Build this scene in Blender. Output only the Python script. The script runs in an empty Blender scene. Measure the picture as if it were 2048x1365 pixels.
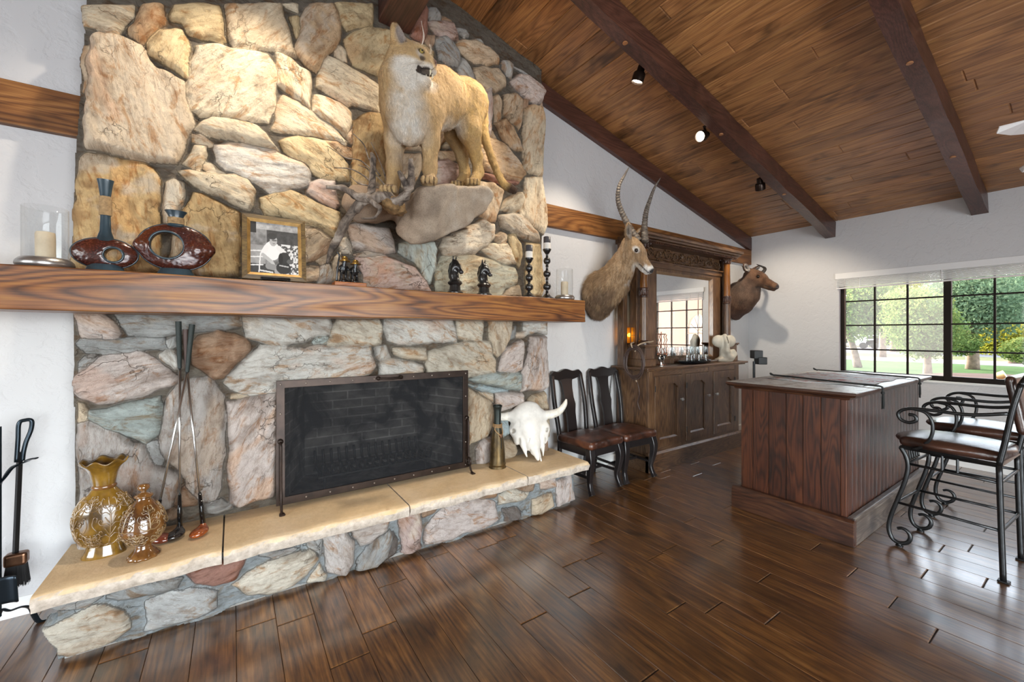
import bpy, bmesh, math, random
import numpy as np
from mathutils import Vector, Matrix, Euler

random.seed(7)
SC = bpy.context.scene
COL = SC.collection
R = math.radians
PI = math.pi

# ------------------------------------------------------------------ camera
CAM_H = 1.4
FPX = 820.0
YAW = R(55.76)
CY, SY_ = math.cos(YAW), math.sin(YAW)
HOR = 668.5


def at(u, v, x=None, y=None, z=None):
    """3-D point seen at picture position (u, v) on one of the room's planes."""
    r = (u - 1024.0) / FPX
    a, b, g = CY + SY_ * r, SY_ - CY * r, (HOR - v) / FPX
    if x is not None:
        t = x / a
    elif y is not None:
        t = y / b
    else:
        t = (z - CAM_H) / g
    return Vector((a * t, b * t, CAM_H + g * t))


cam_d = bpy.data.cameras.new('camera')
cam_d.sensor_width = 36.0
cam_d.lens = FPX / 2048 * 36.0
cam_d.shift_y = -(682.5 - HOR) / 2048
cam_d.clip_start = 0.02
cam_d.clip_end = 400
cam = bpy.data.objects.new('camera', cam_d)
cam.location = (0, 0, CAM_H)
cam.rotation_euler = (PI / 2, 0, YAW - PI / 2)
COL.objects.link(cam)
SC.camera = cam

# room planes
YA = 3.07          # wall behind the fireplace
XB = 6.355         # window wall
XL = -4.415        # wall on the left, out of the picture
YF = -3.6          # wall behind the camera
RX = 0.97          # ridge
CSL = 0.24         # roof slope
ZE = 2.84          # eave height


def ceil_z(x):
    return ZE + CSL * (XB - RX) - CSL * abs(x - RX)


# ------------------------------------------------------------------ materials
def srgb(h):
    if isinstance(h, str):
        h = h.lstrip('#')
        c = [int(h[i:i + 2], 16) / 255 for i in (0, 2, 4)]
    else:
        c = list(h)
    return tuple((x / 12.92 if x <= 0.04045 else ((x + 0.055) / 1.055) ** 2.4) for x in c)


class NT:
    """small node helper"""

    def __init__(self, name):
        self.m = bpy.data.materials.new(name)
        self.m.use_nodes = True
        self.t = self.m.node_tree
        self.t.nodes.clear()
        self.out = self.n('ShaderNodeOutputMaterial')

    def n(self, kind, **kw):
        nd = self.t.nodes.new(kind)
        for k, v in kw.items():
            if k in nd.inputs:
                nd.inputs[k].default_value = v
            else:
                setattr(nd, k, v)
        return nd

    def l(self, a, b):
        self.t.links.new(a, b)

    def coord(self, scale=(1, 1, 1), rnd=False, rot=(0, 0, 0)):
        tc = self.n('ShaderNodeTexCoord')
        mp = self.n('ShaderNodeMapping')
        mp.inputs['Scale'].default_value = scale
        mp.inputs['Rotation'].default_value = rot
        self.l(tc.outputs['Object'], mp.inputs['Vector'])
        if rnd:
            at_ = self.n('ShaderNodeAttribute', attribute_name='rnd')
            ml = self.n('ShaderNodeVectorMath', operation='SCALE')
            ml.inputs['Scale'].default_value = 37.0
            cb = self.n('ShaderNodeCombineXYZ')
            self.l(at_.outputs['Fac'], cb.inputs[0])
            m2 = self.n('ShaderNodeMath', operation='MULTIPLY')
            m2.inputs[1].default_value = 1.7
            self.l(at_.outputs['Fac'], m2.inputs[0])
            self.l(m2.outputs[0], cb.inputs[1])
            self.l(at_.outputs['Fac'], cb.inputs[2])
            self.l(cb.outputs[0], ml.inputs[0])
            ad = self.n('ShaderNodeVectorMath', operation='ADD')
            self.l(mp.outputs[0], ad.inputs[0])
            self.l(ml.outputs[0], ad.inputs[1])
            return ad.outputs[0]
        return mp.outputs[0]

    def noise(self, vec, scale=5, detail=4, rough=.55, dist=0):
        nd = self.n('ShaderNodeTexNoise')
        nd.inputs['Scale'].default_value = scale
        nd.inputs['Detail'].default_value = detail
        nd.inputs['Roughness'].default_value = rough
        nd.inputs['Distortion'].default_value = dist
        if vec is not None:
            self.l(vec, nd.inputs['Vector'])
        return nd.outputs['Fac']

    def ramp(self, fac, stops, interp='LINEAR'):
        nd = self.n('ShaderNodeValToRGB')
        cr = nd.color_ramp
        cr.interpolation = interp
        while len(cr.elements) < len(stops):
            cr.elements.new(0.5)
        for e, (p, c) in zip(cr.elements, stops):
            e.position = p
            if not isinstance(c, (tuple, list)):
                c = (c, c, c)
            e.color = (c[0], c[1], c[2], 1)
        self.l(fac, nd.inputs[0])
        return nd.outputs[0]

    def mix(self, a, b, fac, mode='MIX'):
        nd = self.n('ShaderNodeMix', data_type='RGBA', blend_type=mode)
        for src, sock in ((fac, nd.inputs[0]), (a, nd.inputs[6]), (b, nd.inputs[7])):
            if isinstance(src, (int, float)):
                sock.default_value = src
            elif isinstance(src, (tuple, list)):
                sock.default_value = (*src[:3], 1)
            else:
                self.l(src, sock)
        return nd.outputs[2]

    def math(self, op, a, b=0.0):
        nd = self.n('ShaderNodeMath', operation=op)
        for s, i in ((a, 0), (b, 1)):
            if isinstance(s, (int, float)):
                nd.inputs[i].default_value = s
            else:
                self.l(s, nd.inputs[i])
        return nd.outputs[0]

    def bump(self, h, strength=.3, dist=.01, normal=None):
        nd = self.n('ShaderNodeBump')
        nd.inputs['Strength'].default_value = strength
        nd.inputs['Distance'].default_value = dist
        self.l(h, nd.inputs['Height'])
        if normal is not None:
            self.l(normal, nd.inputs['Normal'])
        return nd.outputs[0]

    def bsdf(self, color=None, rough=.5, metal=0, normal=None, **kw):
        b = self.n('ShaderNodeBsdfPrincipled')
        for src, key in ((color, 'Base Color'), (rough, 'Roughness'), (metal, 'Metallic')):
            if src is None:
                continue
            if isinstance(src, (int, float)):
                b.inputs[key].default_value = src
            elif isinstance(src, (tuple, list)):
                b.inputs[key].default_value = (*src[:3], 1)
            else:
                self.l(src, b.inputs[key])
        for k, v in kw.items():
            b.inputs[k.replace('_', ' ')].default_value = v
        if normal is not None:
            self.l(normal, b.inputs['Normal'])
        self.l(b.outputs[0], self.out.inputs[0])
        return b


MATS = {}


def plain(name, color, rough=.5, metal=0.0, bump=0.0, bscale=60, var=0.0, vscale=8, **kw):
    if name in MATS:
        return MATS[name]
    t = NT(name)
    c = srgb(color) if isinstance(color, str) else color
    col = c
    if var:
        f = t.noise(t.coord(), vscale, 5, .6)
        col = t.ramp(f, [(.3, tuple(x * (1 - var) for x in c)), (.7, tuple(min(1, x * (1 + var)) for x in c))])
    nrm = None
    if bump:
        nrm = t.bump(t.noise(t.coord(), bscale, 4), bump, .004)
    t.bsdf(col, rough, metal, nrm, **kw)
    MATS[name] = t.m
    return t.m


def wood(name, dark, mid, light, axis=0, scale=1.0, rough=.4, coat=0.0, rnd=False, knots=0.0, ring=.5, bump=.25,
         tint=.25, spec=.5, stretch=14.0, coat_rough=.2, rvar=0.0, coat_ior=1.5, mscale=1.0):
    """grain runs along the given axis"""
    t = NT(name)
    sc = [stretch * 1.9] * 3
    sc[axis] = .5
    sc = [s * scale for s in sc]
    vec = t.coord(tuple(sc), rnd)
    wide = [2.6 * scale] * 3
    wide[axis] = .32 * scale
    vecw = t.coord(tuple(wide), rnd)
    big = t.noise(vecw, 1.5, 2, .45, .15)
    mott = t.noise(t.coord(tuple(1.6 * scale * mscale if i != axis else .7 * scale * mscale for i in range(3)), rnd), 2.2, 4, .6, .3)
    fine = t.noise(vec, 5, 5, .62, .1)
    # growth rings: contour lines of the low noise
    sn = t.math('SINE', t.math('MULTIPLY', big, 120.0))
    sn = t.math('MULTIPLY', t.math('ADD', sn, 1.0), .5)
    sn = t.math('POWER', sn, .6)
    f = t.math('ADD', t.math('MULTIPLY', fine, .62 - ring * .22), t.math('MULTIPLY', sn, ring * .22))
    f = t.math('ADD', f, t.math('MULTIPLY', mott, .36))
    col = t.ramp(f, [(.36, srgb(dark)), (.52, srgb(mid)), (.68, srgb(light))])
    if knots:
        kv = [3.0 * scale] * 3
        kv[axis] = 1.5 * scale
        kn = t.noise(t.coord(tuple(kv), rnd), 1.5, 3, .55, .3)
        km = t.ramp(kn, [(.60, 0.0), (.74, knots)])
        col = t.mix(col, tuple(c * .25 for c in srgb(dark)), km)
    if rnd and tint:
        a = t.n('ShaderNodeAttribute', attribute_name='rnd').outputs['Fac']
        v = t.ramp(a, [(0, 1 - tint), (1, 1 + tint)])
        # ramp clamps at one, so multiply twice as bright
        v = t.ramp(a, [(0, (1 - tint) * .5), (1, (1 + tint) * .5)])
        v2 = t.n('ShaderNodeVectorMath', operation='SCALE')
        t.l(v, v2.inputs[0])
        v2.inputs['Scale'].default_value = 2.0
        col = t.mix(col, v2.outputs[0], 1.0, 'MULTIPLY')
    nrm = t.bump(f, bump, .003)
    rr = rough
    if rvar:
        rr = t.math('ADD', rough - rvar / 2, t.math('MULTIPLY', fine, rvar))
    b = t.bsdf(col, rr, 0, nrm)
    b.inputs['Coat Weight'].default_value = coat
    b.inputs['Coat Roughness'].default_value = coat_rough
    b.inputs['Coat IOR'].default_value = coat_ior
    b.inputs['Specular IOR Level'].default_value = spec
    MATS[name] = t.m
    return t.m


def thin_glass(name, tint=(1, 1, 1), gloss=1.0, rough=.0, base=.06):
    """clear sheet: mostly see-through, mirror-like at grazing angles"""
    t = NT(name)
    tr = t.n('ShaderNodeBsdfTransparent')
    tr.inputs[0].default_value = (*tint, 1)
    gl = t.n('ShaderNodeBsdfGlossy')
    gl.inputs['Roughness'].default_value = rough
    lw = t.n('ShaderNodeLayerWeight')
    lw.inputs[0].default_value = .5
    f = t.math('POWER', lw.outputs['Facing'], 4.0)
    f = t.math('ADD', t.math('MULTIPLY', f, .8 * gloss), base * .5)
    mx = t.n('ShaderNodeMixShader')
    t.l(f, mx.inputs[0])
    t.l(tr.outputs[0], mx.inputs[1])
    t.l(gl.outputs[0], mx.inputs[2])
    t.l(mx.outputs[0], t.out.inputs[0])
    MATS[name] = t.m
    return t.m


def emit(name, color, strength):
    t = NT(name)
    e = t.n('ShaderNodeEmission')
    e.inputs[0].default_value = (*srgb(color), 1)
    e.inputs[1].default_value = strength
    t.l(e.outputs[0], t.out.inputs[0])
    return t.m


def vcol(name, rough=.6, bump=0.0, bscale=50, stretch=(1, 1, 1), var=.0, metal=0.0, vscale=20, bdist=.004, **kw):
    """base colour from the mesh attribute 'col' (markings of the thing itself)"""
    t = NT(name)
    a = t.n('ShaderNodeAttribute', attribute_name='col').outputs['Color']
    vec = t.coord(stretch)
    if var:
        f = t.noise(vec, vscale, 5, .65)
        v = t.ramp(f, [(.25, 1 - var), (.75, 1.0)])
        a = t.mix(a, v, 1.0, 'MULTIPLY')
    nrm = None
    if bump:
        nrm = t.bump(t.noise(vec, bscale, 4, .6), bump, bdist)
    t.bsdf(a, rough, metal, nrm, **kw)
    MATS[name] = t.m
    return t.m


# ------------------------------------------------------------------ objects
def wloc(o):
    v = Vector((0, 0, 0))
    while o is not None:
        v += o.location
        o = o.parent
    return v


def tag(o, label=None, cat=None, group=None, kind=None):
    if label:
        o['label'] = label
    if cat:
        o['category'] = cat
    if group:
        o['group'] = group
    if kind:
        o['kind'] = kind
    return o


def thing(name, label, cat, loc=(0, 0, 0), rz=0.0, group=None):
    o = bpy.data.objects.new(name, None)
    o.empty_display_size = .05
    o.location = loc
    o.rotation_euler = (0, 0, rz)
    COL.objects.link(o)
    return tag(o, label, cat, group)


def copy_tree(o, parent=None):
    c = o.copy()
    COL.objects.link(c)
    c.parent = parent
    for ch in [x for x in bpy.data.objects if x.parent == o]:
        copy_tree(ch, c)
    return c


class MB:
    def __init__(self):
        self.v, self.f, self.a, self.c = [], [], [], None

    def add(self, vs, fs, rnd=None):
        n = len(self.v)
        self.v += [tuple(p) for p in vs]
        self.f += [tuple(i + n for i in f) for f in fs]
        self.a += [rnd if rnd is not None else 0.5] * len(fs)
        return self

    def box(self, c, s, rot=None, rnd=None, taper=1.0):
        hx, hy, hz = s[0] / 2, s[1] / 2, s[2] / 2
        vs = []
        for z in (-1, 1):
            k = taper if z > 0 else 1.0
            for y in (-1, 1):
                for x in (-1, 1):
                    vs.append(Vector((x * hx * k, y * hy * k, z * hz)))
        if rot is not None:
            m = rot if isinstance(rot, Matrix) else Euler(rot).to_matrix()
            vs = [m @ p for p in vs]
        c = Vector(c)
        return self.add([p + c for p in vs],
                        [(0, 2, 3, 1), (4, 5, 7, 6), (0, 1, 5, 4), (2, 6, 7, 3), (0, 4, 6, 2), (1, 3, 7, 5)], rnd)

    def span(self, a, b, rnd=None):
        a, b = Vector(a), Vector(b)
        return self.box((a + b) / 2, [abs(x) for x in (b - a)], rnd=rnd)

    def prism(self, pts, vec, rnd=None):
        """closed polygon of 3-D points swept along vec"""
        n = len(pts)
        pts = [Vector(p) for p in pts]
        vec = Vector(vec)
        nrm = Vector((0, 0, 0))
        for i in range(n):
            nrm += pts[i].cross(pts[(i + 1) % n])
        if nrm.dot(vec) > 0:
            pts = pts[::-1]
        vs = pts + [p + vec for p in pts]
        fs = [tuple(range(n)), tuple(range(2 * n - 1, n - 1, -1))]
        fs += [(i, i + n, (i + 1) % n + n, (i + 1) % n) for i in range(n)]
        fs = [tuple(f) for f in fs]
        return self.add(vs, fs, rnd)

    def tube(self, path, rad, seg=10, closed=False, caps=True, flat=None, rnd=None, up=None):
        """rad: number or list; flat: (w, h) scale of the section"""
        P = [Vector(p) for p in path]
        n = len(P)
        rad = rad if isinstance(rad, (list, tuple)) else [rad] * n
        T = []
        for i in range(n):
            if closed:
                t = P[(i + 1) % n] - P[i - 1]
            else:
                t = P[min(i + 1, n - 1)] - P[max(i - 1, 0)]
            if t.length < 1e-9:
                t = Vector((0, 0, 1))
            T.append(t.normalized())
        ref = Vector(up) if up is not None else (Vector((0, 0, 1)) if abs(T[0].z) < .9 else Vector((1, 0, 0)))
        N = (ref - T[0] * ref.dot(T[0])).normalized()
        vs = []
        for i in range(n):
            if up is not None:
                q = Vector(up) - T[i] * Vector(up).dot(T[i])
                if q.length > 1e-4:
                    N = q.normalized()
            else:
                q = N - T[i] * N.dot(T[i])
                N = q.normalized() if q.length > 1e-6 else N
            B = T[i].cross(N)
            for k in range(seg):
                a = 2 * PI * k / seg
                x, y = math.cos(a) * rad[i], math.sin(a) * rad[i]
                if flat:
                    x, y = x * flat[0], y * flat[1]
                vs.append(P[i] + N * x + B * y)
        fs = []
        for i in range(n if closed else n - 1):
            j = (i + 1) % n
            for k in range(seg):
                k2 = (k + 1) % seg
                fs.append((i * seg + k, i * seg + k2, j * seg + k2, j * seg + k))
        if caps and not closed:
            fs.append(tuple(range(seg - 1, -1, -1)))
            fs.append(tuple((n - 1) * seg + k for k in range(seg)))
        return self.add(vs, fs, rnd)

    def lathe(self, prof, c=(0, 0, 0), seg=32, sx=1.0, sy=1.0, caps=True, rnd=None, mod=None):
        """profile (r, z) turned about the vertical through c; sx, sy squash it"""
        c = Vector(c)
        vs, fs = [], []
        for (r, z) in prof:
            for k in range(seg):
                a = 2 * PI * k / seg
                rr = r * (mod(a, z) if mod else 1.0)
                vs.append(c + Vector((rr * math.cos(a) * sx, rr * math.sin(a) * sy, z)))
        n = len(prof)
        for i in range(n - 1):
            for k in range(seg):
                k2 = (k + 1) % seg
                fs.append((i * seg + k, i * seg + k2, (i + 1) * seg + k2, (i + 1) * seg + k))
        if caps:
            if prof[0][0] > 1e-6:
                fs.append(tuple(range(seg - 1, -1, -1)))
            if prof[-1][0] > 1e-6:
                fs.append(tuple((n - 1) * seg + k for k in range(seg)))
        return self.add(vs, fs, rnd)

    def ball(self, c, r, seg=14, rings=8, rot=None):
        if isinstance(r, (int, float)):
            r = (r, r, r)
        c = Vector(c)
        vs, fs = [], []
        m = None
        if rot is not None:
            m = rot if isinstance(rot, Matrix) else Euler(rot).to_matrix()
        for i in range(rings + 1):
            th = PI * i / rings
            for k in range(seg):
                a = 2 * PI * k / seg
                p = Vector((math.sin(th) * math.cos(a) * r[0], math.sin(th) * math.sin(a) * r[1], -math.cos(th) * r[2]))
                vs.append(c + (m @ p if m else p))
        for i in range(rings):
            for k in range(seg):
                k2 = (k + 1) % seg
                fs.append((i * seg + k, i * seg + k2, (i + 1) * seg + k2, (i + 1) * seg + k))
        return self.add(vs, fs)

    def sheet(self, grid, rnd=None):
        """rows of 3-D points"""
        h, w = len(grid), len(grid[0])
        vs = [p for row in grid for p in row]
        fs = [(i * w + j, i * w + j + 1, (i + 1) * w + j + 1, (i + 1) * w + j) for i in range(h - 1) for j in range(w - 1)]
        return self.add(vs, fs, rnd)

    def build(self, name, mat, parent=None, smooth=None, bevel=0.0, bseg=2, world=True, loc=None, col=None, rot=None, subsurf=0,
              solid=0.0):
        """world=True: the points are in the room's frame and are moved into the parent's"""
        me = bpy.data.meshes.new(name)
        off = Vector((0, 0, 0))
        if world and parent is not None:
            off = wloc(parent)
        if loc is not None and parent is None:
            off = Vector(loc)
        vs = self.v if off.length < 1e-12 else [(p[0] - off.x, p[1] - off.y, p[2] - off.z) for p in self.v]
        me.from_pydata(vs, [], self.f)
        if self.a and len(self.a) == len(self.f):
            at_ = me.attributes.new('rnd', 'FLOAT', 'FACE')
            at_.data.foreach_set('value', self.a)
        if col is not None:
            set_col(me, col)
        me.validate()
        me.update()
        if mat is not None:
            me.materials.append(mat)
        o = bpy.data.objects.new(name, me)
        COL.objects.link(o)
        if parent is not None:
            o.parent = parent
        elif loc is not None:
            o.location = loc
        weld(me)
        if smooth is not None:
            me.shade_smooth()
            if smooth < 179:
                me.set_sharp_from_angle(angle=R(smooth))
        if solid:
            md = o.modifiers.new('thick', 'SOLIDIFY')
            md.thickness = solid
            md.offset = 0
        if bevel:
            md = o.modifiers.new('bevel', 'BEVEL')
            md.width = bevel
            md.segments = bseg
            md.limit_method = 'ANGLE'
            md.angle_limit = R(35)
            md.harden_normals = False
        if subsurf:
            md = o.modifiers.new('sub', 'SUBSURF')
            md.levels = md.render_levels = subsurf
        return o


def weld(me):
    bm = bmesh.new()
    bm.from_mesh(me)
    bmesh.ops.remove_doubles(bm, verts=bm.verts, dist=1e-6)
    bmesh.ops.recalc_face_normals(bm, faces=bm.faces) if len(bm.faces) < 20000 else None
    bm.to_mesh(me)
    bm.free()


def set_col(me, col):
    a = me.color_attributes.new('col', 'FLOAT_COLOR', 'POINT')
    c = np.ones((len(me.vertices), 4), np.float32)
    c[:, :3] = np.asarray(col, np.float32)[:, :3]
    a.data.foreach_set('color', c.ravel())


def np_mesh(name, V, F, mat, parent=None, col=None, smooth=None, loc=None):
    """big meshes straight from arrays; V in room coordinates"""
    off = wloc(parent) if parent is not None else Vector((0, 0, 0) if loc is None else loc)
    V = np.asarray(V, np.float32) - np.array(off, np.float32)
    me = bpy.data.meshes.new(name)
    F = np.asarray(F, np.int32)
    me.vertices.add(len(V))
    me.vertices.foreach_set('co', V.ravel())
    k = F.shape[1]
    me.loops.add(F.size)
    me.loops.foreach_set('vertex_index', F.ravel())
    me.polygons.add(len(F))
    me.polygons.foreach_set('loop_start', np.arange(0, F.size, k, dtype=np.int32))
    me.update(calc_edges=True)
    if col is not None:
        set_col(me, col)
    me.materials.append(mat)
    o = bpy.data.objects.new(name, me)
    COL.objects.link(o)
    if parent is not None:
        o.parent = parent
    elif loc is not None:
        o.location = loc
    if smooth is not None:
        me.shade_smooth()
        if smooth < 179:
            me.set_sharp_from_angle(angle=R(smooth))
    return o


def bez(pts, n=8, closed=False):
    """Catmull-Rom through the points"""
    P = [Vector(p) for p in pts]
    out = []
    m = len(P)
    rng = range(m if closed else m - 1)
    for i in rng:
        p0 = P[i - 1] if (i > 0 or closed) else P[0] * 2 - P[1]
        p1, p2 = P[i], P[(i + 1) % m]
        p3 = P[(i + 2) % m] if (i + 2 < m or closed) else P[-1] * 2 - P[-2]
        for k in range(n):
            t = k / n
            out.append(.5 * ((2 * p1) + (p2 - p0) * t + (2 * p0 - 5 * p1 + 4 * p2 - p3) * t * t + (3 * p1 - p0 - 3 * p2 + p3) * t ** 3))
    if not closed:
        out.append(P[-1])
    return out


def lerp_list(vals, n):
    """resample a list of numbers to n values"""
    m = len(vals) - 1
    r = []
    for i in range(n):
        t = i / (n - 1) * m
        k = min(int(t), m - 1)
        r.append(vals[k] + (vals[k + 1] - vals[k]) * (t - k))
    return r


# ------------------------------------------------------------------ noise on arrays
def vnoise(P, seed=0):
    """value noise, P (...,d) with d 2 or 3, result 0..1"""
    P = np.asarray(P, np.float64)
    I = np.floor(P).astype(np.int64)
    f = P - I
    f = f * f * (3 - 2 * f)
    d = P.shape[-1]

    def h(J):
        n = (J[..., 0] * 374761393 + J[..., 1] * 668265263 + (J[..., 2] * 2147483647 if d > 2 else 0) + seed * 1274126177) & 0x7fffffff
        n = ((n ^ (n >> 13)) * 1274126177) & 0x7fffffff
        n = ((n ^ (n >> 16)) * 668265263) & 0x7fffffff
        return (n & 0xffff) / 65535.0
    r = 0
    for c in range(2 ** d):
        o = np.array([(c >> k) & 1 for k in range(d)])
        w = 1.0
        for k in range(d):
            w = w * (f[..., k] if o[k] else 1 - f[..., k])
        r = r + w * h(I + o)
    return r


def fbm(P, oct=4, seed=0, gain=.5):
    r, a, s = 0, 1.0, 0
    P = np.asarray(P, np.float64)
    for k in range(oct):
        r = r + a * vnoise(P * (2 ** k), seed + k * 17)
        s += a
        a *= gain
    return r / s


# ------------------------------------------------------------------ soft solids -> one skin
def S_cap(a, b, ra, rb, k=.03, sub=False):
    return ('cap', np.array(a, float), np.array(b, float), ra, rb, k, sub)


def S_ell(c, r, rot=None, k=.03, sub=False):
    m = np.eye(3) if rot is None else np.array(rot if isinstance(rot, Matrix) else Euler(rot).to_matrix())
    return ('ell', np.array(c, float), np.array(r, float), m, 0, k, sub)


def S_box(c, r, rot=None, round_=.01, k=.02, sub=False):
    m = np.eye(3) if rot is None else np.array(rot if isinstance(rot, Matrix) else Euler(rot).to_matrix())
    return ('box', np.array(c, float), np.array(r, float), m, round_, k, sub)


def S_hull(pts, k=.02, soft_=90.0):
    bm = bmesh.new()
    for p in pts:
        bm.verts.new([float(q) for q in p])
    bmesh.ops.convex_hull(bm, input=bm.verts)
    c = np.mean([list(p) for p in pts], 0)
    N, D = [], []
    for f in bm.faces:
        n = np.array(f.normal if f.normal.length > .1 else f.calc_center_median() - Vector(c))
        f.normal_update()
        n = np.array(f.normal)
        q = np.array(f.verts[0].co)
        if n @ (c - q) > 0:
            n = -n
        if all(n @ m_ < .975 or abs(n @ q - d_) > .02 for m_, d_ in zip(N, D)):
            N.append(n)
            D.append(n @ q + .008)
    bm.free()
    P = np.array([list(p) for p in pts], float)
    return ('hul', (P.min(0) + P.max(0)) / 2, (P.max(0) - P.min(0)) / 2, np.eye(3), (np.array(N), np.array(D), soft_), k, False)


def S_chain(pts, rad, k=.03):
    return [S_cap(pts[i], pts[i + 1], rad[i], rad[i + 1], k) for i in range(len(pts) - 1)]


def frame_rot(x, up=(0, 0, 1)):
    """rotation whose local x points along x and z is near up"""
    x = Vector(x).normalized()
    y = Vector(up).cross(x).normalized()
    z = x.cross(y)
    return Matrix((x, y, z)).transposed()


def sdf_eval(P, prims, d):
    for pr in prims:
        k = pr[5]
        if pr[0] == 'cap':
            _, a, b, ra, rb = pr[:5]
            ab = b - a
            t = np.clip(((P - a) @ ab) / max(ab @ ab, 1e-12), 0, 1)
            q = np.linalg.norm(P - a - t[..., None] * ab, axis=-1) - (ra + (rb - ra) * t)
        elif pr[0] == 'hul':
            N, D_, sk = pr[4]
            e = P @ N.T - D_
            mx_ = e.max(-1)
            q = mx_ + np.log(np.exp(sk * (e - mx_[..., None])).sum(-1)) / sk
        elif pr[0] == 'ell':
            _, c, r, m = pr[:4]
            l = (P - c) @ m
            k0 = np.linalg.norm(l / r, axis=-1)
            k1 = np.linalg.norm(l / (r * r), axis=-1)
            q = np.where(k1 > 1e-9, k0 * (k0 - 1) / np.maximum(k1, 1e-9), -r.min())
        else:
            _, c, r, m, rd = pr[:5]
            l = np.abs((P - c) @ m) - (r - rd)
            q = np.linalg.norm(np.maximum(l, 0), axis=-1) + np.minimum(l.max(-1), 0) - rd
        if pr[6]:
            h = np.clip(.5 - .5 * (d + q) / k, 0, 1)
            d = d * (1 - h) + (-q) * h + k * h * (1 - h)
        else:
            h = np.clip(.5 + .5 * (d - q) / k, 0, 1)
            d = d * (1 - h) + q * h - k * h * (1 - h)
    return d


def sdf_mesh(prims, res=.008, pad=.03, disp=None):
    lo, hi = np.full(3, 9e9), np.full(3, -9e9)
    for pr in prims:
        if pr[6]:
            continue
        if pr[0] == 'cap':
            for p, r in ((pr[1], pr[3]), (pr[2], pr[4])):
                lo, hi = np.minimum(lo, p - r), np.maximum(hi, p + r)
        else:
            e = np.abs(pr[3]) @ pr[2]
            lo, hi = np.minimum(lo, pr[1] - e), np.maximum(hi, pr[1] + e)
    lo, hi = lo - pad, hi + pad
    n = np.ceil((hi - lo) / res).astype(int) + 1
    ax = [lo[i] + np.arange(n[i]) * res for i in range(3)]
    G = np.stack(np.meshgrid(*ax, indexing='ij'), -1)
    D = np.full(G.shape[:-1], 9.0)
    for pr in prims:
        if pr[0] == 'cap':
            l, h = np.minimum(pr[1] - pr[3], pr[2] - pr[4]), np.maximum(pr[1] + pr[3], pr[2] + pr[4])
        else:
            e = np.abs(pr[3]) @ pr[2]
            l, h = pr[1] - e, pr[1] + e
        mg = pr[5] + 3 * res + .02
        i0 = np.clip(((l - mg - lo) / res).astype(int), 0, n)
        i1 = np.clip(((h + mg - lo) / res).astype(int) + 2, 0, n)
        S = tuple(slice(a, b) for a, b in zip(i0, i1))
        D[S] = sdf_eval(G[S], [pr], D[S])
    if disp is not None:
        near = np.abs(D) < .05
        D[near] -= disp(G[near])
    return surface_nets(D, lo, res)


def surface_nets(D, lo, res):
    s = D < 0
    nx, ny, nz = D.shape
    acc = np.zeros((nx - 1, ny - 1, nz - 1, 3))
    cnt = np.zeros((nx - 1, ny - 1, nz - 1))
    cor = [(i, j, k) for i in (0, 1) for j in (0, 1) for k in (0, 1)]

    def sl(A, o):
        return A[o[0]:o[0] + nx - 1, o[1]:o[1] + ny - 1, o[2]:o[2] + nz - 1]
    for a in cor:
        for ax in range(3):
            if a[ax] == 0:
                b = list(a)
                b[ax] = 1
                da, db = sl(D, a), sl(D, b)
                m = (da < 0) != (db < 0)
                t = np.where(m, da / np.where(m, da - db, 1), 0)
                for q in range(3):
                    acc[..., q] += np.where(m, a[q] + (t if q == ax else 0), 0)
                cnt += m
    act = cnt > 0
    idx = -np.ones(act.shape, int)
    idx[act] = np.arange(act.sum())
    I = np.argwhere(act)
    V = (I + acc[act] / cnt[act][:, None]) * res + lo
    F = []
    for ax in range(3):
        o = [0, 0, 0]
        o[ax] = 1
        A = s[:nx - o[0], :ny - o[1], :nz - o[2]]
        B = s[o[0]:, o[1]:, o[2]:]
        E = np.argwhere(A != B)
        u, w = (ax + 1) % 3, (ax + 2) % 3
        E = E[(E[:, u] > 0) & (E[:, w] > 0)]
        E = E[(E[:, u] < D.shape[u] - 1) & (E[:, w] < D.shape[w] - 1)]
        du, dw = np.zeros(3, int), np.zeros(3, int)
        du[u] = 1
        dw[w] = 1
        q = [E - du - dw, E - dw, E, E - du]
        q = np.stack([idx[tuple(p.T)] for p in q], 1)
        flip = ~A[tuple(E.T)]
        q[flip] = q[flip][:, ::-1]
        F.append(q)
    F = np.concatenate(F)
    return V, F


def soft(name, prims, mat, parent=None, res=.008, col=None, disp=None, loc=None, relax=2):
    V, F = sdf_mesh(prims, res, disp=disp)
    for _ in range(relax):
        A = np.zeros_like(V)
        c = np.zeros(len(V))
        for i in range(4):
            a, b = F[:, i], F[:, (i + 1) % 4]
            np.add.at(A, a, V[b])
            np.add.at(A, b, V[a])
            np.add.at(c, a, 1)
            np.add.at(c, b, 1)
        V = V * .5 + .5 * A / np.maximum(c, 1)[:, None]
    C = col(V) if col is not None else None
    LAST[:] = [V, F, C]
    return np_mesh(name, V, F, mat, parent, C, 180, loc)


LAST = []


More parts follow.
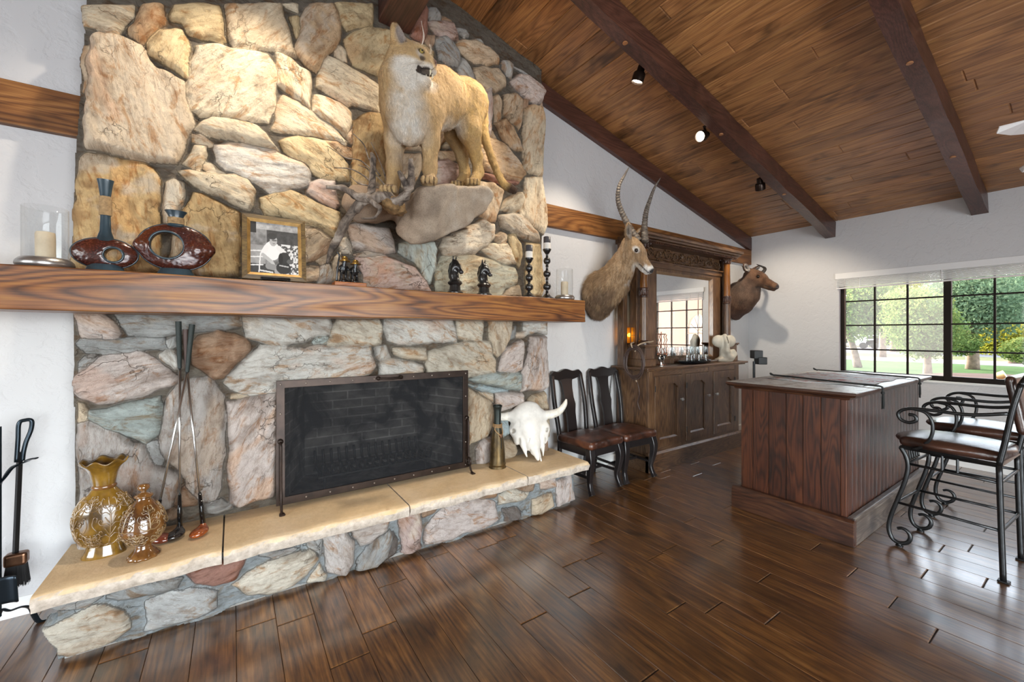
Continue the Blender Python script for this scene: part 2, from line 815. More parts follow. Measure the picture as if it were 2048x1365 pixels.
def fur_strands(parent, n, length, flow, width, seed=1, lift=.35, bare=None):
    """short hairs over the skin made last; length(V) and flow(V) per root"""
    V, F, C = LAST
    r = np.random.RandomState(seed)
    A = np.linalg.norm(np.cross(V[F[:, 2]] - V[F[:, 0]], V[F[:, 3]] - V[F[:, 1]]), axis=1)
    k = r.choice(len(F), n, p=A / A.sum())
    a, b = r.rand(n, 1), r.rand(n, 1)
    Q = F[k]
    p = (V[Q[:, 0]] * (1 - a) + V[Q[:, 1]] * a) * (1 - b) + (V[Q[:, 3]] * (1 - a) + V[Q[:, 2]] * a) * b
    N = np.cross(V[Q[:, 2]] - V[Q[:, 0]], V[Q[:, 3]] - V[Q[:, 1]])
    N /= np.linalg.norm(N, axis=1)[:, None] + 1e-12
    L = length(p) * (.6 + .8 * r.rand(n))
    keep = L > .001
    p, N, L, Q = p[keep], N[keep], L[keep], Q[keep]
    n = len(p)
    f = flow(p) + r.normal(size=(n, 3)) * .22
    f -= N * (f * N).sum(1)[:, None]
    f /= np.linalg.norm(f, axis=1)[:, None] + 1e-9
    d = f + N * lift * (.5 + r.rand(n, 1))
    d /= np.linalg.norm(d, axis=1)[:, None]
    s = np.cross(d, N)
    s /= np.linalg.norm(s, axis=1)[:, None] + 1e-9
    w = width * (.7 + .6 * r.rand(n, 1))
    m = p + d * L[:, None] * .5 + N * .0012
    T = np.stack([p - s * w, p + s * w, m + s * w * .8, p + d * L[:, None] - N * L[:, None] * .12, m - s * w * .8], 1).reshape(-1, 3)
    i = np.arange(n)[:, None] * 5
    c = C[Q[:, 0]] * (.72 + .56 * r.rand(n, 1))
    Ft = np.concatenate([i + np.array([[0, 1, 2]]), i + np.array([[0, 2, 4]]), i + np.array([[4, 2, 3]])])
    o = np_mesh('fur', T, Ft, MATS['hair_strand'] if 'hair_strand' in MATS else vcol('hair_strand', .75, Specular_IOR_Level=.2), parent, np.repeat(np.clip(c, 0, 1), 5, 0))
    return tag(o, kind='stuff')


def blend(base, *layers):
    """layers: (colour, weight array)"""
    n = len(layers[0][1])
    out = np.tile(np.array(base, float), (n, 1))
    for c, w in layers:
        w = np.clip(w, 0, 1)[:, None]
        out = out * (1 - w) + np.array(c, float) * w
    return out


def near(V, p, r, soft_=.5):
    d = np.linalg.norm(V - np.array(p, float), axis=1)
    return np.clip((r - d) / (r * soft_), 0, 1)
EXPO = 0.0
P_FRONT = 275
P_LEFT = 160
P_SPOT = (120, 115, 80, 95, 100)
# ================================================================== materials used all over
def paint(name, color, amt=.35, scale=9):
    t = NT(name)
    v = t.coord()
    n1 = t.noise(v, scale, 4, .55, .6)
    n2 = t.noise(v, scale * 5, 3, .5)
    h = t.math('ADD', n1, t.math('MULTIPLY', n2, .25))
    h2 = t.ramp(h, [(.52, 0.0), (.66, 1.0)])
    t.bsdf(srgb(color), .75, 0, t.bump(h2, amt, .006), Specular_IOR_Level=.25)
    MATS[name] = t.m
    return t.m


M_WALL = paint('white_plaster', (.80, .80, .805), .38)
M_TRIMW = plain('white_gloss_paint', (.80, .80, .79), .4)
M_FLOOR = wood('hickory_floor', '#30190b', '#63401d', '#8a5f30', axis=1, scale=1.2, rough=.36, coat=.9, rnd=True, knots=.8,
               ring=.4, bump=.14, tint=.30, stretch=7, coat_rough=.19, rvar=.12, coat_ior=2.25, mscale=2.6)
M_CEIL = wood('cedar_ceiling', '#6c4728', '#a07045', '#c09058', axis=1, scale=1.0, rough=.42, coat=.25, rnd=True, knots=.85, ring=.5,
              bump=.2, tint=.2, coat_rough=.3)
M_BEAM = wood('dark_beam_wood', '#301b15', '#503128', '#6c4638', axis=0, scale=1.2, rough=.42, coat=.3, bump=.5, ring=.45, knots=.5, coat_rough=.35)
M_BEAMY = wood('dark_ridge_wood', '#301b15', '#503128', '#6c4638', axis=1, scale=1.2, rough=.42, coat=.3, bump=.5, ring=.45, knots=.5, coat_rough=.35)
M_TRIMWOOD = wood('warm_trim_wood', '#4e2c12', '#7f5128', '#a0703e', axis=0, scale=1.0, rough=.5, bump=.4, ring=.7, knots=.6)
M_BLACK = plain('black_iron', (.012, .012, .013), .42, .35, bump=.25, bscale=90)
M_DARKMETAL = plain('bronze_black_metal', (.020, .017, .016), .3, .8, bump=.1)

# ================================================================== floor: boards with grooves, one mesh
def boards(axis, lo, hi, olo, ohi, width, lmin, lmax, fn, gap=.003, dip=.004, seed=3, end_gap=.0):
    """boards along `axis`; fn(along, across, depth) -> point. Top face plus a narrow bevel on every side."""
    rg = random.Random(seed)
    mb = MB()
    a = olo
    while a < ohi - 1e-6:
        b = min(a + width, ohi)
        p = lo - rg.random() * lmax
        while p < hi:
            q = p + rg.uniform(lmin, lmax)
            p0, q0 = max(p, lo), min(q, hi)
            if q0 - p0 > .02:
                rnd = rg.random()
                e = dip
                ge, gs = end_gap, end_gap * .2
                o = [(p0 + ge, a + gs), (q0 - ge, a + gs), (q0 - ge, b - gs), (p0 + ge, b - gs)]
                p0, q0, e = p0 + ge, q0 - ge, e
                i = [(p0 + e, a + e * .7), (q0 - e, a + e * .7), (q0 - e, b - e * .7), (p0 + e, b - e * .7)]
                vs = [fn(x, y, -dip * .8) for x, y in o] + [fn(x, y, 0) for x, y in i]
                mb.add(vs, [(4, 5, 6, 7), (0, 1, 5, 4), (1, 2, 6, 5), (2, 3, 7, 6), (3, 0, 4, 7)], rnd)
            p = q
        a = b
    return mb


fl = boards(1, YF, YA + .02, .0125 - 28 * .162, XB + .05, .162, .5, 1.5, lambda p, q, d: (q, p, d), seed=11, dip=.0034, end_gap=.0022)
o = fl.build('floor', M_FLOOR)
tag(o, kind='structure')
sub = MB().span((XL - .2, YF - .2, -.12), (XB + .2, YA + .25, -.004)).build('floor', plain('subfloor', (.03, .02, .012), .8))
sub.parent = o

# ================================================================== ceiling boards (run along y), both slopes
def slope_fn(sgn):
    n = Vector((sgn * CSL, 0, 1)).normalized()
    def fn(p, q, d):
        x = RX + sgn * q
        b = Vector((x, p, ceil_z(x)))
        return b - n * d
    return fn


cb = boards(1, YF, YA + .02, 0.0, XB - RX + .03, .142, 1.6, 3.6, slope_fn(1), seed=5, dip=.008)
cb2 = boards(1, YF, YA + .02, 0.0, RX - XL + .03, .142, 1.6, 3.6, slope_fn(-1), seed=6, dip=.005)
cb.add(cb2.v, cb2.f)
cb.a[-len(cb2.f):] = cb2.a
ce = cb.build('ceiling', M_CEIL)
tag(ce, kind='structure')
rf = MB()
for s in (1, -1):
    x1 = XB + .5 if s > 0 else XL - .5
    rf.prism([(RX, YF - .4, ceil_z(RX) + .012), (x1, YF - .4, ceil_z(x1) + .012), (x1, YF - .4, ceil_z(x1) + .16), (RX, YF - .4, ceil_z(RX) + .16)],
             (0, YA - YF + .9, 0))
rf = rf.build('ceiling', plain('roof_deck', (.05, .03, .02), .8), ce)

# ================================================================== walls
W = .16
FX0, FX1, FZ0, FZ1 = .25, 1.52, .345, 1.07      # firebox mouth
def gable(y0, y1, x0, x1, zlo=None):
    """wall piece between x0 and x1, from zlo up to the roof"""
    pts = [(x0, y0, zlo or 0), (x1, y0, zlo or 0), (x1, y0, ceil_z(x1))]
    if x0 < RX < x1:
        pts.append((RX, y0, ceil_z(RX)))
    pts.append((x0, y0, ceil_z(x0)))
    return pts, (0, y1 - y0, 0)


wb = MB()
for a, b, z in ((XL, FX0 - .02, 0), (FX1 + .02, XB + W, 0), (FX0 - .02, FX1 + .02, FZ1 + .02)):
    wb.prism(*gable(YA, YA + W, a, b, z))
wb.span((FX0 - .02, YA, 0), (FX1 + .02, YA + W, FZ0 - .02))
tag(wb.build('wall_back', M_WALL), kind='structure')

WY0, WY1, WZ0, WZ1 = -.85, 1.965, .885, 2.135      # window opening in the right wall
wr = MB()
wr.span((XB, YF, 0), (XB + W, WY0, ZE + .03))
wr.span((XB, WY1, 0), (XB + W, YA, ZE + .03))
wr.span((XB, WY0, 0), (XB + W, WY1, WZ0))
wr.span((XB, WY0, WZ1), (XB + W, WY1, ZE + .03))
tag(wr.build('wall_right', M_WALL), kind='structure')

# walls behind and left of the camera, each with a big opening added to let fill light in
wf = MB()
DX0, DX1, DZ1 = -1.2, 2.6, 2.25
wf.prism(*gable(YF - W, YF, XL - W, DX0))
wf.prism(*gable(YF - W, YF, DX1, XB + W))
wf.prism(*gable(YF - W, YF, DX0, DX1, DZ1))
tag(wf.build('wall_front', M_WALL), kind='structure')
wl = MB()
LY0, LY1, LZ0, LZ1 = -2.2, 1.4, .5, 2.25
wl.span((XL - W, YF, 0), (XL, LY0, ZE + .03))
wl.span((XL - W, LY1, 0), (XL, YA + W, ZE + .03))
wl.span((XL - W, LY0, 0), (XL, LY1, LZ0))
wl.span((XL - W, LY0, LZ1), (XL, LY1, ZE + .03))
tag(wl.build('wall_left', M_WALL), kind='structure')

# skirting boards
def skirting(name, a, b, n):
    mb = MB()
    a, b, n = Vector(a), Vector(b), Vector(n)
    mb.prism([a, a + n * .014, a + n * .014 + Vector((0, 0, .075)), a + n * .006 + Vector((0, 0, .09)), a + Vector((0, 0, .09))], b - a)
    return tag(mb.build(name, M_TRIMW), kind='structure')


skirting('baseboard_back', (XL, YA, 0), (-.66, YA, 0), (0, -1, 0))
skirting('baseboard_back', (2.36, YA, 0), (XB, YA, 0), (0, -1, 0))
skirting('baseboard_right', (XB, YF, 0), (XB, YA, 0), (-1, 0, 0))

# timber band and raking timber on the fireplace wall
t1 = MB()
t1.span((XL, YA - .045, 2.425), (-.62, YA, 2.64))
t1.span((2.30, YA - .045, 2.425), (XB - .002, YA, 2.64))
tag(t1.build('trim_1', M_TRIMWOOD, bevel=.006), kind='structure')
t2 = MB()
for s, x1 in ((1, XB - .002), (-1, XL)):
    x0 = 1.09 if s > 0 else .85
    t2.prism([(x0, YA - .05, ceil_z(x0) - .014), (x1, YA - .05, ceil_z(x1) - .014), (x1, YA - .05, ceil_z(x1) - .205), (x0, YA - .05, ceil_z(x0) - .205)], (0, .05, 0))
tag(t2.build('trim_2', M_BEAM, bevel=.005), kind='structure')

# ridge beam and the rafters
rb = MB().span((.85, YF, 3.61), (1.08, YA - .13, ceil_z(RX) - .02)).build('ridge_beam', M_BEAMY, bevel=.012, loc=(RX, -.3, 3.62))
tag(rb, 'heavy dark ridge beam running out of the top of the stone chimney', 'beam')


def rafter(y0, y1, label, pegs):
    t = thing('ceiling_beam', label, 'beam', (XB - .02, (y0 + y1) / 2, ZE - .2), group='dark rafters under the plank ceiling')
    mb = MB()
    n = 26
    rg = random.Random(int(y0 * 100))
    for s, x1, seg in ((1, XB - .003, n), (-1, XL + .003, 8)):
        g = [[], [], [], []]
        x0 = RX + s * .11
        for i in range(seg + 1):
            x = x0 + (x1 - x0) * i / seg
            j = lambda: rg.uniform(-.005, .005)
            zt, zb = ceil_z(x) - .014, ceil_z(x) - .205 + j()
            for k, (yy, zz) in enumerate(((y0 + j(), zt), (y0 + j(), zb), (y1 + j(), zb + j() * .5), (y1 + j(), zt))):
                g[k].append((x, yy, zz))
        rows = g + [g[0]]
        mb.sheet(rows[:4] + [rows[0]])
        mb.add([r[-1] for r in g] + [r[0] for r in g], [(0, 1, 2, 3), (7, 6, 5, 4)])
    mb.build('beam_body', M_BEAM, t, smooth=None)
    pm = plain('pale_wood_plug', '#a8754a', .5)
    for x in pegs:
        z = ceil_z(x) - .205
        MB().tube([(x, (y0 + y1) / 2 + .005, z + .01), (x, (y0 + y1) / 2 + .005, z - .006)], [.021, .019], 14).build('wood_plug', pm, t, smooth=40)
    return t


def on_beam(u, v, y=2.05):
    """x on the beam's underside for a picture point"""
    best = min((abs(at(u, v, y=y).z - (ceil_z(at(u, v, y=y).x) - .205)), 0) for _ in (0,))
    return at(u, v, y=y).x


rafter(2.0, 2.105, 'dark rafter carrying the small spotlights, nearest the stone chimney',
       [on_beam(1252, 78), on_beam(1444, 263), on_beam(1570, 391)])
rafter(.722, .835, 'dark rafter with pale plugs between the spotlight rafter and the right edge',
       [on_beam(1821, 118, .78), on_beam(1907, 312, .78)])
rafter(-.6, -.49, 'dark rafter overhead nearest the ceiling fan', [])
rafter(-1.9, -1.79, 'dark rafter far behind the ceiling fan', [])

# ================================================================== window with glazing bars, blind
M_WINF = plain('dark_bronze_frame', (.010, .006, .004), .6, 0, Specular_IOR_Level=.2)
M_PANE = thin_glass('window_glass', (.97, .98, .98), .35, .0, .012)
xw = XB + .05
win = MB()
fr = .042
win.span((xw, WY0, WZ0), (xw + .06, WY1, WZ0 + .055))
win.span((xw, WY0, WZ1 - .05), (xw + .06, WY1, WZ1))
win.span((xw, WY0, WZ0), (xw + .06, WY0 + fr, WZ1))
win.span((xw, WY1 - fr, WZ0), (xw + .06, WY1, WZ1))
for y in (.99, .02):
    win.span((xw - .004, y, WZ0), (xw + .06, y + .06, WZ1))
w1 = win.build('window_1', M_WINF, bevel=.004)
tag(w1, kind='structure')
bays = [(1.05, WY1 - fr), (.08, .99), (WY0 + fr, .02)]
for a, b in bays:
    for k in (1, 2):
        y = a + (b - a) * k / 3
        MB().span((xw + .012, y - .0085, WZ0 + .05), (xw + .036, y + .0085, WZ1 - .045)).build('glazing_bar', M_WINF, w1)
    for z in (1.21, 1.507, 1.809):
        MB().span((xw + .014, a, z - .008), (xw + .034, b, z + .008)).build('glazing_bar', M_WINF, w1)
    MB().span((xw + .022, a, WZ0 + .05), (xw + .026, b, WZ1 - .045)).build('window_pane', M_PANE, w1)
sc_ = NT('insect_screen')
_a = sc_.n('ShaderNodeBsdfTransparent')
_b = sc_.n('ShaderNodeBsdfTranslucent')
_b.inputs[0].default_value = (.62, .62, .62, 1)
_c = sc_.n('ShaderNodeMixShader')
_c.inputs[0].default_value = .065
sc_.l(_a.outputs[0], _c.inputs[1])
sc_.l(_b.outputs[0], _c.inputs[2])
sc_.l(_c.outputs[0], sc_.out.inputs[0])
MB().span((xw + .052, 1.05, WZ0 + .05), (xw + .0525, WY1 - fr, WZ1 - .045)).build('insect_screen', sc_.m, w1)
# white sill board
tag(MB().span((XB - .012, WY0 - .02, WZ0 - .02), (XB + .05, WY1 + .02, WZ0 + .002)).build('window_sill_1', M_TRIMW, bevel=.004), kind='structure')

bl = thing('window_blind', 'raised white slatted blind across the top of the window', 'blind', (XB + .02, (WY0 + WY1) / 2, WZ1 - .12))
M_BLIND = plain('white_blind', (.78, .78, .78), .45)
MB().span((XB - .03, WY0 - .06, 2.09), (XB - .002, WY1 + .035, 2.165)).build('valance', M_BLIND, bl, bevel=.005)
for k in range(9):
    z = 2.085 - k * .011
    MB().span((XB - .026, WY0 - .03, z - .003), (XB + .02, WY1 + .02, z + .003)).build('slat', M_BLIND, bl)
MB().span((XB - .028, WY0 - .03, 1.968), (XB + .022, WY1 + .02, 1.984)).build('bottom_rail', M_BLIND, bl, bevel=.003)
for y in (1.75, 1.05, .45, -.2):
    MB().tube([(XB - .03, y, 2.09), (XB - .031, y, 1.965)], .004, 6).build('ladder_cord', M_BLIND, bl)
MB().tube([(XB - .02, 1.90, 2.08), (XB - .022, 1.895, 1.3)], .006, 8).build('tilt_wand', plain('wand', (.12, .08, .06), .5), bl)
# ================================================================== stone chimney
YS, YM = 2.88, 2.935        # mean stone face, mortar bed
SCALES = {'A': (150, 0, 4.1366), 'B': (480, 0, 4.1375), 'C': (140, 300, 5.0556), 'D': (420, 240, 4.2647), 'E': (780, 0, 4.5515),
          'F': (640, 300, 4.266), 'G': (140, 620, 4.875), 'H': (140, 860, 4.6545), 'I': (470, 630, 6.206), 'J': (760, 630, 4.403),
          'K': (60, 1050, 3.2), 'L': (600, 920, 3.531), 'O': (0, 0, 1)}
PAL = {
    'cream': (.80, .69, .51), 'pale': (.74, .66, .53), 'beige': (.72, .60, .45), 'gold': (.60, .43, .22), 'orange': (.66, .47, .29),
    'pink': (.60, .45, .39), 'mauve': (.58, .52, .47), 'grey': (.50, .49, .46), 'slate': (.42, .42, .40), 'dark': (.19, .16, .14),
    'teal': (.50, .55, .51), 'blue': (.44, .52, .53), 'white': (.74, .70, .63), 'red': (.38, .20, .15), 'tan': (.64, .51, .36),
    'brown': (.40, .28, .19), 'yellow': (.72, .57, .34), 'rust': (.54, .36, .24), 'green': (.58, .56, .44), 'rose': (.68, .58, .52),
    'mortar': (.15, .13, .105), 'mortar_grey': (.27, .30, .31),
}
STONES = '''
A cream 40,0 480,0 470,90 410,140 395,210 350,240 270,225 60,170 45,90
A orange 560,0 720,0 745,90 740,125 690,180 610,235 545,310 520,320 450,270 455,200 500,120 540,50
A yellow 815,0 1180,0 1200,60 1220,170 1240,290 1205,320 1100,290 940,255 900,190 870,140 790,130 795,70
O cream 448,0 453,31 459,70 464,83 480,86 504,90 531,94 555,99 593,109 586,75 577,43 565,14 560,0
A yellow 575,345 620,260 690,215 820,195 875,215 925,300 935,440 925,530 910,610 850,570 780,520 700,480 640,440 575,400
A beige 110,290 190,240 330,255 430,300 520,340 565,400 600,470 680,550 800,590 890,640 905,770 940,880 985,1000 970,1030 920,1110 890,1180 835,1335 700,1330 450,1290 250,1235 80,1215 55,1150 70,1020 90,850 100,600 110,400
A tan 50,335 100,335 95,500 85,700 60,740 45,600 45,450
A cream 1000,340 1180,335 1330,360 1500,400 1610,430 1650,500 1670,650 1665,800 1650,880 1610,960 1600,1000 1480,985 1330,950 1170,935 1040,950 960,880 925,750 920,650 950,560 975,440
A cream 985,1060 1040,1010 1140,970 1260,975 1420,1000 1510,1030 1590,1090 1640,1160 1690,1220 1560,1195 1400,1150 1250,1130 1100,1110 1010,1080
A cream 970,1095 1050,1110 1140,1160 1145,1185 1100,1195 1000,1170 965,1150
O cream 389,288 412,290 411,305 402,330 393,338 379,329 366,322 378,303
C cream 1305,140 1370,90 1450,115 1570,210 1480,220 1400,190
D white 30,200 150,175 300,185 450,225 560,240 680,300 800,350 860,430 855,510 760,560 640,590 520,605 420,540 310,480 150,410 60,330 30,260
D yellow 610,160 760,120 900,145 980,165 1060,240 1130,300 1190,370 1205,500 1080,495 950,480 880,420 840,360 700,290 640,240
D orange 985,160 1100,175 1215,215 1225,310 1150,290 1080,240 1020,195
B cream 310,850 370,760 470,820 600,910 720,1000 830,1090 900,1150 890,1180 780,1150 620,1110 480,1085 330,1075 270,1050 300,990
B cream 310,420 420,460 500,530 580,575 590,700 590,900 520,850 450,790 390,740 320,680
B cream 690,490 740,450 850,490 940,540 1060,610 1180,680 1190,800 1165,900 1080,880 940,850 900,860 770,770 640,690 635,630 660,560
B cream 630,770 720,780 850,840 930,910 935,1020 880,1110 800,1060 700,980 615,910 620,840
B orange 600,0 780,0 815,80 850,190 840,290 800,380 720,440 670,500 625,570 560,530 510,470 475,430 470,350 510,250 520,120 560,40
B yellow 430,100 500,95 500,200 490,290 465,260 445,170
B cream 330,0 490,0 495,60 420,35
B yellow 800,0 1110,0 1110,100 1100,180 1000,200 900,215 860,170 830,90
B cream 795,400 850,345 885,390 905,490 850,475 800,440
O yellow 693,70 710,57 741,47 780,50 802,58 828,77 855,85 871,96 869,110 840,160 800,165 767,150 734,135 708,123 697,94
O gold 709,238 735,226 760,222 775,240 774,375 740,380 709,372
B cream 890,1110 935,1050 935,1160 910,1140
C gold 95,60 170,25 330,30 500,75 700,100 820,170 890,260 905,400 890,600 900,760 880,1000 860,1230 400,1230 10,1230 0,1000 10,700 40,450 60,250 80,120
C pale 970,300 1050,275 1130,300 1140,400 1110,560 1060,740 1000,760 950,720 945,560 960,400
C gold 1240,410 1330,420 1500,520 1640,580 1720,620 1720,900 1700,1270 1300,1260 1000,1100 1040,850 1150,650 1170,560
O cream 360,342 381,338 420,343 467,347 497,357 514,378 507,402 497,415 469,406 441,390 417,383 387,365
D yellow 440,650 550,610 680,600 830,640 900,690 1000,740 1110,780 1110,850 1060,980 960,940 880,900 800,880 620,800 480,790 450,740
D rose 850,600 860,520 950,500 1080,510 1090,600 1110,720 1080,750 980,700 900,650
D tan 700,900 800,895 920,925 1040,1000 1000,1120 880,1200 800,1225 700,1200
D tan 810,1260 1000,1250 1060,1290 1060,1365 810,1365
D tan 910,1200 1010,1130 1040,1150 1000,1220 950,1235
F mauve 240,640 330,610 480,640 600,660 640,760 660,860 560,875 400,850 290,840 270,760
F pale 180,740 230,730 270,820 280,880 200,860 170,800
F pale 130,900 190,860 200,1000 190,1130 130,1130
F grey 0,1000 90,960 120,1040 110,1130 0,1150
F pink 320,920 500,900 590,895 700,960 830,1000 880,1070 940,1150 970,1210 760,1205 550,1195 430,1185 390,1130 390,1060 350,1000
F grey 310,890 420,865 560,880 480,905 350,915
F teal 690,800 760,790 900,790 990,780 1010,850 1000,1000 960,1140 920,1120 880,1020 840,960 740,910 690,870
F green 1010,1000 1060,910 1150,890 1300,890 1500,930 1680,1000 1710,1080 1700,1140 1600,1180 1560,1260 1100,1260 1010,1235
F tan 1570,1250 1650,1170 1720,1160 1740,1260
F pale 1030,830 1070,740 1200,690 1300,640 1380,590 1500,620 1500,750 1440,820 1330,880 1200,900 1060,890
F cream 1390,850 1480,800 1600,790 1640,850 1680,960 1600,960 1500,920
F tan 1500,720 1560,690 1610,720 1610,770 1560,795 1510,780
F yellow 1620,730 1680,715 1735,790 1740,900 1720,1000 1690,960 1660,860
F yellow 1790,790 1900,800 1910,1000 1935,1150 1900,1260 1780,1250 1780,1000
F pale 1550,560 1640,530 1730,540 1800,620 1870,700 1900,780 1850,780 1750,740 1640,700 1560,650
O cream 1052,215 1063,208 1085,211 1092,231 1091,300 1091,349 1062,344 1050,328 1050,264
F cream 1780,230 1925,215 1940,400 1960,620 1930,720 1880,680 1800,600 1730,530 1760,400
F tan 1380,260 1490,280 1575,340 1545,500 1520,605 1420,585 1380,560 1340,400
F cream 1580,430 1650,370 1740,350 1760,420 1720,510 1640,530 1560,500
O orange 966,290 978,271 1000,278 1019,290 1036,312 1057,344 1045,358 1020,354 987,344 966,337
F red 1390,185 1500,210 1620,248 1720,262 1700,285 1600,285 1480,258 1400,222
F pink 1010,90 1100,60 1210,120 1230,310 1140,330 1000,280 990,200
F tan 700,10 870,20 880,120 850,220 800,300 720,300
F tan 1000,0 1160,0 1230,70 1060,60
E red 330,0 355,60 355,200 340,340 310,360 205,300 205,230 250,130 290,40
E slate 365,30 430,40 470,100 470,160 380,155 362,100
E brown 480,120 560,150 590,185 480,165
E pink 370,175 500,170 590,190 620,260 645,340 560,345 430,290 390,230
E slate 430,340 520,320 590,380 650,480 655,540 630,585 540,560 470,530 440,430
E tan 630,380 680,335 800,350 930,410 1000,490 1010,550 900,570 780,540 700,480 650,440
E brown 355,290 430,300 430,360 390,410 345,380
E grey 640,620 660,500 700,530 760,620 800,720 780,780 720,730 660,660
E tan 780,590 900,590 1010,610 1060,680 1075,760 980,820 880,790 810,730 780,650
E grey 1035,530 1080,530 1130,590 1120,700 1080,680 1040,610
E rose 1110,730 1180,660 1260,680 1380,770 1425,830 1400,900 1355,935 1240,880 1160,800
E tan 1060,850 1150,840 1220,900 1215,1050 1190,1165 1110,1090 1050,1030
E tan 970,860 1010,840 1040,900 1030,1050 980,1090 970,980
E rose 830,850 930,780 950,850 950,1050 930,1210 890,1200 870,1050 840,930
E orange 980,1110 1060,1060 1140,1140 1200,1250 1230,1365 1130,1330 1040,1250
E rust 1225,890 1280,890 1275,950 1230,970
E rust 1395,930 1405,900 1405,1010 1390,990
E grey 760,340 830,330 880,380 800,365
E slate 620,220 690,240 740,300 690,320 640,270
E tan 940,1220 960,1170 1000,1260
E grey 1140,580 1240,630 1330,700 1260,665
O tan 790,180 880,175 900,205 905,270 870,300 800,290 785,250
O tan 912,190 940,215 950,255 945,300 912,300
G rose 10,20 290,20 380,90 440,170 470,240 420,290 300,290 110,285 60,180
G slate 420,30 1640,40 1670,140 1500,180 1200,220 950,250 800,280 560,250 490,160
G slate 40,340 110,295 300,300 560,290 780,290 930,280 930,370 700,400 400,420 130,430 70,390
G rose 30,650 150,560 250,470 450,430 650,415 760,460 900,550 1000,620 1050,690 990,750 830,790 640,860 420,910 250,920 110,870 40,820 15,740
G slate 60,520 110,480 200,450 230,470 130,560 65,600
G white 860,440 930,385 1020,400 1100,520 1100,590 1030,590 960,530 870,480
G grey 940,310 1030,270 1040,350 960,370
G rust 1190,330 1260,260 1450,210 1600,230 1700,280 1755,350 1755,390 1680,480 1580,560 1490,670 1400,680 1270,590 1185,540 1180,420
G teal 150,1000 330,980 520,940 700,890 880,870 890,990 880,1120 840,1230 740,1310 620,1250 470,1200 300,1130 160,1070
G tan 60,920 110,940 140,1040 140,1100 60,1100
O mauve 337,800 353,774 386,760 421,757 435,772 449,800 450,846 447,892 446,931 441,980 426,1008 406,1008 378,987 368,967 355,946 327,914 318,886 318,866 320,841
O rose 457,806 500,797 555,790 555,860 553,930 548,998 505,1008 475,1020 462,1010 458,960 458,880
G tan 1560,830 1740,820 1740,860 1560,875
O mauve 152,852 169,847 201,856 236,868 255,883 260,888 290,894 308,933 333,942 355,961 353,993 340,1019 322,1025 290,1055 240,1080 160,1110 150,1100 156,997 153,924
H grey 700,150 790,120 860,280 850,330 780,340 740,230
H brown 1000,640 1060,570 1180,650 1180,720 1000,750 960,720
H brown 870,850 900,760 1000,760 1010,830 940,880
H grey 1260,720 1400,680 1480,720 1500,750 1380,790 1250,800
I white 80,20 1180,30 1210,140 1170,230 1030,270 850,340 640,380 450,360 230,310 140,280 110,170
I pale 1240,140 1280,40 1800,40 1840,160 1840,350 1760,390 1400,370 1160,370 1160,320 1210,190
O white 507,707 523,691 576,695 580,699 631,693 742,694 747,715 752,733 744,747 730,752 740,790 555,790 500,792 460,782 450,768 456,755 478,735
I teal 990,340 1040,280 1150,270 1140,360 1000,360
I white 1760,410 1900,380 1950,540 1810,580 1770,540
J white 60,40 650,30 680,130 695,235 500,240 330,265 170,260 90,220 50,120
J pale 690,50 930,40 935,150 920,225 790,225 710,205 690,130
J beige 970,40 1180,40 1160,170 1110,290 1050,370 1020,330 980,200
J white 1290,50 1490,45 1490,180 1400,150 1290,200 1230,200 1225,160 1280,150
J grey 1180,110 1220,100 1215,210 1160,220
J pale 130,300 250,290 420,310 425,400 330,390 220,380 140,350
J white 0,440 10,430 130,390 300,420 395,450 395,520 390,640 0,650
J pale 450,330 560,290 760,240 980,235 1030,400 1045,520 950,530 790,555 770,640 410,640 430,500 420,440
J rose 1110,300 1270,225 1280,260 1270,480 1200,510 1070,510 1070,430 1090,360
J rose 1340,200 1470,190 1480,400 1490,640 1450,670 1270,670 1270,520 1310,400 1330,280
J teal 810,575 900,545 1060,520 1260,510 1255,660 1150,665 1050,635 930,610
J blue 800,620 900,625 1050,660 1150,680 1050,690 900,670
J pale 890,690 1010,700 1010,780 960,740
J rose 1030,700 1280,690 1285,770 1200,810 1080,850 1030,820
J tan 775,640 880,700 980,770 1010,830 1000,980 950,1080 800,1140 780,1180 770,1000 770,800
J tan 1360,720 1470,680 1495,900 1490,1080 1400,1120 1300,1000 1300,800
J rose 870,1190 920,1110 990,1080 980,1310 880,1320
J tan 1090,1130 1200,1110 1230,1200 1200,1260 1100,1280
J blue 1060,960 1140,940 1160,1060 1090,1100
J brown 1430,1150 1500,1110 1500,1220 1430,1220
'''
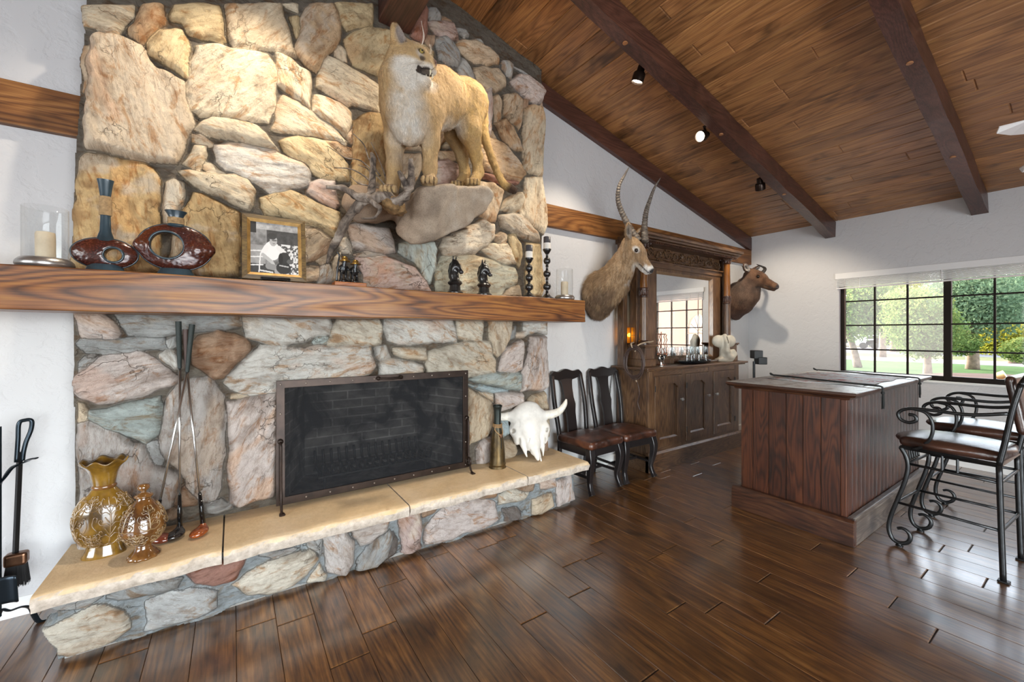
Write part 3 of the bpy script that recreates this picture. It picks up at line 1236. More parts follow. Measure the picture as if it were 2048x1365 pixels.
HEARTH = '''
K pale 60,700 150,670 400,550 520,560 610,620 620,690 500,790 300,880 180,860 100,760
K grey 90,560 250,500 430,450 440,490 330,560 140,590
K grey 740,520 860,470 1020,440 1180,460 1180,560 1080,620 880,680 740,710
K red 1000,350 1100,290 1380,220 1370,270 1300,360 1170,410 1060,400
K pale 1290,400 1450,300 1620,220 1790,180 1850,240 1790,340 1700,400 1560,460 1400,470
K slate 490,490 600,420 800,390 960,380 940,430 700,480 560,500
K grey 1480,220 1600,190 1700,175 1560,240
L mauve 170,560 330,510 380,590 385,760 340,830 220,810 190,700
L mauve 390,490 640,420 620,510 520,590 430,630 400,560
L slate 420,740 480,640 640,520 660,560 630,700 540,780 410,800
L dark 600,700 665,530 690,580 680,680 560,770
L pink 715,420 800,380 865,390 860,520 865,640 740,690 720,550
L rose 890,510 980,400 1070,340 1300,290 1390,310 1420,440 1330,490 1200,530 1000,600 900,610
L brown 870,350 1000,330 960,390 890,430
L brown 1270,270 1410,230 1400,270 1300,285
L pale 1420,260 1500,210 1640,240 1600,290 1420,330
L brown 1480,190 1680,170 1670,230 1560,240
L rose 1720,150 1830,135 1830,200 1720,220
L tan 1660,300 1790,240 1810,340 1720,390 1660,390
L rose 1830,170 1930,110 1950,290 1840,340 1830,260
L dark 1450,370 1550,350 1580,410 1560,440 1470,460
L pale 70,890 150,770 200,840 190,870
L grey 40,580 150,550 150,690 60,630
'''


def read_stones(txt, y):
    out = []
    for ln in txt.strip().splitlines():
        p = ln.split()
        u0, v0, s = SCALES[p[0]]
        poly = []
        for q in p[2:]:
            a, b = q.split(',')
            w_ = at(u0 + float(a) / s, v0 + float(b) / s, y=y)
            poly.append((w_.x, w_.z))
        out.append((p[1], np.array(poly), (.80, .83, .86) if p[0] in 'GHIJ' or poly[0][1] < 1.5 else (1, 1, 1)))  # low stones darkened and cooled: daylight put into their colour
    return out


def poly_dist(X, Z, poly):
    """signed distance, positive inside"""
    d = np.full(X.shape, 9.0)
    ins = np.zeros(X.shape, bool)
    n = len(poly)
    for i in range(n):
        a, b = poly[i], poly[(i + 1) % n]
        ex, ez = b - a
        wx, wz = X - a[0], Z - a[1]
        t = np.clip((wx * ex + wz * ez) / max(ex * ex + ez * ez, 1e-12), 0, 1)
        d = np.minimum(d, np.hypot(wx - ex * t, wz - ez * t))
        c = ((a[1] <= Z) & (b[1] > Z)) | ((b[1] <= Z) & (a[1] > Z))
        xi = a[0] + (Z - a[1]) / np.where(abs(ez) < 1e-12, 1e-12, ez) * ex
        ins ^= c & (X < xi)
    return np.where(ins, d, -d)


def stone_face(name, stones, x0, x1, z0, z1, ymort, yback, mask_fn, res, mat, parent, seed=1, prot=(.035, .085), edge=.010, mortar='mortar', rough=1.0):
    xs = np.arange(x0, x1 + res, res)
    zs = np.arange(z0, z1 + res, res)
    X, Z = np.meshgrid(xs, zs)
    P2 = np.stack([X, Z], -1)
    # ragged outlines
    wx = (fbm(P2 * 13, 3, seed + 3, .42) - .5) * .026
    wz = (fbm(P2 * 13 + 50, 3, seed + 4, .42) - .5) * .026
    Xw, Zw = X + wx, Z + wz
    hgt = (fbm(P2 * 16, 4, seed + 9) - .5) * .022
    col = np.tile(np.array(PAL[mortar]), X.shape + (1,)) * (.85 + .3 * fbm(P2 * 30, 3, seed + 2))[..., None]
    cover = np.zeros(X.shape, bool)
    rg = random.Random(seed)
    suv = np.stack([X, Z, X * 0], -1)
    for key, poly, cool_light in stones:
        lo, hi = poly.min(0) - .03, poly.max(0) + .03
        i0, i1 = np.searchsorted(zs, lo[1]), np.searchsorted(zs, hi[1])
        j0, j1 = np.searchsorted(xs, lo[0]), np.searchsorted(xs, hi[0])
        if i1 - i0 < 2 or j1 - j0 < 2:
            continue
        S = (slice(i0, i1), slice(j0, j1))
        d = poly_dist(Xw[S], Zw[S], poly) + .008
        c = poly.mean(0)
        sz = min(hi - lo)
        p = rg.uniform(*prot) * (.7 if sz < .16 else 1.0)
        tx, tz = rg.uniform(-.07, .07), rg.uniform(-.06, .06)
        ang = rg.uniform(-.5, .5) + math.atan2(*(np.linalg.svd(poly - c)[2][0][::-1]))
        ca, sa = math.cos(ang), math.sin(ang)
        lx, lz = (X[S] - c[0]) * ca + (Z[S] - c[1]) * sa, -(X[S] - c[0]) * sa + (Z[S] - c[1]) * ca
        o = rg.uniform(0, 90)
        Q = np.stack([lx * 5 + o, lz * 16 + o], -1)
        strata = fbm(Q, 5, seed + 21, .6)
        step = np.floor(fbm(np.stack([lx * 3 + o, lz * 6 + o], -1), 3, seed + 5) * 7) / 7
        top = p + (X[S] - c[0]) * tx + (Z[S] - c[1]) * tz + ((strata - .5) * .030 + (step - .5) * .030) * rough
        top = np.maximum(top, .012)
        prof = 1 - np.exp(-np.maximum(d, 0) / edge)
        h = top * prof
        m = d > 0
        up = m & (h > hgt[S])
        hs = hgt[S]
        hs[up] = h[up]
        hgt[S] = hs
        base = np.array(PAL[key]) * rg.uniform(.9, 1.1) * np.array(cool_light)
        f1 = fbm(np.stack([lx * 6 + o, lz * 13 - o], -1), 5, seed + 31, .62)
        f2 = fbm(np.stack([lx * 4 - o, lz * 8 + o], -1), 4, seed + 41, .6)
        warm = np.array([1.0, .70, .45])
        cl = base * (.80 + .42 * f1)[..., None]
        k = np.clip((f2 - .55) * 4, 0, .55)[..., None]
        tint = rg.choice([(1.05, .74, .48), (1.0, .76, .64), (.85, .87, .90), (1.08, .88, .68), (.80, .70, .62)])
        cl = cl * (1 - k) + base * np.array(tint) * k
        if key in ('gold', 'orange', 'rust', 'pink'):
            f3 = fbm(np.stack([lx * 7 + 2 * o, lz * 5 - o], -1), 5, seed + 51, .65)
            k3 = np.clip((f3 - .54) * 6, 0, .75)[..., None]
            cl = cl * (1 - k3) + base * np.array([.50, .40, .34]) * k3
            k3 = np.clip((.42 - f3) * 6, 0, .7)[..., None]
            cl = cl * (1 - k3) + np.array([.62, .54, .44]) * k3
        k2 = np.clip((.37 - f1) * 6, 0, .45)[..., None]
        cl = cl * (1 - k2) + base * np.array([.45, .38, .33]) * k2
        cs = col[S]
        cs[up] = cl[up]
        col[S] = cs
        ss = suv[S]
        ss[up] = np.stack([lx + o, lz + o, lx * 0 + o], -1)[up]
        suv[S] = ss
        cv = cover[S]
        cv[m] = True
    for _ in range(5):
        hp = np.pad(hgt, 1, mode='edge')
        hgt = hp[1:-1, 1:-1] * .4 + (hp[:-2, 1:-1] + hp[2:, 1:-1] + hp[1:-1, :-2] + hp[1:-1, 2:]) * .15
    for _ in range(2):
        cp = np.pad(col, ((1, 1), (1, 1), (0, 0)), mode='edge')
        col = cp[1:-1, 1:-1] * .3 + (cp[:-2, 1:-1] + cp[2:, 1:-1] + cp[1:-1, :-2] + cp[1:-1, 2:]) * .175
    hgt += (fbm(P2 * 60, 3, seed + 77) - .5) * .005
    mask = mask_fn(X, Z, cover)
    Y = np.where(mask, ymort - hgt, yback)
    V = np.stack([X, Y, Z], -1).reshape(-1, 3)
    n, m_ = X.shape
    I = np.arange(n * m_).reshape(n, m_)
    q = np.stack([I[:-1, :-1], I[:-1, 1:], I[1:, 1:], I[1:, :-1]], -1)
    keep = mask[:-1, :-1] | mask[:-1, 1:] | mask[1:, 1:] | mask[1:, :-1]
    Fq = q[keep]
    used = np.unique(Fq)
    rm = -np.ones(n * m_, int)
    rm[used] = np.arange(len(used))
    ob = np_mesh(name, V[used], rm[Fq], mat, parent, col.reshape(-1, 3)[used], 180)
    at_ = ob.data.attributes.new('suv', 'FLOAT_VECTOR', 'POINT')
    at_.data.foreach_set('vector', suv.reshape(-1, 3)[used].astype(np.float32).ravel())
    return ob


def stone_mat():
    t = NT('rough_quartzite')
    a = t.n('ShaderNodeAttribute', attribute_name='col').outputs['Color']
    v = t.coord()
    sa = t.n('ShaderNodeAttribute', attribute_name='suv').outputs['Vector']

    def loc_(sx, sy):
        m_ = t.n('ShaderNodeVectorMath', operation='MULTIPLY')
        m_.inputs[1].default_value = (sx, sy, 1)
        t.l(sa, m_.inputs[0])
        return m_.outputs[0]
    n1 = t.noise(v, 20, 7, .72, .3)
    n2 = t.noise(v, 90, 5, .7)
    n3 = t.noise(loc_(.6, 1.5), 11, 6, .68, .9)
    vo = t.n('ShaderNodeTexVoronoi', feature='DISTANCE_TO_EDGE')
    vo.inputs['Scale'].default_value = 5.2
    wv = t.n('ShaderNodeTexNoise')
    wv.inputs['Scale'].default_value = 9
    wv.inputs['Detail'].default_value = 5
    t.l(v, wv.inputs['Vector'])
    mv = t.n('ShaderNodeVectorMath', operation='MULTIPLY_ADD')
    mv.inputs[1].default_value = (.28, .28, .28)
    t.l(wv.outputs['Color'], mv.inputs[0])
    t.l(loc_(.7, 1.5), mv.inputs[2])
    t.l(mv.outputs[0], vo.inputs['Vector'])
    crack = t.ramp(vo.outputs['Distance'], [(.0, 1.0), (.016, 0.0)])
    mask = t.ramp(t.noise(v, 3.1, 3, .6), [(.53, 0.0), (.62, .9)])
    crack = t.math('MULTIPLY', crack, mask)
    c = t.mix(a, t.ramp(n1, [(.30, (.66, .60, .55)), (.48, (1, 1, 1)), (.72, (1.0, 1.0, 1.0))]), .75, 'MULTIPLY')
    st_ = t.ramp(n3, [(.53, 0.0), (.64, .8)])
    c = t.mix(c, t.mix(c, (.70, .46, .28), 1.0, 'MULTIPLY'), st_)
    n4 = t.noise(loc_(.45, 1.6), 30, 6, .75, .6)
    c = t.mix(c, t.ramp(n4, [(.36, (.50, .42, .36)), (.50, (1, 1, 1))]), .6, 'MULTIPLY')
    c = t.mix(c, (.10, .075, .055), t.math('MULTIPLY', crack, .6))
    h = t.math('ADD', t.math('MULTIPLY', n1, .8), t.math('ADD', t.math('MULTIPLY', n2, .3), t.math('MULTIPLY', n3, .7)))
    h = t.math('ADD', t.math('SUBTRACT', h, t.math('MULTIPLY', crack, .6)), t.math('MULTIPLY', n4, .8))
    t.bsdf(c, .82, 0, t.bump(h, 1.0, .016), Specular_IOR_Level=.25)
    return t.m


M_STONE = stone_mat()
M_BRICK = None


def brick_mat():
    t = NT('sooty_firebrick')
    v = t.coord(rot=(R(90), 0, 0))
    b = t.n('ShaderNodeTexBrick')
    b.inputs['Scale'].default_value = 1.0
    b.inputs['Brick Width'].default_value = .22
    b.inputs['Row Height'].default_value = .068
    b.inputs['Mortar Size'].default_value = .005
    b.inputs['Color1'].default_value = (.12, .115, .11, 1)
    b.inputs['Color2'].default_value = (.085, .082, .08, 1)
    b.inputs['Mortar'].default_value = (.20, .195, .19, 1)
    t.l(v, b.inputs['Vector'])
    n = t.noise(t.coord(), 3.2, 5, .6, .8)
    k = t.ramp(n, [(.40, (.06, .06, .065)), (.62, (1.5, 1.45, 1.4))])
    c = t.mix(b.outputs['Color'], k, 1.0, 'MULTIPLY')
    t.bsdf(c, .9, 0, t.bump(b.outputs['Fac'], -.4, .006))
    return t.m


fp = thing('stone_fireplace', 'full height rough stone fireplace with timber mantel and raised sandstone hearth', 'fireplace', (.86, YA, 0))


def face_mask(X, Z, cover):
    left = np.interp(Z, [0, .5, 1.2, 1.8, 2.3, 3, 4], [-.645, -.655, -.66, -.665, -.655, -.62, -.60])
    edge = (X > left) & (X < 2.325)
    m = edge | cover
    m &= Z < (ZE + CSL * (XB - RX) - CSL * np.abs(X - RX)) + .02
    m &= ~((X > FX0) & (X < FX1) & (Z < FZ1))
    return m


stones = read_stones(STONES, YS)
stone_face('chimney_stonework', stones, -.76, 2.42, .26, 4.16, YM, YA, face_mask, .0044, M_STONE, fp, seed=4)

# hearth: stone plinth below the slabs
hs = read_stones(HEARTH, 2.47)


def hearth_mask(X, Z, cover):
    zl = .012 + .012 * np.sin(X * 9) + .008 * np.sin(X * 23 + 1)
    return (((X > -.615) & (X < 2.33)) | cover) & (Z < .30) & (Z > zl)


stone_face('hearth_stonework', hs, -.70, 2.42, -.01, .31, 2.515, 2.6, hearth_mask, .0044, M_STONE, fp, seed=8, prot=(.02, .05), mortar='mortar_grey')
hb = MB()
hb.span((-.60, 2.545, .0), (2.315, YA, .29))
hb.build('hearth_core', vcol('hearth_mortar', .9) if False else plain('grey_mortar', (.30, .29, .27), .9, bump=.6, bscale=30), fp)

# sandstone slabs with split edges
def sand_mat():
    t = NT('buff_sandstone')
    v = t.coord()
    n1 = t.noise(v, 2.4, 5, .6, .7)
    n2 = t.noise(v, 34, 5, .65)
    c = t.ramp(n1, [(.3, (.60, .43, .25)), (.5, (.68, .51, .31)), (.7, (.74, .58, .39))])
    c = t.mix(c, t.ramp(n2, [(.3, .84), (.6, 1.0)]), .7, 'MULTIPLY')
    g = t.n('ShaderNodeNewGeometry')
    sx = t.n('ShaderNodeSeparateXYZ')
    t.l(g.outputs['True Normal'], sx.inputs[0])
    side = t.ramp(sx.outputs[2], [(.35, 1.0), (.75, 0.0)])
    c = t.mix(c, t.ramp(n2, [(.3, (.38, .32, .26)), (.7, (.66, .58, .50))]), side)   # the broken edges are greyer stone
    t.bsdf(c, .8, 0, t.bump(n2, .5, .006), Specular_IOR_Level=.2)
    return t.m


M_SAND = sand_mat()
ZH = .34


def slab(x0, x1, seed):
    """slab from x0 to x1, ragged front lip"""
    rg = random.Random(seed)
    nx = max(6, int((x1 - x0) / .018))
    rows = []
    prof = [(0, ZH - .066), (-.006, ZH - .05), (-.012, ZH - .034), (-.010, ZH - .018), (0, ZH - .004), (.010, ZH), (.06, ZH)]
    for i in range(nx + 1):
        x = x0 + (x1 - x0) * i / nx
        pts = [Vector((x, YM + .02, ZH - .066))]
        n = fbm(np.array([[x * 9 + seed, 1.0]]), 3, 5)[0]
        for k, (dy, z) in enumerate(prof):
            f = vnoise(np.array([[x * 40, k * 1.3 + seed]]), 3)[0] - .5
            f2 = vnoise(np.array([[x * 14, k * .8 + seed]]), 8)[0] - .5
            a = .011 if 0 < k < 5 else .003
            pts.append(Vector((x, 2.452 + dy + (n - .5) * .03 + f * a + f2 * a, z + (f * .004 if 0 < k < 5 else 0))))
        pts.append(Vector((x, YM + .02, ZH)))
        rows.append(pts)
    mb = MB().sheet(rows)
    m = len(rows[0])
    mb.add(rows[0], [tuple(range(m))])
    mb.add(rows[-1], [tuple(range(m - 1, -1, -1))])
    mb.sheet([[r[-1], r[0]] for r in rows])
    return mb


jx = [-.672, .136, .905, 1.885, 2.435]
jx[1] = at(445, 1110, z=ZH).x
jx[2] = at(815, 1008, z=ZH).x
jx[3] = at(1058, 955, z=ZH).x
for i in range(4):
    slab(jx[i] + (.004 if i else 0), jx[i + 1] - (.004 if i < 3 else 0), i * 7 + 2).build('hearth_slab', M_SAND, fp, smooth=50)
MB().span((-.65, 2.53, ZH - .06), (2.4, YM, ZH - .012)).build('slab_joint', plain('dark_joint', (.10, .085, .07), .9), fp)

# firebox
def firebox():
    y1 = 3.42
    a0, a1, b0, b1 = FX0 - .01, FX1 + .01, FX0 + .19, FX1 - .19
    z0, z1 = FZ0 - .012, FZ1 + .01
    m = MB()
    y0 = YM - .02
    m.add([(a0, y0, z0), (b0, y1, z0), (b0, y1, z1), (a0, y0, z1)], [(0, 1, 2, 3)])
    m.add([(a1, y0, z0), (b1, y1, z0), (b1, y1, z1), (a1, y0, z1)], [(0, 3, 2, 1)])
    m.add([(b0, y1, z0), (b1, y1, z0), (b1, y1, z1), (b0, y1, z1)], [(0, 1, 2, 3)])
    m.add([(a0, y0, z0), (a1, y0, z0), (b1, y1, z0), (b0, y1, z0)], [(0, 1, 2, 3)])
    m.add([(a0, y0, z1), (a1, y0, z1), (b1, y1, z1), (b0, y1, z1)], [(3, 2, 1, 0)])
    return m


firebox().build('firebox', brick_mat(), fp, solid=.02)
# mantel timber
def mantel():
    rows = []
    n = 90
    x0, x1 = -1.75, 2.545
    sec = []
    yf, yb, zb, zt = 2.60, 2.90, 1.503, 1.692
    for k in range(9):
        sec.append((yf, zb + (zt - zb) * k / 8))
    sec += [(yb, zt), (yb, zb)]
    for i in range(n + 1):
        x = x0 + (x1 - x0) * i / n
        r = []
        for k, (y, z) in enumerate(sec):
            a = (vnoise(np.array([[x * 4, k * .7]]), 5)[0] - .5) * .010 if k < 9 else 0
            b = (vnoise(np.array([[x * 3 + 9, (0 if z < 1.6 else 1) * 5.0]]), 6)[0] - .5) * .007
            r.append((x, y + a, z + b * (1 if k in (0, 8, 9, 10) else 0)))
        rows.append(r)
    mb = MB().sheet([r + [r[0]] for r in rows])
    mb.add(rows[0], [tuple(range(len(sec)))])
    mb.add(rows[-1], [tuple(range(len(sec) - 1, -1, -1))])
    return mb


M_MANTEL = wood('mantel_wood', '#42220d', '#7c4b22', '#a27036', axis=0, scale=1.1, rough=.45, coat=.25, bump=.35, ring=.85, knots=.6, stretch=10, coat_rough=.3)
mantel().build('mantel', M_MANTEL, fp, bevel=.005, smooth=40)
# ================================================================== mounted cougar on its rock ledge
def Wp(u, v, y):
    return np.array(at(u, v, y=y))


M_FUR = vcol('short_fur', .85, bump=.55, bscale=34, stretch=(2.2, 2.2, .8), var=.22, vscale=26, bdist=.010, Sheen_Weight=.25, Sheen_Roughness=.5, Specular_IOR_Level=.15)
M_FURLONG = vcol('long_fur', .85, bump=.9, bscale=26, stretch=(2.6, 2.6, .55), var=.38, vscale=24, bdist=.014, Sheen_Weight=.25, Sheen_Roughness=.5, Specular_IOR_Level=.15)
M_EYE = plain('amber_glass_eye', (.30, .20, .04), .05, coat=1.0) if False else plain('amber_glass_eye', (.32, .24, .06), .05)
M_PUPIL = plain('black_gloss', (.006, .006, .006), .08)
M_TOOTH = plain('ivory_tooth', (.72, .64, .46), .25)
M_MOUTH = plain('mouth_lining', (.02, .014, .014), .3)
M_HAIR = plain('pale_whisker', (.8, .75, .65), .5)


def head_frame(c, fwd, up=(0, 0, 1)):
    m = frame_rot(fwd, up)
    mm = np.array(m)
    c = np.array(c, float)
    return (lambda p: c + mm @ np.array(p, float)), m


def cougar():
    root = thing('mounted_cougar', 'tan taxidermy cougar snarling and standing on the rock ledge above the mantel', 'cougar', Wp(860, 368, 2.5))
    hc = Wp(818, 121, 2.28)
    hd = Vector((.76, -.63, -.10))
    H, hm = head_frame(hc, hd, (-.10, .05, 1))
    k = 1.0

    HS = 1.12
    H0 = H
    H = lambda p: H0([q * HS for q in p])

    def hcap(a, b, ra, rb, kk=.02, sub=False):
        return S_cap(H(a), H(b), ra * HS, rb * HS, kk, sub)

    def hell(c, r, kk=.02, sub=False, rot=(0, 0, 0)):
        return S_ell(H(c), [q * HS for q in r], hm @ Euler(rot).to_matrix(), kk, sub)
    P = []
    # trunk
    C, M, Hp = Wp(824, 218, 2.40), Wp(880, 205, 2.52), Wp(926, 202, 2.61)
    P += S_chain([C, M, Hp], [.165, .155, .15], .06)
    P += [S_ell(Wp(818, 240, 2.34), (.12, .10, .15), None, .06)]                 # deep white chest
    P += S_chain([Wp(812, 205, 2.37), Wp(806, 165, 2.33), Wp(812, 130, 2.30)], [.150, .122, .098], .06)
    P += [S_cap(Wp(842, 170, 2.45), Wp(880, 172, 2.53), .10, .12, .06)]           # withers
    P += [S_ell(Wp(938, 212, 2.60), (.135, .13, .145), None, .05)]               # rump
    # fore legs
    P += S_chain([Wp(796, 232, 2.44), Wp(790, 282, 2.46), Wp(788, 332, 2.47), Wp(786, 370, 2.45)], [.090, .060, .042, .040], .032)
    P += S_chain([Wp(858, 232, 2.37), Wp(861, 285, 2.36), Wp(860, 335, 2.37), Wp(859, 356, 2.36)], [.086, .052, .039, .040], .032)
    # hind legs
    P += S_chain([Wp(936, 205, 2.56), Wp(938, 262, 2.51), Wp(953, 314, 2.57), Wp(957, 345, 2.57), Wp(950, 360, 2.54)], [.132, .080, .040, .033, .036], .032)
    P += S_chain([Wp(914, 225, 2.70), Wp(910, 268, 2.67), Wp(924, 314, 2.71), Wp(930, 345, 2.71), Wp(922, 364, 2.68)], [.105, .070, .040, .033, .036], .032)
    # paws with toes
    pawc = []
    paws = [(Wp(781, 382, 2.42), Vector((-.55, -.83, 0))), (Wp(857, 364, 2.335), Vector((-.30, -.95, 0))),
            (Wp(944, 367, 2.51), Vector((-.35, -.93, 0))), (Wp(916, 372, 2.645), Vector((-.5, -.86, 0)))]
    for c, d in paws:
        m = frame_rot(d)
        pawc.append((c, np.array(m)))
        P.append(S_ell(c, (.060, .044, .032), m, .03))
        mm = np.array(m)
        for q in (-1.5, -.5, .5, 1.5):
            P.append(S_ell(c + mm @ np.array([.056 - abs(q) * .008, q * .0245, -.006]), (.029, .0135, .023), m, .002))
    # tail
    tl = bez([Wp(958, 205, 2.67), Wp(966, 232, 2.70), Wp(969, 271, 2.70), Wp(980, 307, 2.70), Wp(994, 344, 2.69), Wp(1009, 369, 2.67), Wp(1027, 380, 2.65)], 3)
    P += S_chain([np.array(p) for p in tl], lerp_list([.045, .036, .030, .027, .026, .028, .030], len(tl)), .012)
    # head
    P += [hell((-.01, 0, .0), (.094, .088, .082), .04), hell((.040, 0, .030), (.056, .062, .042), .03)]
    P += [hcap((.05, 0, .012), (.104, 0, -.012), .048, .037, .02)]
    for s in (-1, 1):
        P += [hell((.106, s * .022, -.034), (.036, .028, .028), .012), hell((.015, s * .054, -.036), (.062, .042, .050), .03)]
        P += [hell((.064, s * .045, .038), (.026, .016, .011), .012)]           # brow
        er = (s * -.50, -.10, s * .30)
        P += [hell((-.034, s * .086, .066), (.022, .045, .052), .012, rot=er)]
        P += [hcap((-.03, s * .052, .040), (-.034, s * .070, .055), .046, .038, .02)]
        P += [hell((-.012, s * .090, .070), (.020, .032, .040), .008, True, rot=er)]
    P += [hell((.128, 0, -.008), (.016, .023, .015), .008)]
    P += [hcap((.0, 0, -.080), (.092, 0, -.102), .044, .028, .02), hell((.102, 0, -.102), (.024, .026, .021), .012)]
    P += [hell((.110, 0, -.068), (.050, .050, .0155), .006, True, rot=(0, .12, 0))]
    for s in (-1, 1):
        P += [hell((.081, s * .052, .018), (.015, .012, .0095), .005, True)]

    fn = lambda p: (fbm(p * 42, 3, 2) - .5) * .007 + (fbm(p * np.array([70, 70, 22]), 2, 9) - .5) * .006
    white, tan, gold = (.68, .64, .57), (.52, .36, .18), (.54, .36, .13)
    dark, grey = (.045, .032, .025), (.34, .31, .29)
    hv = np.array(hd.normalized())
    hu = np.array(hm)[:, 2]
    hs = np.array(hm)[:, 1]

    def col(V):
        L = (V - hc) @ np.array(hm) / HS       # head coordinates
        n = (fbm(V * 30, 3, 5) - .5)
        z = V[:, 2]
        out = blend(tan, (gold, np.clip((V[:, 0] - 1.15) * 2.2 + n, 0, .7)))
        fr = np.array([-.45, -.89, 0])          # the pale bib faces the viewer's left
        def lay(c, w):
            nonlocal out
            out = blend_arr(out, c, w)
        bib = np.maximum.reduce([near(V, Wp(822, 250, 2.24), .19, .7), near(V, Wp(815, 205, 2.22), .15, .7), near(V, Wp(818, 168, 2.20), .10, .7)])
        lay(white, bib * (.9 + n))
        for u, v, y, r in ((885, 258, 2.45, .12), (910, 256, 2.52, .11), (790, 270, 2.36, .09)):
            lay(white, near(V, Wp(u, v, y), r, .8) * (.8 + n))
        lay(grey, near(V, Wp(800, 315, 2.44), .10, .9) * .55)
        lay((.16, .10, .05), near(V, Wp(914, 262, 2.62), .15, .9) * .85)
        lay((.36, .26, .14), near(V, Wp(920, 310, 2.68), .14, .8) * .7)
        lay((.07, .04, .026), near(V, Wp(1026, 380, 2.65), .085, .5))
        lay((.30, .19, .09), near(V, Wp(985, 330, 2.70), .16, .8) * .5)
        for c_, m_ in pawc:
            q_ = (V - c_) @ m_
            gap = np.abs(np.abs(q_[:, 1]) - .0245) < .004
            gap |= np.abs(q_[:, 1]) < .003
            lay((.14, .09, .05), (gap & (q_[:, 0] > .045) & (q_[:, 0] < .10) & (np.abs(q_[:, 2]) < .03)) * .8)  # creases between the toes: shade put into the fur colour
        # face
        hx, hy, hz = L[:, 0], np.abs(L[:, 1]), L[:, 2]
        inh = np.clip((.195 - np.linalg.norm(L, axis=1)) / .05, 0, 1)
        lay(white, inh * np.clip((-.028 - hz) / .02, 0, 1) * np.clip((hx + .07) / .05, 0, 1) * .95)
        lay(white, inh * np.clip((.030 - np.linalg.norm(np.stack([hx - .07, hy - .05, hz + .002], 1), axis=1)) / .02, 0, 1) * .8)
        lay((.07, .045, .03), inh * np.clip((.020 - np.linalg.norm(np.stack([hx - .088, hy - .048, hz + .018], 1), axis=1)) / .008, 0, 1) * .9)
        lay((.14, .06, .045), inh * np.clip((.022 - np.linalg.norm(np.stack([hx - .139, hy, hz + .003], 1), axis=1)) / .008, 0, 1))
        lay(dark, inh * np.clip((.019 - np.linalg.norm(np.stack([(hx - .083) * .8, hy - .050, (hz - .018) * 1.3], 1), axis=1)) / .006, 0, 1))
        mo = np.clip((.019 - np.abs(hz + .069)) / .005, 0, 1) * (hx > .056) * (hx < .124) * (np.linalg.norm(L, axis=1) < .15) * (hy < .058)
        lay(dark, mo * np.clip((.150 - hx) / .01, 0, 1) * np.where(hz < -.050, 1, 0))
        lay((.33, .29, .27), inh * np.clip((.045 - np.linalg.norm(np.stack([(hx + .015) * 1.1, hy - .088, (hz - .070) * .8], 1), axis=1)) / .015, 0, 1) * .95)
        return out * (.92 + .22 * fbm(V * np.array([60, 60, 20]), 3, 8))[:, None]
    soft('body', P, M_FUR, root, .0058, col, fn, relax=1)
    def hl(p):
        d = np.linalg.norm(p - hc, axis=1)
        face = np.linalg.norm(p - H((.09, 0, -.02)), axis=1)
        L = .012 + .010 * near(p, Wp(822, 235, 2.26), .16, .8) + .009 * near(p, Wp(890, 258, 2.48), .14, .8)
        for c_, m_ in pawc:
            L = np.where(np.linalg.norm(p - c_, axis=1) < .075, .006, L)
        return np.where(face < .11, .0045, np.where(d < .16, .010, L))

    def fl(p):
        f = np.tile(np.array([.55, .18, -.60]), (len(p), 1))
        legs = (p[:, 2] < Wp(860, 262, 2.4)[2])[:, None]
        f = np.where(legs, np.array([.1, .05, -1.0]), f)
        d = np.linalg.norm(p - hc, axis=1)[:, None]
        return np.where(d < .17, -np.array(list(hd)) * 1.0 + np.array([0, 0, -.35]), f)
    fur_strands(root, 80000, hl, fl, .0009, 4)
    for s in (-1, 1):
        e = MB().ball(H((.0785, s * .0475, .0175)), .0118, 14, 10).build('eye', M_EYE, root, smooth=180)
        MB().ball(H((.0865, s * .0550, .0190)), .0048, 10, 6).build('pupil', M_PUPIL, e, smooth=180)
    for s in (-1, 1):
        MB().tube([H((.122, s * .018, -.050)), H((.125, s * .018, -.068)), H((.122, s * .0175, -.084))], [.0065, .005, .001], 8).build('tooth', M_TOOTH, root, smooth=180)
        MB().tube([H((.100, s * .015, -.100)), H((.104, s * .0155, -.084)), H((.103, s * .0155, -.074))], [.006, .0045, .001], 8).build('tooth', M_TOOTH, root, smooth=180)
    MB().tube([H((.04, 0, -.072)), H((.070, 0, -.074)), H((.092, 0, -.077))], [.016, .016, .008], 10, flat=(.4, 1.1)).build('tongue', plain('tongue_pink', (.25, .08, .07), .35), root, smooth=180)
    rg = random.Random(3)
    for s in (-1, 1):
        for i in range(5):
            a = H((.106, s * .047, -.032 - .004 * (i % 3)))
            b = H((.085 - .008 * i, s * (.075 + .004 * i), -.045 - .006 * i))
            c = H((.055 - .012 * i, s * (.100 + .006 * i), -.065 - .012 * i))
            MB().tube(bez([a, b, c], 4), .0006, 4).build('whisker', M_HAIR, root)
        for i in range(3):
            a = H((.075, s * .04, .048))
            MB().tube(bez([a, H((.09, s * (.05 + .01 * i), .085)), H((.08, s * (.055 + .015 * i), .12 + .01 * i))], 4), .0008, 4).build('whisker', M_HAIR, root)
    return root


def blend_arr(out, c, w):
    w = np.clip(np.asarray(w, float), 0, 1)[:, None]
    return out * (1 - w) + np.array(c, float) * w


cougar()

# ------------------------------------------------------------------ rock ledge
def rock_mat():
    t = NT('sandy_fake_rock')
    a = t.n('ShaderNodeAttribute', attribute_name='col').outputs['Color']
    v = t.coord()
    n1 = t.noise(v, 7, 5, .6, .4)
    n2 = t.noise(v, 150, 3, .7)
    c = t.mix(a, t.ramp(n1, [(.3, .72), (.65, 1.0)]), .9, 'MULTIPLY')
    c = t.mix(c, t.ramp(n2, [(.35, .62), (.55, 1.0)]), .7, 'MULTIPLY')
    t.bsdf(c, .9, 0, t.bump(n2, .5, .005), Specular_IOR_Level=.15)
    return t.m


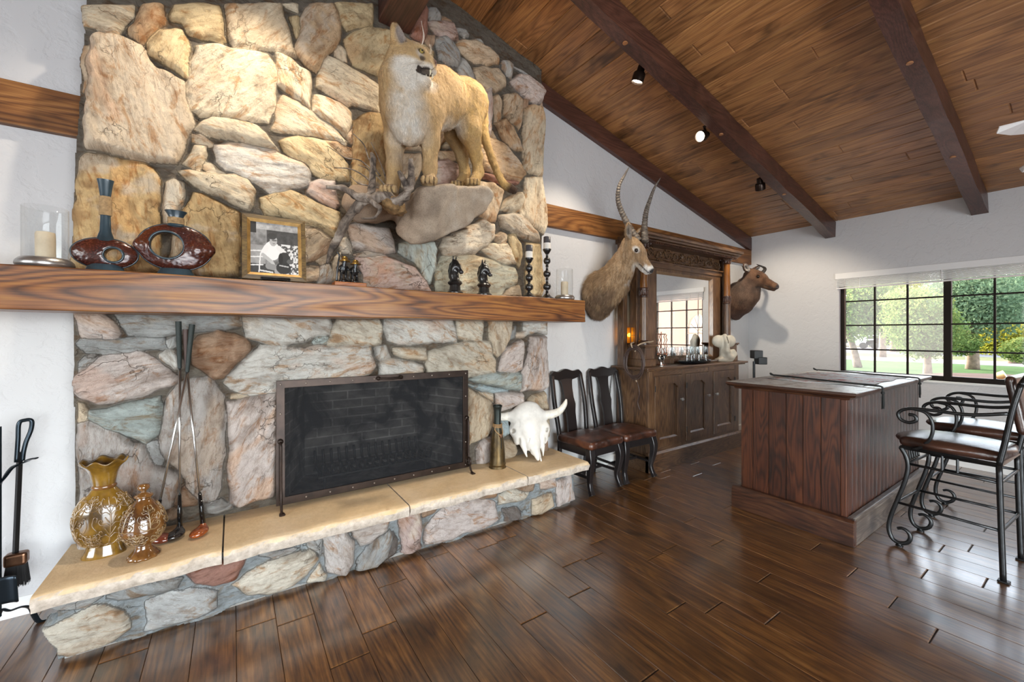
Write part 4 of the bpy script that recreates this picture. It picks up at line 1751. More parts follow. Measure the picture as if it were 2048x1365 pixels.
def ledge():
    fr_ = [(800, 425, 2.50), (820, 390, 2.40), (846, 369, 2.27), (876, 370, 2.28), (918, 376, 2.42), (976, 374, 2.44), (990, 388, 2.48), (978, 418, 2.50), (940, 450, 2.46),
           (868, 484, 2.44), (824, 488, 2.50), (790, 466, 2.54), (850, 430, 2.33)]
    bk = [(800, 410, 2.86), (840, 392, 2.86), (900, 382, 2.86), (945, 386, 2.86), (930, 430, 2.86), (860, 455, 2.86), (810, 460, 2.86)]
    P = [S_hull([Wp(*p) for p in fr_ + bk], .05, 110)]
    lf = [(688, 412, 2.62), (706, 374, 2.64), (745, 374, 2.56), (790, 392, 2.36), (812, 404, 2.42), (806, 428, 2.56), (760, 442, 2.62), (712, 440, 2.68)]
    P += [S_hull([Wp(*p) for p in lf] + [Wp(u, v, 2.86) for u, v, y in lf], .04, 110)]

    def col(V):
        n = fbm(V * 6, 4, 3)
        out = blend((.48, .395, .305), ((.28, .225, .175), np.clip((n - .5) * 5, 0, .8)), ((.60, .54, .46), np.clip((.42 - n) * 5, 0, .7)))
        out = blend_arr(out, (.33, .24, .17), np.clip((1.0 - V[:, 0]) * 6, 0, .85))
        return out
    fn = lambda p: (fbm(p * 7, 4, 4) - .5) * .055 + (fbm(p * 60, 2, 4) - .5) * .006
    V = soft('rock_ledge', P, rock_mat(), None, .010, col, fn, loc=Wp(870, 430, 2.86))
    return tag(V, 'sandy brown rock ledge jutting from the stonework under the cougar', 'rock ledge')


ledge()

# ------------------------------------------------------------------ driftwood and twigs
def drift_mat():
    t = NT('weathered_driftwood')
    v = t.coord((14, 14, 14))
    n1 = t.noise(t.coord((1, 1, 1)), 9, 5, .6, 1.5)
    n2 = t.noise(v, 4, 5, .7)
    c = t.ramp(n1, [(.38, (.05, .038, .03)), (.50, (.18, .14, .11)), (.64, (.36, .31, .26))])
    c = t.mix(c, t.ramp(n2, [(.3, .5), (.6, 1.0)]), .7, 'MULTIPLY')
    t.bsdf(c, .8, 0, t.bump(n1, .7, .008))
    return t.m


def limb(pts, rads, seed, n=7, seg=12):
    """a gnarled limb through picture points (u, v, y)"""
    P = bez([Wp(*p) for p in pts], n)
    r = lerp_list(rads, len(P))
    rg = np.random.RandomState(seed)
    mb = MB().tube(P, r, seg)
    V = np.array(mb.v)
    d = (fbm(V * 28, 3, seed) - .5) * 1.1
    ctr = np.repeat(np.array([list(p) for p in P]), seg, 0)
    V = ctr + (V - ctr) * (1 + d)[:, None]
    mb.v = [tuple(p) for p in V]
    return mb


drift = thing('driftwood_branch', 'grey weathered driftwood with forked dead limbs under the cougar paws', 'driftwood', Wp(770, 402, 2.36))
M_DRIFT = drift_mat()
limb([(652, 374, 2.42), (687, 377, 2.40), (710, 391, 2.38), (734, 398, 2.37), (755, 395, 2.36), (775, 396, 2.34), (792, 403, 2.31), (808, 393, 2.29), (818, 379, 2.28), (822, 362, 2.28), (823, 342, 2.28), (822, 319, 2.29)],
     [.010, .018, .022, .026, .030, .034, .032, .028, .026, .022, .020, .014], 1).build('main_limb', M_DRIFT, drift, smooth=180)
limb([(816, 380, 2.28), (806, 360, 2.28), (798, 343, 2.29)], [.020, .016, .010], 2).build('fork', M_DRIFT, drift, smooth=180)
limb([(732, 394, 2.40), (742, 384, 2.42), (745, 348, 2.43), (746, 318, 2.44), (743, 305, 2.44)], [.014, .020, .020, .018, .008], 3).build('upright_fork', M_DRIFT, drift, smooth=180)
limb([(748, 398, 2.37), (727, 404, 2.40), (709, 420, 2.42), (691, 444, 2.44), (677, 474, 2.47), (663, 500, 2.50), (654, 528, 2.53)], [.026, .026, .026, .024, .022, .020, .006], 4).build('hanging_limb', M_DRIFT, drift, smooth=180)
limb([(734, 396, 2.35), (750, 409, 2.33), (760, 416, 2.32), (756, 428, 2.33), (746, 436, 2.34), (722, 437, 2.36)], [.012, .014, .011, .009, .008, .004], 5).build('crooked_spur', M_DRIFT, drift, smooth=180)
soft('burl', [S_ell(Wp(783, 408, 2.35), (.055, .06, .05), None, .02), S_ell(Wp(797, 420, 2.36), (.05, .05, .035), None, .02)], plain('bark_burl', (.20, .12, .05), .9, bump=.8, bscale=60, var=.6, vscale=40), drift, .007, None,
     lambda p: (fbm(p * 45, 3, 6) - .5) * .035)
rg = random.Random(12)
for pts in ([(655, 292, 2.74), (690, 315, 2.70), (722, 322, 2.66), (752, 350, 2.58), (775, 376, 2.50)],
            [(742, 285, 2.72), (755, 312, 2.66), (768, 345, 2.58), (776, 375, 2.48)],
            [(700, 352, 2.74), (716, 366, 2.68), (740, 372, 2.60), (774, 378, 2.50)],
            [(707, 268, 2.74), (728, 290, 2.72), (738, 318, 2.66), (760, 352, 2.58)],
            [(716, 330, 2.74), (735, 338, 2.68), (748, 360, 2.60)],
            [(668, 336, 2.76), (700, 338, 2.72), (728, 352, 2.66), (748, 372, 2.58)]):
    limb(pts, [.0025, .004, .005, .006][:len(pts)] if len(pts) < 5 else [.002, .003, .004, .005, .006], rg.randint(1, 99), 5, 6).build('twig', M_DRIFT, drift, smooth=180)
# ================================================================== things on the mantel
ZM = 1.6935
M_SILVER = plain('brushed_pewter', (.42, .41, .40), .32, .9, bump=.15, bscale=30, var=.25)
M_CLEAR = thin_glass('clear_glass', (.96, .97, .97), .9, .0, .10)
M_WAX = plain('ivory_wax', (.62, .52, .38), .5, Subsurface_Weight=.0, var=.15, vscale=12)


def hurricane(x, y, r, h, rb, hc, label, cw):
    t = thing('hurricane_candle_holder', label, 'candle holder', (x, y, ZM), group='glass hurricanes on the mantel')
    c = (x, y, ZM)
    MB().lathe([(rb * .80, 0), (rb * .95, .006), (rb, .018), (rb * .97, .032), (rb * .86, .044), (rb * .80, .047), (0, .047)], c, 40).build('base', M_SILVER, t, smooth=50)
    MB().lathe([(r, .046), (r, h - .002), (r - .002, h + .001)], c, 48, caps=False).build('glass_cylinder', M_CLEAR, t, smooth=60)
    cb = MB().lathe([(cw, .048), (cw, hc - .01), (cw * .93, hc), (cw * .7, hc - .006), (0, hc - .018)], c, 28, mod=lambda a, z: 1 + .02 * math.sin(3 * a + z * 30)).build('candle', M_WAX, t, smooth=50)
    MB().tube([(x, y, ZM + hc - .02), (x + .002, y, ZM + hc + .004)], .0015, 6).build('wick', M_PUPIL, cb)
    return t


pl_ = at(91, 520, y=2.715)
hurricane(pl_.x, 2.715, .073, .275, .094, .165, 'hurricane glass with pewter base and candle at the left end of the mantel', .032)
pr_ = at(1129, 590, y=2.72)
hurricane(pr_.x, 2.72, .073, .275, .088, .165, 'hurricane glass with pewter base and candle at the right end of the mantel', .032)

# pierced hammered vases
def hammered():
    t = NT('hammered_brown_glaze')
    v = t.n('ShaderNodeTexVoronoi')
    v.inputs['Scale'].default_value = 105
    t.l(t.coord((1, .4, 1.3)), v.inputs['Vector'])
    n = t.noise(t.coord(), 7, 3, .6)
    c = t.ramp(n, [(.35, (.050, .016, .018)), (.55, (.12, .030, .016)), (.72, (.20, .065, .025))])
    c = t.mix(c, t.ramp(v.outputs['Distance'], [(.0, 1.25), (.5, .35)]), .8, 'MULTIPLY')
    t.bsdf(c, .24, .1, t.bump(v.outputs['Distance'], -.9, .006), Coat_Weight=.4, Coat_Roughness=.12)
    return t.m


M_HAMMER = hammered()
M_BLUEBLK = plain('blue_black_glaze', (.020, .040, .055), .33, .1, var=.5, vscale=9, bump=.12, bscale=30, Coat_Weight=.3)
M_TWINE = plain('twine', (.36, .24, .12), .8, bump=.5, bscale=200, var=.35, vscale=60)


def pierced_vase(u, v, y, a, b, zc, dx, hr, hz, neck, foot, wrap, label, sharp=0.0):
    p = at(u, v, y=y)
    x = p.x
    t = thing('pierced_vase', label, 'vase', (x, y, ZM), group='pierced brown vases on the mantel')
    P = [S_ell((x, y, ZM + zc), (a, .032, b), None, .02)]
    if sharp:
        P += [S_cap((x - a * .6, y, ZM + zc), (x - a * .97, y, ZM + zc), .030, .012, .04), S_cap((x + a * .6, y, ZM + zc), (x + a * .97, y, ZM + zc), .030, .012, .04)]
    P += [S_cap((x + dx, y - .2, ZM + hz), (x + dx, y + .2, ZM + hz), hr, hr, .008, True)]
    soft('body', P, M_HAMMER, t, .0042, None, lambda q: np.abs(fbm(q * 95, 2, 5) - .5) * -.009 + .002)
    ring = [(x + dx + (hr + .002) * math.cos(q * PI / 20), y - .026, ZM + hz + (hr + .002) * math.sin(q * PI / 20)) for q in range(40)]
    MB().tube(ring, .0055, 8, closed=True).build('rim_ring', M_BLUEBLK, t, smooth=180)
    seam = [(x + a * 1.0 * math.cos(q * PI / 30), y, ZM + zc + b * 1.0 * math.sin(q * PI / 30)) for q in range(60)]
    MB().tube(seam, .0045, 8, closed=True).build('seam', M_BLUEBLK, t, smooth=180)
    MB().lathe(neck, (x, y, ZM), 28, sy=.62).build('neck', M_BLUEBLK, t, smooth=60)
    MB().lathe(foot, (x, y, ZM), 28, sy=.45).build('foot', M_BLUEBLK, t, smooth=50)
    mb = MB()
    z0, z1, r = wrap
    n = int((z1 - z0) / .0042)
    for i in range(n):
        z = z0 + (z1 - z0) * (i + .5) / n
        mb.tube([(x + (r + .002) * math.cos(k * PI / 12), y + (r + .002) * .64 * math.sin(k * PI / 12), ZM + z) for k in range(24)], .0026, 6, closed=True)
    mb.build('twine_wrap', M_TWINE, t, smooth=180)


pierced_vase(211, 540, 2.72, .117, .073, .092, .031, .034, .085,
             [(.012, .145), (.036, .150), (.030, .168), (.021, .20), (.0185, .26), (.0185, .33), (.020, .37), (.026, .42), (.031, .445), (.026, .446), (.017, .40)],
             [(.076, 0), (.072, .008), (.062, .030), (.058, .040), (0, .040)], (.275, .365, .0192), 'brown hammered vase with a tall blue-black neck and small round hole')
pierced_vase(352, 550, 2.72, .151, .118, .152, -.034, .067, .157,
             [(.03, .255), (.040, .262), (.034, .272), (.030, .285), (.030, .308), (.036, .322), (.047, .338), (.044, .340), (.028, .318)],
             [(.084, 0), (.080, .008), (.068, .030), (.062, .042), (0, .042)], (.272, .305, .0305), 'brown hammered vase with a short flared neck and large round hole', 1.0)

# framed photograph -------------------------------------------------
def photo_frame():
    y0 = 2.70
    P0 = at(484, 556, y=y0)
    x0, wd, ht = P0.x, .318, .378
    t = thing('photo_frame', 'wood framed black and white photograph of a boy with a dog, leaning on the mantel', 'picture frame', (x0 + wd / 2, y0, ZM))
    lean = R(9)
    ca, sa = math.cos(lean), math.sin(lean)

    def T(x, z, d=0.0):                      # frame plane -> room; d is towards the viewer
        return Vector((x0 + x, y0 + z * sa - d * ca, ZM + .012 + z * ca - d * sa * -1))
    def ring(w0, w1, d0, d1, name, mat):
        mb = MB()
        o = [(w0, w0), (wd - w0, w0), (wd - w0, ht - w0), (w0, ht - w0)]
        i = [(w1, w1), (wd - w1, w1), (wd - w1, ht - w1), (w1, ht - w1)]
        vs = [T(*p, -.012) for p in o] + [T(*p, d0) for p in o] + [T(*p, d1) for p in i] + [T(*p, -.012) for p in i]
        fs = []
        for k in range(4):
            k2 = (k + 1) % 4
            fs += [(k, k2, 4 + k2, 4 + k), (4 + k, 4 + k2, 8 + k2, 8 + k), (8 + k, 8 + k2, 12 + k2, 12 + k), (12 + k, 12 + k2, k2, k)]
        mb.add(vs, fs)
        return mb.build(name, mat, t)
    ring(0, .024, .012, .016, 'outer_moulding', wood('greyed_frame_wood', '#3a2a18', '#66512f', '#85703f', axis=0, scale=3, rough=.5))
    ring(.024, .040, .017, .006, 'inner_moulding', plain('worn_gilt', (.45, .27, .09), .35, .55, var=.3, vscale=30))
    # the picture: grey tones painted on a grid of points
    nx, nz = 126, 150
    w, h = wd - .08, ht - .08
    gx, gz = np.meshgrid(np.linspace(0, 1, nx), np.linspace(0, 1, nz))
    a = gx * w / h
    q = np.stack([gx * 14, gz * 14], -1)
    n = fbm(q, 4, 3)
    g = .12 + .35 * n                                            # garden behind
    g = np.where(gz > .86, .45 + .5 * (n - .5), g)
    g = np.where((gz > .55) & (gz < .86) & (gx > .33), .05 + .10 * n, g)       # dark hedge
    fl = fbm(q * 2.2, 3, 8)
    g = np.where((gx > .62) & (gz < .60), np.where(fl > .5, .75, .12), g)       # flowers
    g = np.where((gx < .12) & (gz > .78), .06, g)
    g = np.where((gz < .55) & (gx < .30), .30 + .2 * n, g)
    g = np.where((gz < .18) & (gx < .5), .05 + .05 * n, g)

    def el(cx, cz, rx, rz, val, rot=0.0):
        nonlocal g
        X, Z = gx - cx, gz - cz
        X, Z = X * math.cos(rot) + Z * math.sin(rot), -X * math.sin(rot) + Z * math.cos(rot)
        g = np.where((X / rx) ** 2 + (Z / rz) ** 2 < 1, val, g)
    def st(x1, z1, x2, z2, r_, val):
        nonlocal g
        dx_, dz_ = x2 - x1, z2 - z1
        tt = np.clip(((gx - x1) * dx_ + (gz - z1) * dz_) / (dx_ ** 2 + dz_ ** 2), 0, 1)
        g = np.where(np.hypot(gx - x1 - tt * dx_, gz - z1 - tt * dz_) < r_, val, g)
    for z_ in (.42, .30, .14):
        st(0, z_, .25, z_ + .02, .012, .75)
    st(.20, .38, .17, .02, .012, .8)
    st(.17, .05, .45, .02, .014, .7)
    el(.44, .45, .17, .19, .82)                                    # white shirt
    st(.32, .50, .26, .40, .055, .80)
    st(.58, .52, .68, .44, .05, .78)
    st(.25, .36, .44, .22, .035, .52)                              # arm
    st(.44, .22, .50, .12, .032, .56)
    st(.36, .14, .62, .10, .06, .33)
    el(.55, .05, .07, .06, .42)
    el(.465, .66, .085, .115, .50)                                 # face
    el(.44, .745, .10, .065, .08)
    st(.37, .70, .38, .66, .02, .10)
    el(.49, .665, .055, .018, .20)
    el(.48, .60, .03, .010, .28)
    el(.70, .29, .13, .15, .06)                                    # dog
    el(.82, .26, .07, .05, .16)
    el(.68, .12, .16, .12, .05)
    el(.62, .30, .05, .11, .03)
    st(.60, .17, .78, .15, .012, .55)
    V = [T(.04 + gx[i, j] * w, .04 + gz[i, j] * h, .004) for i in range(nz) for j in range(nx)]
    I = np.arange(nx * nz).reshape(nz, nx)
    F = np.stack([I[:-1, :-1], I[:-1, 1:], I[1:, 1:], I[1:, :-1]], -1).reshape(-1, 4)
    gg = np.clip(g, 0.01, .9).reshape(-1, 1) ** 1.25
    np_mesh('photograph', np.array([list(v) for v in V]), F, vcol('photo_print', .5), t, np.repeat(gg, 3, 1))
    MB().add([T(.04, .04, .006), T(wd - .04, .04, .006), T(wd - .04, ht - .04, .006), T(.04, ht - .04, .006)], [(0, 1, 2, 3)]).build('glass', thin_glass('picture_glass', (1, 1, 1), .6, .0, .05), t)
    MB().add([T(.03, .03, -.008), T(wd - .03, .03, -.008), T(wd - .03, ht - .03, -.008), T(.03, ht - .03, -.008)], [(0, 1, 2, 3)]).build('backing', plain('brown_card', (.15, .09, .05), .8), t, solid=.004)
    # little wire easel it stands on
    e = thing('wire_easel', 'small black wire easel holding up the framed photograph', 'easel', (x0 + wd / 2, y0, ZM))
    s = MB()
    for sx in (-.07, .07):
        cx = x0 + wd / 2 + sx
        s.tube(bez([(cx, y0 + .13, ZM + .003), (cx, y0 + .03, ZM + .004), (cx, y0 - .028, ZM + .004), (cx, y0 - .032, ZM + .026)], 5), .003, 6)
        s.tube([(cx, y0 + .03, ZM + .004), (cx, y0 + .075, ZM + .25)], .003, 6)
    s.tube([(x0 + wd / 2 - .07, y0 - .03, ZM + .024), (x0 + wd / 2 + .07, y0 - .03, ZM + .024)], .0035, 6)
    coil = [(x0 + wd / 2 - .07 + .14 * k / 200, y0 - .032 + .006 * math.cos(k * .8), ZM + .014 + .006 * math.sin(k * .8)) for k in range(201)]
    s.tube(coil, .0016, 5)
    s.build('wire', M_BLACK, e, smooth=180)


photo_frame()

# figurine ------------------------------------------------------------
def figurine():
    y = 2.70
    p = at(699, 568, y=y)
    t = thing('metal_figurine', 'small dark metal figurine with brass tops on a wooden base, beside the framed photograph', 'figurine', (p.x, y, ZM))
    x = p.x
    MB().span((x - .095, y - .04, ZM), (x + .095, y + .045, ZM + .028)).build('wooden_base', wood('plinth_wood', '#5a2c0d', '#94541f', '#b06c2c', axis=0, scale=3), t, bevel=.004)
    M_GUN = plain('gunmetal', (.05, .052, .055), .3, .85, var=.4, vscale=40)
    M_BRASS = plain('old_brass', (.42, .26, .07), .28, .9, var=.2, vscale=50)
    rg = random.Random(4)
    for sx, s in ((-.035, 1.0), (.03, .9)):
        P = []
        b = np.array([x + sx, y, ZM + .028])
        for a in (-.016, .016):
            P += [S_cap(b + [a, -.012, 0], b + [a * .8, 0, .07 * s], .0075, .008, .006)]
            P += [S_cap(b + [a, .016, 0], b + [a * .8, .006, .07 * s], .007, .008, .006)]
        P += [S_ell(b + [0, 0, .085 * s], (.022, .024, .03), None, .012), S_cap(b + [0, -.01, .10 * s], b + [.004, -.02, .135 * s], .013, .011, .01)]
        P += [S_cap(b + [-.02, 0, .10 * s], b + [-.034, -.02, .06 * s], .006, .005, .006), S_cap(b + [.02, 0, .10 * s], b + [.036, -.015, .07 * s], .006, .005, .006)]
        P += [S_ell(b + [0, 0, .004], (.032, .03, .012), None, .01)]
        soft('figure', P, M_GUN, t, .0035, None, lambda q: (fbm(q * 120, 2, 3) - .5) * .004)
        MB().lathe([(.034, .128 * s), (.033, .133 * s), (.019, .139 * s), (.018, .150 * s), (.012, .160 * s), (0, .163 * s)], b + np.array([.004, -.012, .0]), 18).build('brass_hat', M_BRASS, t, smooth=60)
    MB().tube(bez([(x - .075, y + .01, ZM + .028), (x - .07, y, ZM + .12), (x - .06, y, ZM + .19), (x - .075, y, ZM + .215)], 6), [.006, .006, .006, .005] * 4 + [.005] * 3, 8).build('post', M_GUN, t, smooth=180)
    for k in range(4):
        MB().tube([(x - .05 + k * .022, y - .028, ZM + .028), (x - .052 + k * .022, y - .026, ZM + .10 + .01 * (k % 2))], .0035, 6).build('spindle', M_GUN, t, smooth=180)


figurine()

# horse heads -----------------------------------------------------------
def horse(u, v, label):
    y = 2.71
    p = at(u, v, y=y)
    t = thing('horse_head_bust', label, 'figurine', (p.x, y, ZM), group='black horse head busts on the mantel')
    x = p.x
    m = plain('black_lacquer', (.011, .010, .010), .30, .0, Coat_Weight=.35, Coat_Roughness=.15) if 'black_lacquer' not in MATS else MATS['black_lacquer']
    MB().lathe([(.060, 0), (.060, .010), (.052, .016), (.044, .022), (.040, .040), (.038, .060), (.050, .072), (.054, .080), (.048, .090), (.040, .096), (0, .098)], (x, y, ZM), 32).build('base', m, t, smooth=40)
    c = np.array([x, y, ZM])
    f = np.array([.45, -.89, 0])
    s = np.array([.89, .45, 0])
    P_ = lambda a, b, z: c + f * a + s * b + np.array([0, 0, z])
    P = S_chain([P_(0, 0, .09), P_(-.012, 0, .14), P_(-.006, 0, .19), P_(.004, 0, .222)], [.036, .032, .027, .023], .02)
    P += S_chain([P_(.002, 0, .225), P_(.030, 0, .196), P_(.056, 0, .160)], [.023, .019, .012], .012)
    P += [S_ell(P_(.016, 0, .198), (.026, .022, .022), None, .012), S_ell(P_(.060, 0, .154), (.015, .013, .012), None, .008), S_cap(P_(.02, 0, .185), P_(.050, 0, .150), .013, .009, .008)]
    for b in (-1, 1):
        P += [S_cap(P_(-.006, b * .014, .238), P_(-.002, b * .019, .276), .0095, .003, .006)]
        P += [S_ell(P_(.020, b * .021, .212), (.007, .006, .006), None, .004), S_ell(P_(.064, b * .010, .156), (.004, .004, .004), None, .003, True)]
    P += S_chain([P_(-.008, 0, .246), P_(-.034, 0, .215), P_(-.046, 0, .17), P_(-.044, 0, .13), P_(-.05, 0, .118)], [.010, .013, .014, .012, .006], .006)
    soft('head', P, m, t, .0036, None, lambda q: (fbm(q * 90, 2, 5) - .5) * .0025)


horse(910, 586, 'black horse head bust on the mantel, the one nearer the cougar ledge')
horse(968, 588, 'black horse head bust on the mantel, the one nearer the candlesticks')

# turned candlesticks -------------------------------------------------------
def candlestick(u, v, h, label):
    y = 2.72
    x = at(u, v, y=y).x
    t = thing('candlestick', label, 'candlestick', (x, y, ZM), group='black turned candlesticks on the mantel')
    m = MATS['black_lacquer']
    prof = [(.062, 0), (.062, .012), (.050, .020), (.040, .026), (.030, .034), (.016, .050)]
    hb = h - .135                    # height of the cup foot
    n = 3
    step = (hb - .055) / n
    for k in range(n):
        z = .055 + step * (k + .5)
        rr = (.034, .032, .030)[k]
        prof += [(.010, z - step * .47), (.015, z - step * .42), (.010, z - step * .36)]
        prof += [(.008 + (rr - .008) * math.cos(q) ** .8, z + .0275 * math.sin(q)) for q in (-1.45, -1.1, -.7, -.35, 0, .35, .7, 1.1, 1.45)]
        prof += [(.010, z + step * .38)]
    prof += [(.010, hb), (.020, hb + .010), (.032, hb + .030), (.036, hb + .040), (.036, hb + .044), (0, hb + .044)]
    MB().lathe(prof, (x, y, ZM), 28).build('stem', m, t, smooth=50)
    z0 = hb + .044
    MB().lathe([(.030, z0), (.030, z0 + .052), (0, z0 + .052)], (x, y, ZM), 26).build('candle_lower_band', plain('white_wax', (.72, .70, .66), .45), t, smooth=50)
    MB().lathe([(.030, z0 + .052), (.030, h + .012), (.027, h + .015), (0, h + .012)], (x, y, ZM), 26).build('candle_upper_band', plain('smoky_wax', (.055, .055, .065), .35, var=.4, vscale=30), t, smooth=50)


candlestick(1058, 594, .425, 'shorter black turned candlestick with a black and white candle')
candlestick(1094, 596, .520, 'taller black turned candlestick with a black and white candle')

# ================================================================== fire screen
def fire_screen():
    y = 2.835
    x0, x1, z0, z1 = .215, 1.517, .362, 1.117
    t = thing('fire_screen', 'riveted bronze framed mesh fire screen standing before the firebox', 'fire screen', ((x0 + x1) / 2, y, ZH))
    m = plain('oiled_bronze', (.030, .018, .013), .40, .6, var=.45, vscale=14, bump=.15, bscale=40)
    w = .046
    f = MB()
    f.prism([(x0, y, z0), (x1, y, z0), (x1 - w, y, z0 + w), (x0 + w, y, z0 + w)], (0, .012, 0))
    f.prism([(x0, y, z1), (x1, y, z1), (x1 - w, y, z1 - w), (x0 + w, y, z1 - w)], (0, .012, 0))
    f.prism([(x0, y, z0), (x0, y, z1), (x0 + w, y, z1 - w), (x0 + w, y, z0 + w)], (0, .012, 0))
    f.prism([(x1, y, z0), (x1, y, z1), (x1 - w, y, z1 - w), (x1 - w, y, z0 + w)], (0, .012, 0))
    f.build('frame', m, t, bevel=.002)
    mm = NT('woven_mesh')
    tr = mm.n('ShaderNodeBsdfTransparent')
    df = mm.n('ShaderNodeBsdfDiffuse')
    df.inputs[0].default_value = (.030, .031, .034, 1)
    mx = mm.n('ShaderNodeMixShader')
    mx.inputs[0].default_value = .52
    mm.l(tr.outputs[0], mx.inputs[1])
    mm.l(df.outputs[0], mx.inputs[2])
    mm.l(mx.outputs[0], mm.out.inputs[0])
    MB().add([(x0 + .03, y + .008, z0 + .03), (x1 - .03, y + .008, z0 + .03), (x1 - .03, y + .008, z1 - .03), (x0 + .03, y + .008, z1 - .03)], [(0, 1, 2, 3)]).build('mesh_panel', mm.m, t)
    rv = plain('steel_rivet', (.35, .30, .26), .3, .9)
    pts = [(x0 + .023 + (x1 - x0 - .046) * k / 9, z) for k in range(10) for z in (z0 + .023, z1 - .023)]
    pts += [(x, z0 + .023 + (z1 - z0 - .046) * k / 4) for k in (1, 2, 3) for x in (x0 + .023, x1 - .023)]
    pts = [p for p in pts if not (p[1] > 1.05 and abs(p[0] - .9) < .1)]
    proto = None
    for (px, pz) in pts:
        if proto is None:
            proto = MB().lathe([(.0055, 0), (.0048, .0025), (0, .004)], (0, 0, 0), 10, caps=False).build('rivet', rv, None, smooth=180, world=False)
            proto.data.transform(Matrix.Rotation(PI / 2, 4, 'X'))
            proto.parent = t
            r = proto
        else:
            r = proto.copy()
            COL.objects.link(r)
        r.location = Vector((px, y - .0005, pz)) - wloc(t)
    h = MB()
    hx, hz = .90, z1 - .020
    h.tube(bez([(hx - .075, y + .002, hz), (hx - .070, y - .035, hz - .002), (hx, y - .042, hz - .006), (hx + .07, y - .035, hz - .002), (hx + .075, y + .002, hz)], 6), .0065, 8)
    h.ball((hx - .078, y - .012, hz), .015).ball((hx + .078, y - .012, hz), .015)
    h.build('handle', m, t, smooth=60)
    for x, sc in ((x0 + .022, 0), (x1 - .016, 1)):
        b = MB()
        pts = [(x, y - .006, .745), (x, y - .022, .742), (x, y - .034, .70), (x, y - .034, .50), (x, y - .045, .42), (x, y - .075, ZH + .02), (x, y - .105, ZH + .006)]
        b.tube(bez(pts, 6), [.009] * 30 + [.0085] * 7, 8, flat=(1, .8))
        b.ball((x, y - .012, .75), (.016, .008, .016))
        b.tube([(x, y - .088, ZH + .008), (x, y - .118, ZH + .005)], [.011, .014], 8, flat=(.45, 1.2))
        if sc:
            sp = [(x, y - .040 + .048 * math.sin(k * .34) * (1 - k / 34), .425 + .055 * math.cos(k * .34) * (1 - k / 34)) for k in range(26)]
            b.tube(sp, .0075, 8)
        b.build('scroll_leg', m, t, smooth=60)


fire_screen()

# grate with its bars
gr = thing('fire_grate', 'black iron log grate with upturned bars inside the firebox', 'fire grate', (.88, 3.15, FZ0))
for k in range(15):
    x = .50 + k * .055
    MB().tube(bez([(x, 2.98, .52), (x, 3.00, .455), (x, 3.06, .43), (x, 3.22, .43), (x, 3.29, .455), (x, 3.32, .54)], 5), .010, 6).build('bar', M_BLACK, gr, smooth=180)
for yy in (3.05, 3.24):
    MB().tube([(.48, yy, .42), (1.29, yy, .42)], .010, 6).build('cross_bar', M_BLACK, gr)
for xx in (.52, 1.25):
    for yy in (3.05, 3.24):
        MB().tube([(xx, yy, .42), (xx, yy, .336)], .010, 6).build('leg', M_BLACK, gr)

# ================================================================== things on the hearth
def glaze(name, a, b, c, rough=.16):
    t = NT(name)
    n = t.noise(t.coord(), 6, 4, .6, .6)
    g = t.noise(t.coord((1, 1, .3)), 30, 3, .6)
    col = t.ramp(n, [(.34, a), (.5, b), (.66, c)])
    col = t.mix(col, t.ramp(g, [(.35, .55), (.6, 1.0)]), .6, 'MULTIPLY')
    t.bsdf(col, rough, 0, t.bump(g, .1, .004), Coat_Weight=.8, Coat_Roughness=.06)
    return t.m


M_AMBER = glaze('amber_glaze', (.06, .032, .008), (.20, .105, .014), (.32, .18, .025))
M_BROWNG = glaze('brown_glaze', (.06, .022, .007), (.17, .07, .016), (.28, .14, .04))
M_RELIEF = glaze('pale_relief_glaze', (.14, .075, .025), (.30, .19, .085), (.44, .33, .20), .18)


def prof_r(prof, z):
    zs = [p[1] for p in prof]
    return float(np.interp(z, zs, [p[0] for p in prof]))


def motif(surf, a0, z0, s, kind=0):
    """scroll strokes round a point of the surface; surf(angle, z, lift) -> point"""
    out = []
    def stroke(pts, r):
        out.append((bez([surf(a0 + p[0] * s[0], z0 + p[1] * s[1], .0018) for p in pts], 4), r))
    stroke([(0, -.9), (0, -.3), (0, .3), (0, .95)], .0032)
    for sx in (-1, 1):
        for k, zc in enumerate((-.55, -.1, .35)):
            stroke([(0, zc - .1), (sx * .25, zc + .05), (sx * .50, zc + .02), (sx * .62, zc + .16), (sx * .50, zc + .24), (sx * .42, zc + .15)], .0026)
            stroke([(0, zc), (sx * .16, zc + .16), (sx * .30, zc + .32)], .0026)
        stroke([(0, -.9), (sx * .3, -.95), (sx * .62, -.8), (sx * .80, -.55), (sx * .68, -.40), (sx * .55, -.50), (sx * .6, -.62)], .003)
        stroke([(0, .62), (sx * .25, .55), (sx * .48, .72), (sx * .42, .92), (sx * .28, .88)], .003)
        stroke([(sx * .72, -.30), (sx * .95, -.05), (sx * .86, .25), (sx * .70, .22), (sx * .74, .06)], .0026)
    return out


